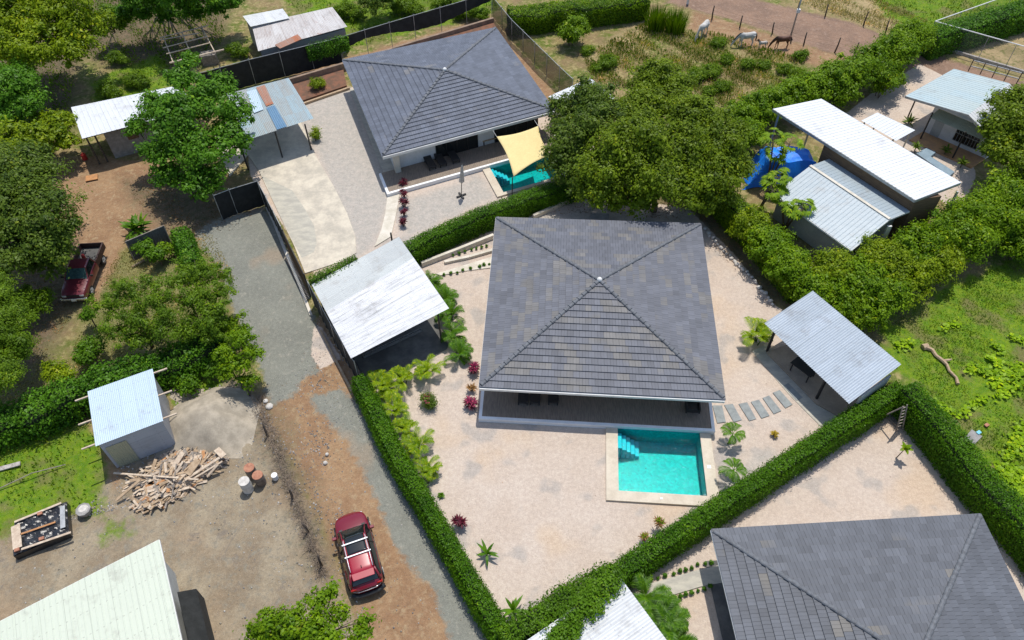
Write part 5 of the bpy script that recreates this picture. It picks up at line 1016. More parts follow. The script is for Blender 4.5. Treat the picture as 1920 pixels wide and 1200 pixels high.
# ================================================================ GARDEN PLANTS (built once, then copied)
def areca(nm, label, group, mat='f_palm', n_=16, L=1.1, stems=5, loc=(0, 0, 0)):
    t = thing(nm, label, 'palm', (0, 0, 0), group); Vq = []; mb = MB()
    for s_ in range(stems):
        a_ = random.uniform(0, 6.28); r_ = .18*random.random(); b_ = Vector((math.cos(a_)*r_, math.sin(a_)*r_, 0)); tp = b_*1.6+Z*random.uniform(.25, .55); mb.tube([b_, tp], [.035, .02], 6)
        for k in range(max(2, n_//stems)): frond(tp, random.uniform(0, 6.28), random.uniform(.55, 1.35), L*random.uniform(.75, 1.1), .34, 13, random.uniform(1.0, 1.9), .048, Vq)
    mb.build('stem', MT['f_palm2'], t, local=True); quads_obj('fronds', Vq, MT[mat], t, rng.uniform(0, 1, len(Vq)), local=True); return t
ar = areca('areca_palm', '', 'yellow-green areca palms between hedge and sandy yard'); ar2 = areca('areca_palm', '', 'green areca palms right of the white carport', 'f_palm2', 22, 1.2, 6)
S1 = [(718, 730, 1.0, 'at the corner of the carport shade, nearest the hedge'), (757, 718, .95, 'second along the carport floor'), (800, 706, 1.0, 'by the right end of the carport floor'), (728, 742, .8, 'just below the carport corner palm'), (742, 776, 1.0, 'beside the hedge above the middle'), (761, 812, .95, 'in the middle of the hedge row'), (784, 847, 1.0, 'second from the bottom of the hedge row'), (806, 890, .85, 'lowest one, standing alone above the hose')]
for i, (x, y, s_, nm) in enumerate(S1):
    lb = 'yellow-green areca palm '+nm
    if i == 0: ar.location = at(x, y); ar.scale = (s_,)*3; ar.rotation_euler.z = 1; ar['label'] = lb
    else: dup(ar, at(x, y), i*1.7, s_, lb)
S2 = [(812, 537, .85, 'at the right corner of the white carport roof, topmost'), (833, 572, 1.0, 'second below the carport roof corner'), (846, 602, 1.05, 'in the middle of the green palm row'), (852, 635, 1.0, 'second from the bottom of the green palm row'), (860, 673, .95, 'lowest of the green palm row'), (822, 553, .8, 'squeezed against the carport roof edge')]
for i, (x, y, s_, nm) in enumerate(S2):
    lb = 'dense green areca palm '+nm
    if i == 0: ar2.location = at(x, y); ar2.scale = (s_,)*3; ar2['label'] = lb
    else: dup(ar2, at(x, y), i*2.1, s_, lb)
for i, (x, y, nm) in enumerate(((1213, 1128, 'topmost'), (1230, 1158, 'second'), (1242, 1185, 'third'), (1258, 1215, 'lowest'))):
    c = dup(ar2, at(x, y), i*1.3, 1.25, 'tall areca palm beside the bottom carport roof, %s of its row' % nm); c['group'] = 'areca palms beside the bottom carport'
c = dup(ar, at(1418, 642), .7, 1.25, 'yellow-green areca palm at the left corner of the galvanised pavilion'); c['group'] = 'yellow-green areca palms between hedge and sandy yard'
# young palms by the pool
def young_palm(label, p, n_=7, h_=.9):
    t = thing('young_palm', label, 'palm', (0, 0, 0), 'young palms right of the pool'); mb = MB(); tp = Vector((.12, .1, h_)); mb.tube([(0, 0, 0), (.05, .03, h_*.5), tp], [.06, .045, .035], 8); Vq = []
    mb.build('trunk', MT['bark'], t, smooth=True, local=True)
    for k in range(n_): frond(tp, k*6.28/n_+random.uniform(-.3, .3), random.uniform(.35, .9), random.uniform(.65, .9), .34, 11, 1.4, .045, Vq)
    quads_obj('fronds', Vq, MT['f_palm2'], t, rng.uniform(0, 1, len(Vq)), local=True); t.location = p; return t
yp = young_palm('young palm with splayed fronds beside the pool corner nearest the stepping stones', at(1365, 832))
dup(yp, at(1375, 898), 2.2, 1.05, 'young palm between the pool coping and the clipped hedge')
# rosette plants
def rosette(nm, label, cat, mat, n_=14, L=.5, w_=.09, h_=.2, e0_=.9, droop=1.2, stems=1, spread=.12, mat2=None, group=None):
    t = thing(nm, label, cat, (0, 0, 0), group); Vq = []; V2 = []; mb = MB()
    for s_ in range(stems):
        b_ = Vector((random.uniform(-1, 1)*spread, random.uniform(-1, 1)*spread, 0)); hh_ = h_*random.uniform(.6, 1.2); tp = b_+Z*hh_; mb.tube([b_*.4, tp], [.03, .02], 6)
        for k in range(n_):
            a_ = k*2.4+random.uniform(-.2, .2); e = random.uniform(.1, e0_) if k < n_*.7 else random.uniform(.8, 1.4); p = tp.copy(); P = [p.copy()]; l = L*random.uniform(.7, 1.1)
            for j in range(4): p = p+Vector((math.cos(a_)*math.cos(e), math.sin(a_)*math.cos(e), math.sin(e)))*l/4; e -= droop/4; P.append(p.copy())
            (V2 if (mat2 and k >= n_*.7) else Vq).extend(blade(P, [w_*.4, w_, w_, w_*.7, .005]))
    mb.build('stem', MT['bark'], t, local=True); quads_obj('leaves', Vq, MT[mat], t, rng.uniform(0, 1, len(Vq)), local=True)
    if V2: quads_obj('young_leaves', V2, MT[mat2], t, rng.uniform(0, 1, len(V2)), local=True)
    return t
co = rosette('cordyline', '', 'shrub', 'f_red', 22, .5, .09, .5, 1.0, 1.4, 5, .22, 'f_pink', 'cordylines with pink tips left of the central house')
co.location = at(888, 700); co['label'] = 'upper pink-tipped cordyline at the left roof edge of the central house'; co.scale = (.82, .82, .95)
dup(co, at(885, 765), 1.2, .9, 'cordyline shrub with pink tips beside the deck corner, the lower one')
c_ = rosette('cordyline', 'rusty orange cordyline between the two pink-tipped ones', 'shrub', 'f_rust', 16, .35, .07, .35, 1.0, 1.2, 3, .15); c_.location = at(884, 733)
cr = rosette('cordyline', '', 'shrub', 'f_red', 18, .36, .07, .45, 1.1, 1.1, 4, .15, None, 'maroon cordylines beside the white path')
for i, (x, y, s_) in enumerate(((758, 350, .9), (758, 370, 1.0), (758, 388, 1.1), (758, 405, .9), (757, 424, 1.0))):
    lb = 'maroon cordyline beside the upper white path, %s from the deck' % ORD[i]
    if i == 0: cr.location = at(x, y); cr['label'] = lb
    else: dup(cr, at(x, y), i*1.1, s_, lb)
d_ = dup(cr, at(861, 985), 2, 1.15, 'dark maroon shrub alone on the sandy yard below the hose'); d_['group'] = 'single shrubs on the sandy yard'
bn = rosette('young_banana', '', 'plant', 'f_palm2', 9, .75, .15, .35, 1.1, .8, 1, .02, None, 'young banana plants near the bottom hedge')
bn.location = at(913, 1042); bn['label'] = 'young banana plant with narrow leaves on the sandy yard, the upper one'
dup(bn, at(962, 1150), 1.4, 1.15, 'young banana plant close to the bottom hedge, the lower one')
ag = rosette('yucca', '', 'plant', 'f_rust', 22, .36, .06, .7, 1.0, .9, 3, .14, 'f_palm', 'yucca-like plants below the pool')
ag.location = at(1233, 990); ag['label'] = 'rusty yucca-like plant just below the pool coping'
dup(ag, at(1206, 1012), 1, .85, 'smaller yucca-like plant touching the clipped hedge below the pool', .6)
g_ = rosette('croton', 'small yellow plant alone on the sand right of the pool', 'plant', 'f_gold', 16, .3, .09, .2, 1.1, 1.0, 2, .06); g_.location = at(1450, 817)
g_ = rosette('plant', 'small green plant on the sand near the hose', 'plant', 'f_vine', 12, .25, .08, .1, 1.1, 1.0, 2, .06); g_.location = at(826, 932)
g_ = rosette('big_leaf_plant', 'large-leaved tropical plant beside the tin panel on the left', 'plant', 'f_palm2', 14, 1.3, .22, .5, 1.2, .9, 3, .35); g_.location = at(262, 438)
g_ = rosette('papaya_seedling', 'young papaya with lobed leaves casting a shadow on the lower right yard', 'plant', 'f_bright', 9, .42, .2, 1.1, .5, .7, 1, .02); g_.location = at(1681, 858); g_.rotation_euler = (0, .12, 0)
g_ = rosette('banana_plant', 'banana leaves between the bushes at the corner of the grey house', 'plant', 'f_palm2', 8, 1.3, .35, 1.2, 1.3, .8, 1, .02); g_.location = at(1735, 425)
g_ = rosette('agave', 'blue-green spiky agave beside the wall of the gable house', 'plant', 'f_dark', 14, .8, .16, .2, 1.0, .4, 1, .02); g_.location = at(1703, 232)
for i, (x, y) in enumerate(((1713, 285), (1770, 290), (1800, 315))):
    g_ = rosette('pot_plant', 'dark leafy plant by the gable house terrace, %s from the small white roof' % ORD[i], 'plant', 'f_dark', 12, .6, .12, .5, 1.0, .8, 2, .15, None, 'plants in the terrace bed'); g_.location = at(x, y)
t = thing('hibiscus', 'rounded hibiscus bush with red flowers on the sandy yard', 'shrub', at(803, 755), None)
crown_obj('foliage', [(at(803, 750, .45), .42), (at(806, 758, .3), .35)], MT['f_dark'], t, .1); mb = MB(); mb.tube([at(803, 755), at(803, 752, .4)], .03, 6); mb.build('stem', MT['bark'], t)
Vf = leaves(np.array([list(at(799+random.uniform(-6, 8), 742+random.uniform(-6, 14), .75+random.uniform(0, .12))) for _ in range(40)]), rng.normal(size=(40, 3))*.4+np.array([0, 0, 1]), np.full(40, .08), .9); quads_obj('flowers', Vf, MT['f_pink'], t, rng.uniform(.3, 1, 40))
# rows of little shrubs along the paths
t = thing('small_shrub', '', 'shrub', (0, 0, 0), ''); Lb = [((0, 0, .17), .15), ((.05, .06, .28), .10)]; A_ = [lobe_leaves(c_, r_, .075, dens=.9, clump=.08) for c_, r_ in Lb]; quads_obj('foliage', np.concatenate([a[0] for a in A_]), MT['f_deep'], t, np.concatenate([a[1] for a in A_]), local=True)
mb = MB(); mb.tube([(0, 0, 0), (0, 0, .2)], .015, 5); mb.build('stem', MT['bark'], t, local=True); proto = t; first = True
R_ = [([(839, 481), (850, 480), (862, 477), (872, 473), (884, 470), (893, 468), (903, 465), (913, 463)], 'tiny shrub above the short path by the central house, %s from the hedge', 'small shrubs above the short path'),
      ([(833, 517), (845, 514), (858, 513), (868, 509), (883, 505), (899, 502), (908, 499), (917, 497)], 'tiny shrub below the short path by the central house, %s from the carport', 'small shrubs below the short path'),
      ([(1190, 1097), (1220, 1088), (1233, 1086), (1247, 1080), (1262, 1078), (1275, 1073), (1286, 1070), (1297, 1067), (1308, 1060), (1322, 1059), (1334, 1057)], 'tiny round shrub above the lower right path, %s from the bottom carport', 'small shrubs on the upper side of the lower right path'),
      ([(1246, 1126), (1259, 1123), (1274, 1120), (1286, 1116), (1296, 1112), (1309, 1109), (1320, 1105), (1330, 1100)], 'tiny round shrub below the lower right path, %s from the areca palms', 'small shrubs on the lower side of the lower right path')]
for P_, lb, gp in R_:
    for i, (x, y) in enumerate(P_):
        s_ = random.uniform(.5, .75)
        if first: proto.location = at(x, y); proto.scale = (.6,)*3; proto['label'] = lb % ORD[i]; proto['group'] = gp; first = False
        else: c_ = dup(proto, at(x, y), random.uniform(0, 6), s_, lb % ORD[i]); c_['group'] = gp
# white stones edging the hedge
st = None
for i in range(26):
    f_ = i/25; x = 1322+f_*128; y = 428+f_*140+math.sin(f_*7)*3
    lb = 'white edging stone along the tall right hedge, %s from the top' % ORD[i]
    if st is None:
        import bmesh
        bm = bmesh.new(); bmesh.ops.create_icosphere(bm, subdivisions=2, radius=.17)
        for v in bm.verts: v.co *= 1+.18*math.sin(v.co.x*20+1)*math.cos(v.co.y*23); v.co.z *= .65
        me_ = bpy.data.meshes.new('edging_stone'); bm.to_mesh(me_); bm.free(); me_.materials.append(MT['stonew']); me_.polygons.foreach_set('use_smooth', [True]*len(me_.polygons)); st = bpy.data.objects.new('edging_stone', me_); sc.collection.objects.link(st); tag(st, lb, 'stone', 'white stones edging the hedge'); st.location = at(x, y, .06)
    else: c_ = st.copy(); sc.collection.objects.link(c_); c_.location = at(x+random.uniform(-2, 2), y+random.uniform(-2, 2), .06); c_.rotation_euler = (0, 0, random.uniform(0, 6)); s_ = random.uniform(.7, 1.3); c_.scale = (s_, s_*.8, s_); c_['label'] = lb
# stepping slabs
SL = [[(1336, 760), (1354, 760), (1361, 791), (1345, 793)], [(1358, 759), (1374, 757), (1391, 787), (1376, 791)], [(1385, 757), (1401, 754), (1418, 785), (1405, 789)], [(1408, 753), (1423, 749), (1443, 779), (1428, 784)], [(1430, 746), (1442, 741), (1465, 770), (1451, 776)], [(1449, 736), (1462, 731), (1486, 758), (1473, 765)], [(1469, 723), (1478, 718), (1505, 745), (1494, 751)]]
for i, q in enumerate(SL):
    mb = MB(); P_ = pts(q, .06); mb.prism([(p.x, p.y) for p in P_], -.02, .06); tag(mb.build('stepping_slab', MT['slab'], None, bevel=.008), 'grey stepping slab, %s from the deck corner towards the pavilion' % ORD[i], 'paving slab', 'stepping slabs between deck and pavilion')
# ================================================================ FURNITURE
def lounger(label, p, rz, group):
    t = thing('sun_lounger', label, 'sun lounger', (0, 0, 0), group); W_ = .62
    mb = MB(); mb.box((0, -.25, .30), (W_, 1.30, .09)); mb.build('seat', MT['wicker'], t, local=True, bevel=.02)
    m_ = Matrix.Rotation(R(38), 3, 'X'); mb = MB(); mb.box(Vector((0, .40, .34))+m_ @ Vector((0, .33, 0)), (W_, .72, .08), mat=m_); bk_ = mb.build('backrest', MT['wicker'], t, local=True, bevel=.02)
    mb = MB(); mb.box(Vector((0, .40, .40))+m_ @ Vector((0, .55, .03)), (.42, .22, .08), mat=m_); mb.build('pillow', MT['woodg'], bk_, local=True, bevel=.03)
    for sx in (-.26, .26):
        for sy in (-.82, .32): mb = MB(); mb.box((sx, sy, .14), (.06, .06, .28)); mb.build('leg', MT['bplas'], t, local=True)
    t.location = p; t.rotation_euler.z = rz; return t
angA = math.atan2(uA.y, uA.x); uB = (HB[2]-HB[3]).normalized(); angB = math.atan2(uB.y, uB.x)
l0 = lounger('dark wicker sun lounger on the upper left deck, nearest the white wall corner', at(805, 307, .32), angA, 'sun loungers on the upper left deck')
dup(l0, at(825, 302, .32), angA, 1, 'dark wicker sun lounger on the upper left deck, the middle one'); dup(l0, at(849, 295, .32), angA, 1, 'dark wicker sun lounger on the upper left deck, nearest the glass doors')
for i, x in enumerate((982, 1004, 1038)):
    c = dup(l0, at(x, 738, .32), angB, 1, 'dark lounger under the roof edge of the central deck, %s from the left' % ORD[i]); c['group'] = 'sun loungers on the central deck'
t = thing('wicker_armchair', 'dark wicker armchair at the right end of the central deck', 'armchair', (0, 0, 0))
for nm, c_, d_ in (('seat', (0, 0, .3), (.7, .7, .22)), ('backrest', (0, .36, .55), (.74, .12, .6)), ('armrest', (-.38, 0, .38), (.1, .76, .5)), ('armrest', (.38, 0, .38), (.1, .76, .5))): mb = MB(); mb.box(c_, d_); mb.build(nm, MT['wicker'], t, local=True, bevel=.03)
mb = MB(); mb.box((0, -.02, .44), (.6, .6, .08)); mb.build('cushion', MT['bplas'], t, local=True, bevel=.03)
t.location = at(1297, 768, .32); t.rotation_euler.z = angB
t = thing('bench', 'pale wooden bench against the wall of the upper left deck', 'bench', (0, 0, 0)); mb = MB(); mb.box((0, 0, .42), (1.2, .42, .06)); mb.build('seat', MT['wood'], t, local=True, bevel=.01)
for sx in (-.5, .5): mb = MB(); mb.box((sx, 0, .2), (.07, .36, .39)); mb.build('leg', MT['woodd'], t, local=True)
t.location = at(917, 268, .32); t.rotation_euler.z = angA
# closed parasol
p = at(865, 368); t = thing('parasol', 'closed beige parasol on a tilted pole in the upper left yard', 'parasol', p); d = Vector((.25, .02, 3.1)); mb = MB(); mb.tube([p, p+d], .03, 8); mb.build('pole', MT['bplas'], t)
mb = MB(); rings = []
for f_, r_ in ((.46, .22), (.5, .21), (.62, .17), (.8, .12), (.93, .08), (.99, .02)):
    c_ = p+d*f_; rings.append([c_+Vector((math.cos(k*math.pi/8)*r_*(1 if k % 2 else .62), math.sin(k*math.pi/8)*r_*(1 if k % 2 else .62), 0)) for k in range(17)])
mb.grid(rings); mb.build('canopy', MT['parasol'], t, smooth=False)
mb = MB(); mb.box(p+Z*.08, (.8, .12, .08), .5); mb.box(p+Z*.08, (.12, .8, .08), .5); mb.build('foot', MT['bplas'], t)
# shade sail
A4 = [at(931, 256, 2.75), at(1009, 236, 2.75), at(1033, 290, 2.55), at(963, 331, 2.35)]; cc = sum(A4, Vector())/4; t = thing('shade_sail', 'square yellow shade sail with concave edges above the upper pool', 'shade sail', (cc.x, cc.y, 0))
K = 14; rows = []
for i in range(K+1):
    u = i/K; r = []
    for j in range(K+1):
        v = j/K; p = A4[0].lerp(A4[1], u).lerp(A4[3].lerp(A4[2], u), v)
        su, sv = 4*u*(1-u), 4*v*(1-v); cu, cv = (2*u-1), (2*v-1)
        q = p+(cc-p)*(.11*(su*abs(cv)**2+sv*abs(cu)**2))*1.0+Z*(-.10*su*sv); r.append(q)
    rows.append(r)
mb = MB(); mb.grid(rows); o_ = mb.build('cloth', MT['sail'], t, smooth=True); sm = o_.modifiers.new('thickness', 'SOLIDIFY'); sm.thickness = .012
for q, s_ in ((A4[3], Vector((-.15, -.35, 0))), (A4[2], Vector((.4, -.3, 0)))): mb = MB(); mb.tube([Vector((q.x, q.y, 0))+s_, q+s_*.6+Z*.1], .04, 8); mb.tube([q+s_*.6+Z*.1, q], .012, 5); mb.build('post', MT['bplas'], t)
for q, s_ in ((A4[0], vA*-.8), (A4[1], vA*-.8)): mb = MB(); mb.tube([q, q+s_], .012, 5); mb.build('rope', MT['white'], t)
# hose coil
p = at(796, 906, .03); mb = MB(); P_ = [p+Vector((math.cos(a/4)*(.22+.02*math.sin(a)), math.sin(a/4)*(.26+.015*a/8), a*.0016)) for a in range(0, 90)]; mb.tube(P_, .013, 5); mb.tube([P_[-1], p+Vector((.3, -.3, .01)), p+Vector((-.2, .5, .01)), p+Vector((-.5, .7, .01))], .013, 5); tag(mb.build('garden_hose', MT['bplas'], None, smooth=True), 'coiled dark garden hose at the foot of the hedge by the lowest areca palm', 'hose')
# ladder leaning on the hedge corner
b0_, b1_ = at(1680, 809), at(1692, 806); tp0, tp1 = at(1693, 762, 2.5), at(1701, 759, 2.5); t = thing('ladder', 'wooden ladder leaning on the hedge corner of the lower right yard', 'ladder', b0_)
for a, b_ in ((b0_, tp0), (b1_, tp1)): mb = MB(); mb.beam(a, b_, .06, .05); mb.build('rail', MT['woodg'], t)
for i in range(8): f_ = (i+.6)/8.2; mb = MB(); mb.beam(b0_.lerp(tp0, f_), b1_.lerp(tp1, f_), .05, .03); mb.build('rung', MT['woodg'], t)
mb = MB(); mb.beam(at(1663, 777, 1.0), at(1695, 762, 2.3), .07, .05); tag(mb.build('timber', MT['woodg'], None), 'pale timber propped across the hedge to the ladder top', 'timber')
p, q = at(1660, 778, .1), at(1684, 802, .1); t = thing('pallet_rack', 'low slatted wooden rack lying at the foot of the ladder', 'rack', p); x = Vector((.25, .3, 0)); mb = MB(); mb.beam(p, q, .05); mb.beam(p+x, q+x, .05); mb.build('rail', MT['woodg'], t)
mb = MB()
for i in range(11): s_ = p.lerp(q, i/10); mb.beam(s_-x*.1+Z*.04, s_+x*1.1+Z*.04, .06, .03)
mb.build('slats', MT['woodg'], t)
# blue tarpaulin
cc = at(1462, 305, 0); cc = at(1466, 326, 0); t0 = cc; rows = []; K = 22
for i in range(K+1):
    u = i/K*2-1; r = []
    for j in range(K+1):
        v = j/K*2-1; rr = max(abs(u), abs(v)); h_ = 2.1*(1-max(0, rr-.55)/.45)*(1-.15*abs(v)) if rr > .55 else 2.1*(1-.15*abs(v)); h_ += .05*math.sin(u*9+v*4)+.03*math.sin(v*13-u*5)
        r.append(cc+Vector((u*2.8*(1-.22*v)+.2*math.sin(v*7), v*1.7+.15*math.sin(u*8), max(.02, h_))))
    rows.append(r)
mb = MB(); mb.grid(rows); tp_ = mb.build('tarpaulin', MT['tarp'], None, smooth=False); tag(tp_, 'wrinkled bright blue tarpaulin over a heap beside the grey ribbed roof', 'tarpaulin')
# pole frame (pergola)
t = thing('pole_frame', 'open frame of thin pale poles above the cloth fence at the top left', 'frame', at(350, 125)); h_ = 1.9
S_ = [((299, 71), (390, 48)), ((300, 75), (373, 62)), ((305, 90), (389, 68)), ((312, 101), (395, 80)), ((318, 118), (420, 93)), ((307, 71), (325, 118)), ((341, 60), (362, 112)), ((377, 49), (404, 100))]
for i, (a, b_) in enumerate(S_): mb = MB(); zz = h_+(.08 if i < 5 else 0); mb.tube([at(*a, zz), at(*b_, zz)], .05 if i != 4 else .08, 7); mb.build('rail', MT['woodp'], t)
for a in ((307, 71), (325, 117), (404, 99), (377, 50), (362, 111)): q = at(*a, h_); mb = MB(); mb.tube([(q.x, q.y, 0), q], .05, 7); mb.build('post', MT['woodg'], t)
p = at(395, 118); mb = MB(); mb.box(p+Z*.5, (1.3, 1.0, 1.0), .3); tag(mb.build('wooden_crate', MT['woodg'], None, bevel=.02), 'grey wooden box under the right end of the pole frame', 'box')
# drums, bucket
def drum(label, p, h_, r_, side, lid, group='drums beside the lane'):
    t = thing('drum', label, 'drum', p, group); mb = MB(); mb.tube([p, p+Z*h_*.02, p+Z*h_*.33, p+Z*h_*.36, p+Z*h_*.66, p+Z*h_*.69, p+Z*h_], [r_, r_, r_, r_*1.03, r_*1.03, r_, r_], 24); mb.build('body', MT[side], t, smooth=False)
    mb = MB(); mb.tube([p+Z*h_, p+Z*(h_+.03)], [r_*1.03, r_*1.02], 24); mb.build('lid', MT[lid], t); return t
drum('tall white drum, nearest the scrap wood', at(466, 918), .95, .30, 'drumw', 'stonew'); drum('rusty drum with pale orange lid, the rear one', at(475, 892), .9, .29, 'drums', 'drumr'); drum('rusty drum with dirty orange lid, the right one', at(490, 905), .85, .29, 'drums', 'drumr')
t = drum('small white paint bucket beside the drums', at(517, 897), .36, .17, 'white', 'white', None); t.name = 'paint_bucket'; t['category'] = 'bucket'
# concrete-filled sack/pot
p = at(162, 962); t = thing('stone_pot', 'broken white stone basin at the edge of the rough grass', 'basin', p); mb = MB(); mb.tube([p, p+Z*.25, p+Z*.45], [.25, .38, .40], 9); mb.build('bowl', MT['block'], t); mb = MB(); mb.tube([p+Z*.45, p+Z*.53], [.3, .22], 7); mb.build('rubble', MT['stonew'], t)
# raised bed with black plastic
Q = pts([(27, 977), (124, 940), (128, 998), (24, 1042)], .55); t = thing('raised_bed', 'raised timber bed lined with black plastic at the left edge', 'raised bed', Vector((Q[0].x, Q[0].y, 0)))
mb = MB(); mb.prism([(p.x, p.y) for p in Q], 0, .45); mb.build('base', MT['bplastic'], t); rows = []
for i in range(21):
    u = i/20; r = []
    for j in range(17): v = j/16; p = Q[0].lerp(Q[1], u).lerp(Q[3].lerp(Q[2], u), v); r.append(Vector((p.x, p.y, .5+.05*math.sin(u*23+v*9)*math.sin(v*17)+random.uniform(0, .03))))
    rows.append(r)
mb = MB(); mb.grid(rows); mb.build('liner', MT['bplastic'], t)
for a, b_, w_, m_ in (((27, 979), (115, 943), .12, 'woodp'), ((40, 1030), (133, 998), .12, 'woodp'), ((29, 985), (33, 1028), .45, 'woodp'), ((117, 949), (118, 990), .25, 'galv'), ((38, 1002), (104, 979), .10, 'woodo')):
    mb = MB(); mb.beam(at(*a, .62), at(*b_, .62), w_, .05); mb.build('plank', MT[m_], t, bevel=.005)
for x, y in ((75, 963), (78, 1010), (32, 1031)): mb = MB(); mb.box(at(x, y, .6), (.25, .18, .1), .4); mb.build('brick', MT['drumr'], t)
mb = MB(); mb.beam(at(-10, 882, .1), at(38, 869, .1), .28, .08); tag(mb.build('plank', MT['litter'], None), 'whitish plank lying on the rough grass at the left edge', 'plank')
mb = MB(); mb.tube([at(-10, 920, .1), at(60, 887, .3), at(123, 871, .1)], .03, 6); tag(mb.build('bamboo_pole', MT['woodg'], None), 'long thin pole lying across the rough grass at the left edge', 'pole')
# sand heap
rows = []; c_ = at(392, 792); K = 30
for i in range(K+1):
    u = i/K*2-1; r = []
    for j in range(K+1):
        v = j/K*2-1; d = math.hypot(u, v)*(1+.12*math.sin(math.atan2(v, u)*3+1)+.05*math.sin(math.atan2(v, u)*7)); h_ = max(0, math.cos(min(1, d)*math.pi/2))**1.2*1.35+.03*math.sin(u*13)*math.sin(v*11)*(d < .95)
        r.append(c_+Vector((u*2.9, v*2.5, h_-.02)))
    rows.append(r)
mb = MB(); mb.grid(rows); tag(mb.build('sand_heap', MT['mound'], None, smooth=True), 'large rounded heap of grey-brown sand right of the tin shed', 'sand heap')
# scrap wood pile: loose small pieces as one mass, the big boards one by one
SP = [(255, 945), (240, 905), (300, 860), (335, 850), (370, 845), (415, 850), (420, 870), (370, 910), (330, 935), (270, 965)]
mb = MB(); PP = [at(*q) for q in SP]; cx = sum(PP, Vector())/len(PP); mats = ['woodp', 'wood', 'woodg', 'woodo']
def inpile():
    while True:
        i = random.randrange(len(PP)); f_, g_ = random.random(), random.random(); q = PP[i].lerp(PP[(i+1) % len(PP)], f_); return cx.lerp(q, g_**.55), g_**.55
for i in range(620):
    p, g_ = inpile(); h_ = (1-g_)*.65+.05; l = random.uniform(.25, 1.2); a_ = random.gauss(.75, .5) if random.random() < .75 else random.uniform(0, 3.1); m_ = Matrix.Rotation(a_, 3, 'Z') @ Matrix.Rotation(random.uniform(-.35, .35), 3, 'Y') @ Matrix.Rotation(random.uniform(-.6, .6), 3, 'X')
    mb.box(p+Z*(h_*random.uniform(.6, 1)+.04), (l, random.uniform(.06, .18), random.uniform(.02, .05)), mat=m_, mi=random.choices(range(4), (5, 4, 3, .6))[0])
o_ = mb.build('scrap_wood', [MT[k] for k in mats], None); tag(o_, 'tangled heap of broken pale boards in front of the tin shed', 'scrap wood', kind='stuff')
BD = [((213, 887), (335, 896), .10, 'woodp', 'long thin pale board lying flat across the left of the heap'), ((218, 938), (262, 900), .16, 'wood', 'thick board pointing down-left out of the heap'), ((318, 918), (412, 858), .16, 'woodp', 'long curved board along the right side of the heap'), ((350, 905), (417, 865), .10, 'woodp', 'narrow board below the long right-hand one'), ((315, 893), (343, 848), .30, 'woodp', 'broad plank in the upper middle of the heap'), ((352, 890), (372, 862), .40, 'wood', 'broad panel near the top of the heap'), ((406, 842), (420, 856), .35, 'woodp', 'short broad board at the far right tip of the heap'), ((388, 893), (408, 870), .22, 'woodp', 'short plank fanned out at the right of the heap'), ((322, 935), (331, 870), .07, 'woodg', 'thin upright-looking stick crossing the heap'), ((296, 918), (302, 872), .08, 'woodg', 'grey stick crossing the middle of the heap'), ((330, 897), (372, 899), .09, 'woodp', 'pale cross-piece in the middle of the heap'), ((230, 915), (258, 897), .09, 'wood', 'short board at the left foot of the heap')]
for a, b_, w_, m_, lb in BD:
    mb = MB(); zz = .75 if 'foot' not in lb else .2; mb.beam(at(*a, .25 if w_ < .3 else .5), at(*b_, zz), w_, .05); tag(mb.build('board', MT[m_], None), lb, 'board', 'boards on the scrap heap')
# fallen log pieces on the lawn
LG = [(1735, 650, .3), (1748, 658, .22), (1758, 668, .2), (1768, 678, .22), (1775, 686, .17), (1782, 696, .16), (1792, 708, .15), (1798, 718, .2)]
mb = MB(); P_ = [at(x, y, .1)+Vector((random.uniform(-.1, .1), random.uniform(-.1, .1), 0)) for x, y, r_ in LG]; mb.tube(P_, [r_*.55 for *_, r_ in LG], 7); mb.tube([P_[0]-Vector((.2, 0, 0)), P_[0]+Vector((.15, .1, .05))], [.22, .16], 8); mb.tube([P_[3], P_[3]+Vector((.5, .05, .1))], [.12, .05], 6)
tag(mb.build('rotten_log', MT['wood'], None), 'broken pale rotten log lying on the bright lawn', 'log')
mb = MB(); Q = pts([(1808, 822), (1822, 805), (1842, 818), (1827, 833)], .05); mb.prism([(p.x, p.y) for p in Q], -.02, .06); tag(mb.build('concrete_slab', MT['block'], None), 'weathered concrete slab in the lawn beside the broad hedge', 'slab')
for i, (x, y, m_, lb) in enumerate(((1835, 811, 's', 'turquoise plastic scrap beside the concrete slab on the lawn'), (1850, 797, 'd', 'pinkish broken brick on the lawn near the concrete slab'))):
    mb = MB(); mb.box(at(x, y, .07), (.28, .2, .1), .5); tag(mb.build('scrap_piece', MT['poolstep' if m_ == 's' else 'drumr'], None, bevel=.02), lb, 'scrap')
# squash vines over the lawn: broad leaves as ground cover
Cc = []; 
for x0, y0, x1, y1, w_, k in ((1735, 745, 1790, 775, 8, 70), (1795, 780, 1850, 745, 9, 90), (1815, 690, 1870, 700, 12, 110), (1850, 665, 1885, 690, 8, 50), (1865, 720, 1920, 690, 18, 220), (1870, 740, 1920, 715, 12, 120), (1890, 860, 1920, 800, 16, 260), (1870, 880, 1925, 900, 18, 240), (1860, 640, 1880, 660, 8, 40), (1895, 630, 1925, 640, 6, 50), (1765, 615, 1800, 605, 7, 35), (1680, 650, 1712, 640, 10, 60), (1760, 800, 1790, 830, 10, 70), (1900, 930, 1940, 900, 16, 160)):
    for _ in range(k): f_ = random.random(); p = at(x0+(x1-x0)*f_+random.gauss(0, w_*.5), y0+(y1-y0)*f_+random.gauss(0, w_*.5), random.uniform(.05, .22)); Cc.append(list(p))
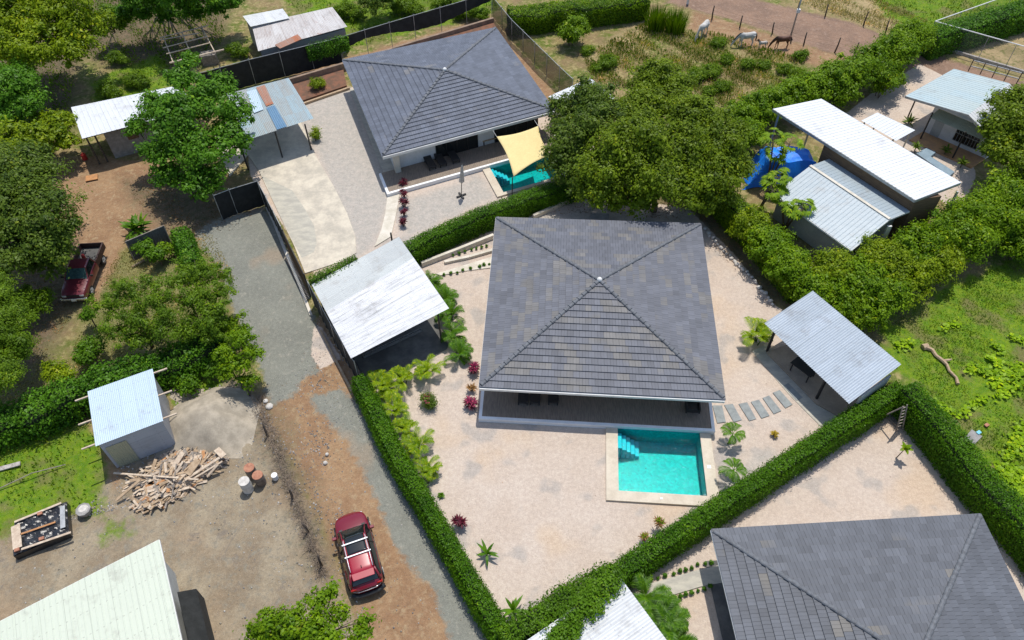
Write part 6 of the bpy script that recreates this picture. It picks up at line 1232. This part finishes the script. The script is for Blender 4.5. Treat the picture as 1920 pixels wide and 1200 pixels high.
Cc = np.array(Cc); tt = rng.uniform(.2, 1, len(Cc)); V1 = leaves(Cc, rng.normal(size=Cc.shape)*.3+np.array([0, 0, 1]), .26*rng.uniform(.6, 1.2, len(Cc)), 1.0); o_ = quads_obj('squash_vines', V1, MT['f_squash'], None, tt); tag(o_, 'trailing broad-leaved vines over the bright lawn', 'vines', kind='stuff')
# bits on the left yard
p = at(172, 333, .1); mb = MB(); mb.box(p, (.9, .7, .06), .3); tag(mb.build('orange_board', MT['woodo'], None), 'small orange board on the bare soil by the block shed', 'board')
p = at(157, 293, .3); mb = MB(); mb.tube([p-Z*.3, p+Z*.2], .2, 12); mb.tube([p+Z*.2, p+Z*.3], [.2, .08], 12); tag(mb.build('red_canister', MT['redbit'], None, smooth=False), 'red canister under the left end of the white shed roof', 'canister')
p = at(104, 386, .3); mb = MB(); mb.box(p, (.9, .6, .6), .25); tag(mb.build('grey_box', MT['galv'], None, bevel=.03), 'small grey metal box half under the dark tree by the bare soil', 'box')
mb = MB(); mb.tube([at(247, 500, .1), at(275, 486, .1)], .06, 7); tag(mb.build('cut_log', MT['wood'], None), 'short cut log on the ground under the tin panel', 'log')
# septic cover behind the central house
mb = MB(); Q = pts([(1107, 400), (1142, 400), (1142, 416), (1107, 416)], .3); mb.prism([(p.x, p.y) for p in Q], 0, .3); tag(mb.build('concrete_box', MT['block'], None, bevel=.02), 'small grey concrete box just behind the central roof', 'concrete box')
# loose stones
for i, (x, y, s_) in enumerate(((505, 762, .22), (498, 752, .15), (610, 868, .12), (613, 852, .10))):
    mb = MB(); p = at(x, y, .05); mb.tube([p-Z*.08, p+Z*.04, p+Z*.1], [s_, s_*1.1, s_*.4], 7); tag(mb.build('pale_stone', MT['stonew'], None, smooth=True), 'pale stone on the red earth of the lane, %s from its top end' % ['second', 'first', 'fourth', 'third'][i], 'stone', 'pale stones on the lane')

# ================================================================ VEHICLES
def loft(mb, secs, mi=0, closed_ends=True):
    n_ = len(secs[0]); mb.grid([list(s_)+[s_[0]] for s_ in secs], mi=mi)
    if closed_ends: mb.add(secs[0], [list(range(n_))]); mb.add(secs[-1], [list(range(n_))[::-1]])
def subs(o, l=2):
    s_ = o.modifiers.new('smooth', 'SUBSURF'); s_.levels = l; s_.render_levels = l; return o
def lerp_tab(tab, x):
    for (a, va), (b_, vb) in zip(tab[:-1], tab[1:]):
        if a <= x <= b_: f_ = (x-a)/(b_-a); return [p+(q-p)*f_ for p, q in zip(va, vb)]
    return tab[0][1] if x < tab[0][0] else tab[-1][1]
def wheel(t, x, y, r_=.34, w_=.22):
    s_ = 1 if y > 0 else -1; mb = MB(); mb.tube([(x, y-w_/2*s_, r_), (x, y+w_/2*s_, r_)], r_, 28); ty = mb.build('wheel', MT['rubber'], t, local=True, bevel=.03); mb = MB(); mb.tube([(x, y+(w_/2-.02)*s_, r_), (x, y+(w_/2+.012)*s_, r_)], r_*.62, 20)
    for k in range(5): a_ = k*1.2566; mb.beam((x, y+(w_/2+.02)*s_, r_), (x+math.cos(a_)*r_*.58, y+(w_/2+.02)*s_, r_+math.sin(a_)*r_*.58), .05, .03)
    mb.build('rim', MT['galv'], ty, local=True)
def suv(p, rz):
    t = thing('parked_car', 'dark red compact SUV with black roof panel and two silver crossbars on the lane', 'car', (0, 0, 0))
    L_, W_ = 2.22, .90
    # plan half width, bonnet/deck height, belt by station x (front +)
    tab = [(-2.24, (.52, .50, .92)), (-2.16, (.74, .36, 1.02)), (-1.95, (.86, .30, 1.10)), (-1.4, (.91, .26, 1.10)), (-.4, (.91, .25, 1.04)), (.6, (.905, .25, 1.01)), (1.2, (.90, .27, .99)), (1.7, (.86, .30, .93)), (2.0, (.76, .33, .84)), (2.16, (.58, .38, .74)), (2.23, (.36, .45, .62))]
    secs = []
    for i in range(31):
        x = -2.24+4.47*i/30; w_, zb, zt = lerp_tab(tab, x); crown = .03+(.05 if x > .9 else 0)*(1-max(0, x-1.5))
        secs.append([Vector((x, y, z_)) for y, z_ in ((-w_*.90, zb), (-w_*.985, zb+.14), (-w_, (zb+zt)/2), (-w_*.985, zt-.09), (-w_*.91, zt-.01), (-w_*.6, zt+crown*.7), (0, zt+crown), (w_*.6, zt+crown*.7), (w_*.91, zt-.01), (w_*.985, zt-.09), (w_, (zb+zt)/2), (w_*.985, zb+.14), (w_*.90, zb))])
    mb = MB(); loft(mb, secs); body = subs(mb.build('body', MT['carred'], t, smooth=True, local=True), 1)
    # greenhouse: dark glass volume, then painted roof skin on top
    gt = [(-2.02, (.66, 1.13)), (-1.80, (.66, 1.40)), (-1.50, (.62, 1.56)), (-.8, (.62, 1.63)), (0, (.62, 1.64)), (.35, (.60, 1.60)), (.75, (.60, 1.36)), (1.12, (.66, 1.07))]
    secs = []; xs = [-2.02, -1.9, -1.75, -1.6, -1.5, -1.3, -1.0, -.7, -.4, -.1, .1, .25, .35, .5, .7, .9, 1.12]
    for x in xs: wt, zt = lerp_tab(gt, x); wb = .865 if -1.8 < x < .8 else .80; secs.append([Vector((x, y, z_)) for y, z_ in ((-wb, 1.0), (-(wb*.35+wt*.65), 1.0+(zt-1.0)*.62), (-wt*.93, zt-.02), (-wt*.5, zt+.018), (0, zt+.025), (wt*.5, zt+.018), (wt*.93, zt-.02), (wb*.35+wt*.65, 1.0+(zt-1.0)*.62), (wb, 1.0))])
    mb = MB(); loft(mb, secs); mb.build('window_glass', MT['glassd'], t, smooth=True, local=True)
    def skin(nm, x0, x1, y0, y1, mat, dz=.012, k=10):
        mb = MB(); rows = []
        for i in range(k+1):
            x = x0+(x1-x0)*i/k; wt, zt = lerp_tab(gt, x); r = []
            for j in range(9):
                y = y0+(y1-y0)*j/8; f_ = abs(y)/wt; r.append(Vector((x, y, zt+.025-.045*f_**2.2+dz)))
            rows.append(r)
        mb.grid(rows); o_ = mb.build(nm, MT[mat], t, smooth=True, local=True); s_ = o_.modifiers.new('thickness', 'SOLIDIFY'); s_.thickness = .012; s_.offset = -1; return o_
    skin('roof_panel', -1.68, -.62, -.575, .575, 'carred_skylit'); skin('sunroof', -.60, .36, -.50, .50, 'glassd', .014)
    skin('roof_side', -.62, .36, .505, .585, 'carred_skylit'); skin('roof_side', -.62, .36, -.585, -.505, 'carred_skylit')
    mb = MB(); mb.hexa([Vector((-1.95, -.56, 1.55)), Vector((-1.62, -.58, 1.55)), Vector((-1.62, .58, 1.55)), Vector((-1.95, .56, 1.55))][::1], [Vector((-1.97, -.54, 1.585)), Vector((-1.6, -.57, 1.60)), Vector((-1.6, .57, 1.60)), Vector((-1.97, .54, 1.585))]); mb.build('spoiler', MT['carred_skylit'], t, local=True, bevel=.02)
    for s_ in (-1, 1):
        mb = MB(); mb.tube([(.30, s_*.55, 1.60), (.15, s_*.57, 1.70), (-1.3, s_*.57, 1.70), (-1.5, s_*.56, 1.62)], .018, 8); mb.build('roof_rail', MT['silver'], t, local=True, smooth=True)
        mb = MB(); mb.tube([(1.10, s_*.66, 1.05), (.72, s_*.61, 1.36), (.36, s_*.595, 1.60), (-.7, s_*.60, 1.625), (-1.55, s_*.605, 1.56)], .035, 8); mb.tube([(-1.55, s_*.605, 1.56), (-1.85, s_*.70, 1.30), (-2.03, s_*.74, 1.10)], .06, 8); mb.build('pillar', MT['carred'], t, local=True, smooth=True)
        mb = MB(); mb.tube([(-.05, s_*.74, 1.3), (-.12, s_*.635, 1.6)], .028, 6); mb.tube([(-.05, s_*.74, 1.3), (0, s_*.88, 1.0)], .03, 6); mb.build('pillar', MT['bplas'], t, local=True)
        mb = MB(); mb.box((.83, s_*1.0, 1.05), (.16, .22, .13)); mb.beam((.83, s_*.86, 1.0), (.83, s_*.95, 1.02), .05); mb.build('mirror', MT['carred'], t, local=True, bevel=.03)
        mb = MB(); mb.box((-2.12, s_*.66, .93), (.14, .30, .12)); mb.build('tail_light', MT['lampr'], t, local=True, bevel=.03)
        mb = MB(); mb.box((1.98, s_*.60, .72), (.20, .20, .07)); mb.build('headlight', MT['lampw'], t, local=True, bevel=.03)
        mb = MB()
        for x in (-1.38, 1.35): mb.tube([(x+.42*math.cos(a), s_*.915, .34+.42*math.sin(a)) for a in [math.pi*k/10 for k in range(11)]], .035, 6)
        mb.beam((-.95, s_*.90, .27), (.92, s_*.90, .27), .06, .10); mb.build('wheel_arch', MT['bplas'], t, local=True)
        for x in (-1.38, 1.35): wheel(t, x, s_*.81)
        mb = MB(); mb.box((-.4, s_*.915, .86), (.18, .03, .03)); mb.box((.55, s_*.915, .86), (.18, .03, .03)); mb.build('door_handle', MT['bplas'], t, local=True)
    for x in (-.72, -.02): mb = MB(); mb.box((x, 0, 1.745), (.075, 1.34, .035)); mb.build('crossbar', MT['silver'], t, local=True, bevel=.012)
    mb = MB(); mb.tube([(-2.15, -.84, .42), (-2.30, -.55, .40), (-2.33, 0, .40), (-2.30, .55, .40), (-2.15, .84, .42)], .13, 10); mb.build('rear_bumper', MT['bplas'], t, local=True, smooth=True)
    mb = MB(); mb.tube([(-2.16, -.72, .78), (-2.27, -.45, .78), (-2.29, 0, .78), (-2.27, .45, .78), (-2.16, .72, .78)], .022, 8); mb.build('trim_strip', MT['chrome'], t, local=True, smooth=True)
    mb = MB(); mb.box((2.20, 0, .5), (.06, .8, .2)); mb.build('grille', MT['bplas'], t, local=True, bevel=.02)
    mb = MB(); mb.beam((1.17, -.7, 1.02), (1.17, .7, 1.02), .12, .03); mb.build('cowl', MT['bplas'], t, local=True, bevel=.01)
    mb = MB(); mb.beam((1.12, -.05, 1.09), (.80, .52, 1.30), .02); mb.beam((1.12, -.6, 1.09), (.95, -.1, 1.22), .02); mb.build('wiper', MT['bplas'], t, local=True)
    mb = MB(); mb.hexa([Vector((-1.45, -.03, 1.57)), Vector((-1.28, -.03, 1.62)), Vector((-1.28, .03, 1.62)), Vector((-1.45, .03, 1.57))], [Vector((-1.44, -.012, 1.70)), Vector((-1.38, -.012, 1.66)), Vector((-1.38, .012, 1.66)), Vector((-1.44, .012, 1.70))]); mb.build('aerial', MT['bplas'], t, local=True)
    t.location = p; t.rotation_euler.z = rz
A_, B_ = at(652, 957, .75), at(692, 1112, .55); mid = (A_+B_)/2; suv(Vector((mid.x, mid.y, 0)), math.atan2((A_-B_).y, (A_-B_).x))
def pickup(p, rz):
    t = thing('pickup_truck', 'old maroon pickup truck with open bed parked under the dark tree', 'pickup truck', (0, 0, 0))
    tab = [(-2.45, (.82, .5, 1.15)), (-2.3, (.84, .42, 1.18)), (.1, (.85, .40, 1.16)), (.9, (.85, .40, 1.14)), (1.9, (.83, .42, 1.06)), (2.25, (.80, .44, .98)), (2.34, (.74, .50, .90))]
    secs = []
    for i in range(13):
        x = -.55+2.89*i/12; w_, zb, zt = lerp_tab(tab, x); secs.append([Vector((x, y, z_)) for y, z_ in ((-w_*.94, zb), (-w_, zb+.2), (-w_, zt-.14), (-w_*.93, zt-.01), (-w_*.4, zt+.03), (w_*.4, zt+.03), (w_*.93, zt-.01), (w_, zt-.14), (w_, zb+.2), (w_*.94, zb))])
    mb = MB(); loft(mb, secs); mb.build('body', MT['maroon'], t, smooth=True, local=True, bevel=.02)
    # cab
    mb = MB(); B4 = [Vector((x, y, 1.1)) for x, y in ((-.52, -.80), (1.05, -.80), (1.05, .80), (-.52, .80))]; T4 = [Vector((x, y, 1.60)) for x, y in ((-.42, -.62), (.45, -.62), (.45, .62), (-.42, .62))]; mb.hexa(B4, T4); mb.build('window_glass', MT['glassd'], t, local=True, bevel=.02)
    mb = MB(); mb.hexa([Vector((x, y, 1.59)) for x, y in ((-.46, -.66), (.50, -.66), (.50, .66), (-.46, .66))], [Vector((x, y, 1.66)) for x, y in ((-.42, -.58), (.44, -.58), (.44, .58), (-.42, .58))]); mb.build('roof', MT['maroon'], t, local=True, bevel=.03)
    mb = MB(); mb.add([Vector((.47, -.60, 1.585)), Vector((.47, .60, 1.585)), Vector((1.06, .72, 1.12)), Vector((1.06, -.72, 1.12))], [[0, 1, 2, 3]]); o_ = mb.build('windscreen', MT['windscr'], t, local=True); s_ = o_.modifiers.new('thickness', 'SOLIDIFY'); s_.thickness = .02
    for s_ in (-1, 1):
        mb = MB(); mb.beam((.47, s_*.63, 1.60), (1.08, s_*.78, 1.12), .06); mb.beam((-.44, s_*.64, 1.60), (-.52, s_*.8, 1.12), .09); mb.build('pillar', MT['maroon'], t, local=True)
        mb = MB(); mb.box((.85, s_*.98, 1.2), (.08, .2, .14)); mb.build('mirror', MT['bplas'], t, local=True, bevel=.02)
        mb = MB(); mb.box((2.33, s_*.58, .82), (.06, .28, .14)); mb.build('headlight', MT['lampw'], t, local=True, bevel=.02)
        for x in (-1.5, 1.45): wheel(t, x, s_*.735, .36, .22)
    # bed
    bd = MB(); bd.box((-1.5, 0, .72), (1.94, 1.5, .08)); bed = bd.build('bed', MT['concD'], t, local=True)
    for c_, d_, nm in (((-1.5, .80, .92), (1.94, .10, .52), 'bed_side'), ((-1.5, -.80, .92), (1.94, .10, .52), 'bed_side'), ((-2.44, 0, .92), (.07, 1.5, .52), 'tailgate'), ((-.56, 0, .95), (.07, 1.5, .5), 'bed_front')): mb = MB(); mb.box(c_, d_); mb.build(nm, MT['maroond'], t, local=True, bevel=.02)
    mb = MB(); mb.box((2.42, 0, .58), (.14, 1.75, .18)); mb.build('front_bumper', MT['chrome'], t, local=True, bevel=.04)
    mb = MB(); mb.box((2.335, 0, .82), (.05, .86, .16)); mb.build('grille', MT['bplas'], t, local=True, bevel=.01)
    mb = MB(); mb.box((2.50, 0, .55), (.015, .32, .15)); mb.build('number_plate', MT['white'], t, local=True)
    mb = MB(); mb.tube([(-.75, .35, .78), (-.75, .35, 1.15)], .13, 12); mb.build('orange_can', MT['woodo'], t, local=True) if False else None
    t.location = p; t.rotation_euler.z = rz
MT['windscr'] = M('windscreen_glass', (0.06, 0.12, 0.11), (0.03, 0.06, 0.06), 3, .08, bs=-1)
MT['maroond'] = M('dull_maroon_paint', (0.05, 0.02, 0.018), (0.035, 0.015, 0.014), 5, .6)
A_, B_ = at(141, 560, .5), at(171, 462, 1.0); mid = (A_+B_)/2; pickup(Vector((mid.x, mid.y, 0)), math.atan2((A_-B_).y, (A_-B_).x))
p = at(158, 484, .85); mb = MB(); mb.tube([p, p+Z*.3], .12, 12); mb.tube([p+Z*.3, p+Z*.36], [.12, .05], 12); tag(mb.build('orange_can', MT['redbit'], None), 'small orange-red can standing in the front corner of the pickup bed', 'can')

# ================================================================ HORSES
def etube(mb, P, n=14):
    """closed tube in the x-z plane; P: (x, y, z, ry, rn)"""
    rings = []
    for i, (x, y, z, ry, rn) in enumerate(P):
        a, b_ = P[max(i-1, 0)], P[min(i+1, len(P)-1)]; d = Vector((b_[0]-a[0], 0, b_[2]-a[2])).normalized(); nn = Vector((-d.z, 0, d.x))
        rings.append([Vector((x, y, z))+Vector((0, 1, 0))*ry*math.cos(2*math.pi*k/n)+nn*rn*math.sin(2*math.pi*k/n) for k in range(n)])
    k0 = len(mb.v); vs = [v for r in rings for v in r]; m_ = len(rings)
    fs = [[q*n+k, q*n+(k+1) % n, (q+1)*n+(k+1) % n, (q+1)*n+k] for q in range(m_-1) for k in range(n)]+[list(range(n))[::-1], [(m_-1)*n+k for k in range(n)]]
    mb.add(vs, fs)
def horse(label, p, rz, s_, coat, mane, graze=True, young=False, group='horses grazing by the road'):
    t = thing('horse', label, 'horse', (0, 0, 0), group); mb = MB(); lg = 1.0
    etube(mb, [(-.90, 0, 1.22, .10, .14), (-.80, 0, 1.21, .21, .27), (-.60, 0, 1.19, .27, .33), (-.35, 0, 1.15, .28, .32), (-.05, 0, 1.12, .29, .32), (.25, 0, 1.12, .28, .33), (.50, 0, 1.16, .24, .35), (.68, 0, 1.20, .18, .29), (.80, 0, 1.20, .10, .16)])
    if graze: N_ = [(.50, 0, 1.32, .13, .20), (.72, 0, 1.27, .12, .22), (.98, 0, 1.05, .10, .17), (1.18, 0, .80, .08, .13), (1.32, 0, .60, .075, .11)]; H_ = [(1.27, 0, .70, .07, .09), (1.36, 0, .52, .085, .125), (1.45, 0, .33, .065, .095), (1.53, 0, .15, .05, .065), (1.56, 0, .06, .045, .05)]
    else: N_ = [(.50, 0, 1.32, .13, .20), (.72, 0, 1.38, .12, .22), (.92, 0, 1.58, .10, .17), (1.05, 0, 1.80, .08, .13), (1.10, 0, 1.92, .075, .10)]; H_ = [(1.02, 0, 1.93, .07, .09), (1.15, 0, 1.88, .085, .125), (1.32, 0, 1.76, .065, .095), (1.47, 0, 1.66, .05, .065), (1.53, 0, 1.62, .045, .05)]
    etube(mb, N_); etube(mb, H_)
    for sy, o_ in ((-1, .07), (1, -.05)):
        y = sy*.15
        etube(mb, [(.52, y, 1.10, .11, .18), (.55, y, .85, .09, .13), (.56+o_*.6, y, .60, .062, .075), (.56+o_, y, .48, .062, .068), (.55+o_, y, .28, .040, .044), (.55+o_, y, .13, .050, .052), (.59+o_, y, .07, .052, .06), (.61+o_, y, 0, .065, .075)], 10)
        y = sy*.17; o_ = -o_
        etube(mb, [(-.62, y, 1.22, .15, .24), (-.58, y, .98, .13, .21), (-.53+o_*.4, y, .80, .10, .14), (-.63+o_*.8, y, .62, .065, .085), (-.72+o_, y, .50, .058, .072), (-.70+o_, y, .30, .040, .046), (-.69+o_, y, .13, .050, .052), (-.65+o_, y, .07, .052, .06), (-.63+o_, y, 0, .065, .075)], 10)
    o = mb.build('body', MT[coat], t, smooth=True, local=True); r_ = o.modifiers.new('remesh', 'REMESH'); r_.mode = 'VOXEL'; r_.voxel_size = .028; r_.use_smooth_shade = True; sm_ = o.modifiers.new('smooth', 'SMOOTH'); sm_.factor = .6; sm_.iterations = 5
    def topof(q, f_): d = Vector((N_[min(q+1, 4)][0]-N_[max(q-1, 0)][0], 0, N_[min(q+1, 4)][2]-N_[max(q-1, 0)][2])).normalized(); return Vector((N_[q][0], .02, N_[q][2]))+Vector((-d.z, 0, d.x))*N_[q][4]*f_
    mb = MB(); mb.tube([topof(0, .9), topof(1, .98), topof(2, 1.0), topof(3, 1.02), topof(4, 1.05)], [.02, .05, .055, .05, .025], 7); mb.build('mane', MT[mane], t, smooth=True, local=True)
    mb = MB(); mb.tube([(-.86, 0, 1.33), (-.96, 0, 1.24), (-1.01, 0, 1.0), (-1.0, 0, .7), (-.96, 0, .45)], [.04, .05, .065, .07, .02], 8); mb.build('tail', MT[mane], t, smooth=True, local=True)
    e = topof(4, 1.0)
    for sy in (-1, 1):
        mb = MB(); a = e+Vector((0, sy*.05, 0)); d = Vector((.10, 0, .12)) if graze else Vector((-.03, 0, .15)); mb.tube([a, a+d*.5+Vector((0, sy*.025, 0)), a+d+Vector((0, sy*.02, 0))], [.03, .035, .004], 7); mb.build('ear', MT[coat], t, local=True)
        mb = MB(); q = H_[1]; mb.tube([Vector((q[0]+.03, sy*.070, q[2]-.0)), Vector((q[0]+.03, sy*.092, q[2]))], [.022, .008], 8); mb.build('eye', MT['bplas'], t, local=True)
    t.location = p; t.rotation_euler.z = rz; t.scale = (s_,)*3; return t
m, n, b, o = new_mat('foal_coat'); tc = N(n, 'ShaderNodeTexCoord').outputs['Object']; sx_ = N(n, 'ShaderNodeSeparateXYZ'); n.links.new(tc, sx_.inputs[0])
n.links.new(mix(n, rng_map(n, mth(n, 'ADD', sx_.outputs[0], mth(n, 'MULTIPLY', noise(n, tc, 3, 3), .2)), .98, 1.08), mix(n, noise(n, tc, 2.5, 3), (0.62, 0.56, 0.50), (0.42, 0.37, 0.32)), (0.045, 0.03, 0.025)), b.inputs['Base Color']); b.inputs['Roughness'].default_value = .8; MT['foal'] = m
horse('white horse grazing beside the road with its head down to the left', at(1397, 86), math.pi+.12, .92, 'hwhite', 'hdark')
horse('small pale foal with dark head between the white and the brown horse', at(1428, 90), math.pi+.1, .47, 'foal', 'hdark', graze=False)
horse('brown horse with black mane grazing right of the foal', at(1464, 90), math.pi+.08, .82, 'hbrown', 'hdark')
horse('white horse half hidden by the tall weeds, grazing towards the camera', at(1316, 68), math.pi+.9, .95, 'hwhite', 'hmane')

# ================================================================ GRASS AND BRUSH
def scatter(name, label, zones, n_, mat, hmin, hmax, wdt, tilt=.5, cat='grass', avoid=(), spread=1):
    P_ = []
    polys = [pts(z_) for z_ in zones]; ar = [abs(sum(p[i].x*p[(i+1) % len(p)].y-p[(i+1) % len(p)].x*p[i].y for i in range(len(p))))/2 for p in polys]; tot = sum(ar); av = [pts(z_) for z_ in avoid]
    out = []
    for p, a in zip(polys, ar):
        k = int(n_*a/tot*2.2); x0, x1 = min(q.x for q in p), max(q.x for q in p); y0, y1 = min(q.y for q in p), max(q.y for q in p); x = rng.uniform(x0, x1, k); y = rng.uniform(y0, y1, k)
        ok = sdf(x, y, p) > 0
        for q in av: ok &= sdf(x, y, q) < 0
        # patchy
        ok &= (np.sin(x*.9+1)*np.sin(y*.8+2)+.6*np.sin(x*2.3+y*1.9)+rng.normal(size=k)*.55) > -.25
        out.append(np.stack([x[ok], y[ok]], 1))
    B = np.concatenate(out); B = B[rng.permutation(len(B))[:n_]]; k = len(B); h_ = rng.uniform(hmin, hmax, k); a = rng.uniform(0, 6.28, k); d = np.stack([np.cos(a), np.sin(a)], 1); tl = rng.uniform(.1, 1, k)*tilt
    b0_ = np.concatenate([B, np.full((k, 1), -.01)], 1); tp = np.concatenate([B+d*(h_*tl)[:, None], (h_*np.sqrt(1-np.minimum(tl, .95)**2))[:, None]], 1); sd = np.stack([-np.sin(a), np.cos(a), 0*a], 1)*(wdt*rng.uniform(.6, 1.3, k))[:, None]; mid_ = (b0_*.45+tp*.55)
    V_ = np.stack([b0_-sd*.4, mid_-sd*.5, tp, mid_+sd*.5], 1); T_ = np.clip(rng.uniform(0, 1, k)*.6+.4*(np.sin(B[:, 0]*1.3)*np.sin(B[:, 1]*1.1)+.5), 0, 1)
    o_ = quads_obj(name, V_, MT[mat], None, T_); tag(o_, label, cat, kind='stuff'); return o_
PAST = [[(1095, 110), (1130, 85), (1215, 40), (1330, 60), (1500, 110), (1470, 170), (1390, 215), (1260, 150), (1170, 165), (1110, 150)]]
scatter('pasture_grass', 'rough green and straw-coloured grass of the pasture with the horses', PAST, 8000, 'f_grass', .12, .4, .10)
scatter('dry_grass', 'dry straw-coloured grass in the pasture', PAST+[[(1600, -20), (1480, 0), (1600, 40), (1700, 70), (1740, 40)]], 17000, 'f_dry', .12, .38, .08, .8)
scatter('lawn_grass', 'short bright grass of the right-hand lawn', [[(1650, 620), (1750, 560), (1850, 510), (1940, 460), (1990, 900), (1930, 930), (1850, 850), (1710, 700)]], 20000, 'f_grass', .03, .09, .08, .95)
scatter('weeds', 'rough grass and weeds left of the scrap wood and behind the black fence', [ZONES['green'][1], ZONES['green'][2], ZONES['green'][3], ZONES['green'][4], ZONES['green'][5]], 13000, 'f_grass', .06, .25, .10)
scatter('dry_lawn_grass', 'short dry olive grass around the maroon pickup', ZONES['olive'], 16000, 'f_dry', .03, .09, .10, .9)
scatter('slope_grass', 'rough grass on the wooded slope at the top left', [ZONES['litter'][5]], 14000, 'f_mesq', .1, .35, .12)
scatter('fallen_leaves', 'brown fallen leaves under the trees', [ZONES['litter'][0], ZONES['litter'][1], ZONES['litter'][2], ZONES['litter'][4]], 9000, 'f_rust', .02, .05, .12, 1.0, cat='leaves')
scatter('yard_litter', 'small brown leaves and specks strewn over the sandy yards', ZONES['yard'][:3], 1500, 'f_rust', .01, .03, .07, 1.0, cat='leaves')
scatter('verge_weeds', 'thin weeds at the foot of the hedge along the lane', [[(668, 735), (680, 738), (745, 845), (790, 925), (850, 1030), (905, 1130), (935, 1200), (925, 1200), (880, 1120), (830, 1030), (770, 925), (715, 830)]], 900, 'f_mesq', .04, .15, .08)
# dry brush along the left edge of the lane
Vq = []
for _ in range(1500):
    f_ = random.random(); x = 478+f_*130+random.gauss(0, 6); y = 735+f_*345; p = at(x, y); a_ = random.uniform(0, 6.28); l = random.uniform(.2, .7); e = random.uniform(.1, 1.1); q = p+Vector((math.cos(a_)*math.cos(e), math.sin(a_)*math.cos(e), math.sin(e)))*l; Vq += blade([p, q], [.02, .006])
o_ = quads_obj('dry_brush', Vq, MT['f_brush'], None, None); tag(o_, 'dead dry twigs along the left edge of the lane', 'brush', kind='stuff')
# small gravel and clods on the rough ground
mb = MB(); G_ = ZONES['dirt']+[ZONES['red'][1]]
for _ in range(2600):
    pl = pts(G_[random.randrange(2)]); i = random.randrange(len(pl)); cxx = sum(pl, Vector())/len(pl); p = cxx.lerp(pl[i].lerp(pl[(i+1) % len(pl)], random.random()), random.random()**.5); s_ = random.uniform(.02, .07)
    if p.x < -26: continue
    mb.add([p+Vector((-s_, 0, -.02)), p+Vector((0, -s_, -.02)), p+Vector((s_, 0, -.02)), p+Vector((0, s_, -.02)), p+Vector((random.uniform(-.3, .3)*s_, 0, s_*.9))], [[0, 1, 4], [1, 2, 4], [2, 3, 4], [3, 0, 4]], mi=random.randrange(3))
tag(mb.build('gravel', [MT['mound'], MT['stonew'], MT['block']], None), 'loose stones and clods over the rough dirt and the lane', 'gravel', kind='stuff')
